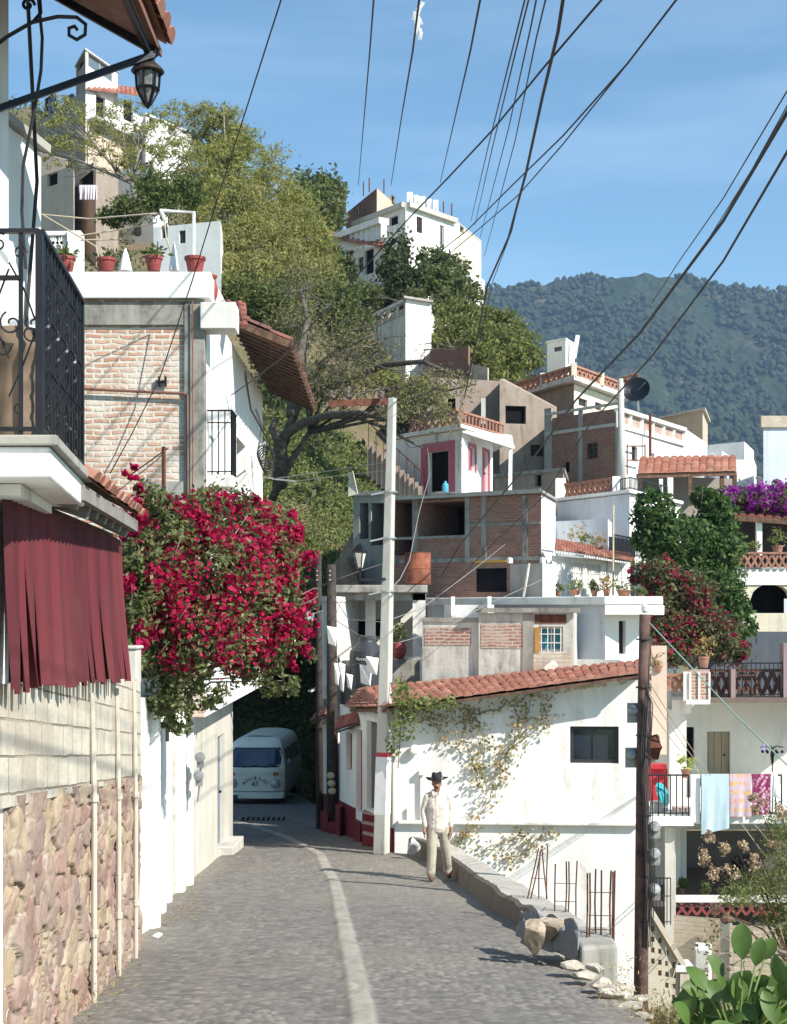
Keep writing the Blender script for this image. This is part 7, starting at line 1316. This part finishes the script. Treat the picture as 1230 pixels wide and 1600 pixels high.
wire('grey cable from the dark poles rising to the concrete pole',[(497,918,33),(519,908,32.2),(560,893,29),(601,880,27.5)],.012,0,WIREG)
wire('slack cable hanging from the dark pole to the slab house roof',[(519,930,32.2),(545,968,31),(600,972,29),(660,950,30),(740,890,33),(790,850,38)],.012,0,WIREG)
wire('second slack cable drooping across the water tank',[(519,965,32.2),(560,992,31),(620,1005,29.5),(690,985,30),(760,945,31),(860,900,34)],.011,0,WIREG)
wire('pale teal rope from the top of the brown pole to the lower right',[(1010,968,20),(1090,1053,19.5),(1150,1118,19),(1235,1200,18.5),(1300,1262,18)],.012,0,plain('teal_rope',(.22,.34,.31),.8),'rope')
for i,(a,b_,l) in enumerate((((1012,1062,20),(1110,1212,29.6),'topmost pale guy cord from the brown pole to the laundry rail'),((1012,1080,20),(1104,1212,29.6),'middle pale guy cord from the brown pole to the laundry rail'),((1012,1104,20),(1096,1212,29.6),'lowest pale guy cord from the brown pole to the laundry rail'))): wire(l,[a,((a[0]+b_[0])/2,(a[1]+b_[1])/2+4,(a[2]+b_[2])/2),b_],.009,0,plain('pale_rope',(.45,.38,.28),.9),'cord')
wire('pale cord slanting down in front of the dark patio',[(1150,1275,27),(1190,1330,24),(1245,1395,22)],.010,0,plain('pale_rope',(.45,.38,.28),.9),'cord')
wire('second pale cord in front of the dark patio, right of the first',[(1165,1272,27),(1205,1318,24),(1250,1375,22)],.010,0,plain('pale_rope',(.45,.38,.28),.9),'cord')
wire('thin black cable from the pole top toward the brown branches',[(600,628,27.4),(640,700,32),(700,690,38),(725,620,42)],.010)
wire('looping cable from the concrete pole past the rusty drum',[(606,925,27.4),(625,905,29),(640,875,31),(655,800,34),(672,740,40),(668,700,44)],.014,0,WIREG)
mb=MB(); rg=np.random.default_rng(3)
for k in range(10): a=P(652+rg.normal()*3,2+k*5,17.5); mb.add([a,a+Vector((.05,0,-.02)),a+Vector((.03+rg.normal()*.02,.01,-.12)),a+Vector((-.02,.02,-.1))],[(0,1,2,3)])
tag(obj('torn_rag',mb,plain('white_cloth',(.7,.7,.72),.9)),'torn white rag caught on a thin overhead cable at the top','rag')
# paper bunting
fl=plain('bunting_paper',(.66,.66,.64),.8,0,.12,7); fls=[((463,962),(478,985),24),((478,955),(492,972),28),((452,985),(464,1005),23),((511,978),(528,1010),30),((522,1035),(532,1072),30),((530,1035),(540,1082),30),((541,1052),(552,1078),30.5),((562,1038),(582,1072),30.5),((572,1025),(592,1055),30.4)]
FD_=['paper flag half hidden in the magenta blossoms, highest of the bunting','paper flag between the blossoms and the thin dark pole','lowest paper flag at the edge of the magenta blossoms','paper flag hanging alone on the thick dark pole','long narrow paper flag, left of the twin pair','right one of the two long narrow paper flags','folded paper flag just left of the water tank base','broad paper flag in front of the water tank','paper flag touching the concrete pole by the tank']
for i,((x0,y0),(x1,y1),d) in enumerate(fls):
    mb=MB(); a=P(x0,y0,d); b=P(x1,y0+3,d+.05); c=P(x1-3,y1,d-.1); e=P(x0+2,y1-5,d+.05); m_=(a+b+c+e)/4+Vector((0,-.05,0)); mb.add([a,b,c,e,m_],[(0,1,4),(1,2,4),(2,3,4),(3,0,4)]); tag(obj('paper_flag',mb,fl),FD_[i],'flag','white paper flags by the corner poles')
wire('thin string carrying the white paper flags by the corner poles',[(450,985,23),(470,960,25),(495,950,30),(515,985,31),(545,1040,31),(590,1030,30.4)],.005,0,WIREG,'string')
t=thing('tin_hood','small white tin hood sticking out left of the white house end','hood',P(493,1077,33)); mb=MB(); mb.add([P(483,1078,33),P(500,1070,33.2),P(502,1074,33.6),P(486,1083,33.4)],[(0,1,2,3)]); mb.bar(P(484,1080,33.2),P(502,1072,33.4),.12,.03); obj('sheet',mb,W1,t)
# ================================================================ right foreground plants
bp=thing('big_leaf_plant','bright green plant with large oval leaves in the lower right corner','plant',P(1150,1640,9.2)); rg=np.random.default_rng(15); BL=island('big_leaf',[(.09,.17,.03),(.13,.22,.045),(.07,.13,.028),(.16,.23,.06)],.5,.25,((.06,.10,.03),9,.6)); mm=BL.node_tree
def bleaf(mb,c,dirv,up,L_,Wd):
    d_=Vector(dirv).normalized(); u=Vector(up); s_=d_.cross(u).normalized(); n_=s_.cross(d_).normalized(); prof=[(0,.04),(.15,.5),(.35,.9),(.6,1),(.82,.78),(.95,.35),(1,.02)]; vs=[]
    for t,w_ in prof:
        p=Vector(c)+d_*L_*t-n_*(.18*L_*t*t); vs+= [p-s_*Wd*w_*.5+n_*Wd*w_*.16,p,p+s_*Wd*w_*.5+n_*Wd*w_*.16]
    mb.add(vs,[(3*i+j,3*i+j+1,3*i+j+4,3*i+j+3) for i in range(6) for j in(0,1)])
mbs=MB(); root=P(1150,1660,9.2)
LV=[(1160,1500,0,1,.0,74,40),(1180,1510,.2,1,.1,60,30),(1130,1530,-.5,1,-.2,60,38),(1200,1540,.9,.6,.2,80,42),(1190,1570,1,.35,.1,90,46),(1150,1560,-.9,.5,-.1,70,40),(1165,1585,.1,.9,-.5,60,34),(1120,1580,-1,.4,.1,64,36),(1210,1600,.9,.3,-.2,80,44),(1145,1600,-.5,-.1,-.6,62,40),(1185,1590,.3,.2,-1,62,44),(1225,1560,.6,.9,.1,80,44),(1100,1600,-.9,.2,-.2,56,34),(1165,1620,0,.1,-1,60,40),(1215,1635,.7,.0,-.6,70,44),(1130,1555,-.2,.8,-.5,50,32),(1175,1545,.5,.5,-.6,52,32),(1240,1600,.5,.6,-.4,80,44),(1195,1500,.4,1,-.1,50,30),(1160,1545,-.2,.4,-1,50,34),(1110,1560,-.6,.8,-.2,40,26)]+[(1080+k*13,1575+(k*37)%45,(-1,.8,-.3,.5)[k%4],(.5,.9,.7,.3)[k%4],(-.5,.1,-.7)[k%3],48+(k*13)%20,30+(k*7)%10) for k in range(12)]+[(1075+int(rg.uniform(0,160)),1530+int(rg.uniform(0,80)),rg.uniform(-1,1),rg.uniform(.2,1.2),rg.uniform(-.6,.3),rg.uniform(48,72),rg.uniform(30,42)) for k in range(26)]
for i,(x,y,dx,dz,dy,Lp,Wp) in enumerate(LV):
    d=9.2+rg.uniform(-.25,.25); c=P(x,y,d); mb=MB(); bleaf(mb,c,(dx,dy+rg.normal()*.15,dz),(rg.normal()*.3,-.7,.5),Lp/F*9.2*.76,Wp/F*9.2*.86); o=obj('leaf_blade',mb,BL,bp,smooth=True,uv=False); q=o.modifiers.new('u','SUBSURF'); q.levels=1; q.render_levels=1
    mbs.tube([root+Vector((rg.normal()*.03,0,0)),root.lerp(c,.6)+Vector((0,0,.04)),c],[.012,.009,.006],5)
obj('stem',mbs,plain('green_stem',(.13,.18,.05),.7),bp,smooth=True,uv=False)
fs=thing('seedy_shrub','feathery shrub with pinkish brown seed tufts in front of the dark patio','bush',P(1200,1500,20)); c_=cloud([(P(1180,1385,20),(.35,.3,.22)),(P(1225,1310,20),(.25,.3,.45)),(P(1235,1390,20),(.4,.3,.4)),(P(1150,1400,19.5),(.2,.2,.12)),(P(1225,1440,20),(.35,.3,.12))],6500,5,20,.3)
leaves('foliage',c_,.035,fol('shrub_fine',[(.16,.2,.06),(.22,.24,.09),(.11,.15,.04)]),fs,5,.25); tf=cloud([(P(x,y,19.8),(.10,.08,.08)) for x,y in ((1100,1340),(1112,1305),(1118,1365),(1130,1330),(1155,1325),(1182,1345),(1188,1262),(1180,1250),(1220,1270),(1112,1418),(1145,1362),(1205,1325))],1700,6,40,.32)
leaves('seed_tuft',tf,.028,FSEED,fs,6,.5); mb=MB(); rg=np.random.default_rng(6); rt=P(1240,1520,20.2)
for x,y in ((1100,1340),(1112,1305),(1130,1395),(1150,1325),(1182,1345),(1188,1262),(1220,1255),(1110,1418),(1170,1290)): e=P(x,y,19.8); mb.tube([rt,rt.lerp(e,.5)+Vector((rg.normal()*.1,0,.15)),e],[.03,.015,.005],4)
obj('stem',mb,WOODB,fs,uv=False)
dp=thing('dry_branches','bare grey branches lying over the cream garden wall','branches',P(1180,1500,18)); mb=MB(); rg=np.random.default_rng(9); tp=[]
for k in range(6): grow(mb,P(1235,1490+k*8,18),(-1,rg.normal()*.2,.25-k*.1),.55,.02,2,rg,tp,2,.5,0,0,.3,4)
obj('twig',mb,BARKG,dp,uv=False); leaves('foliage',[tuple(p+Vector(rg.normal(size=3)*.05)) for p in tp for _ in range(5)],.03,FB,dp,7)
tag(leaves('bank_plants',cloud([(P(1060,1612,10.2),(.25,.3,.07)),(P(1120,1610,9.8),(.3,.3,.08)),(P(1035,1600,11),(.12,.3,.06)),(P(1090,1598,10.8),(.2,.3,.07))],5500,8,24,.3),.028,fol('bank_dry',[(.3,.24,.12),(.22,.22,.08),(.36,.28,.17),(.16,.17,.06)]),seed=8,asp=.22),'dry grass and low green plants on the bank at the lower right','undergrowth',kind='stuff')
for i,(a,b_) in enumerate((((1040,1480,12),(1068,1590,10.6)),((1060,1500,12),(1045,1590,10.6)),((1080,1540,12),(1050,1590,10.7)),((1030,1545,11.5),(1058,1600,10.5)),((1090,1560,11),(1060,1600,10.4)))):
    mb=MB(); mb.tube([P(*a),P((a[0]+b_[0])/2-6,(a[1]+b_[1])/2,(a[2]+b_[2])/2),P(*b_)],[.003,.005,.008],4); tag(obj('dead_stalk',mb,plain('straw',(.4,.34,.24),.9),uv=False),['longest dead stalk leaning from the upper left','dead stalk leaning the other way, crossing the longest','short dead stalk at the right of the brown pole foot','dead stalk nearest the brown pole foot','shortest dead stalk, lowest on the bank'][i],'stalk','dead stalks by the brown pole')
# ================================================================ haze
mb=MB(); mb.box(-2600,3600,-60,2600,-120,620); hz=obj('haze',mb,[],uv=False)
m=bpy.data.materials.new('haze'); m.use_nodes=True; n=m.node_tree; n.nodes.clear(); o=N(n,'OutputMaterial'); pv=N(n,'VolumePrincipled'); pv.inputs['Color'].default_value=(.46,.66,1,1); pv.inputs['Density'].default_value=.00015; pv.inputs['Anisotropy'].default_value=.1
n.links.new(pv.outputs[0],o.inputs['Volume']); hz.data.materials.append(m); tag(hz,'thin blue air haze over the whole valley','haze',kind='stuff')
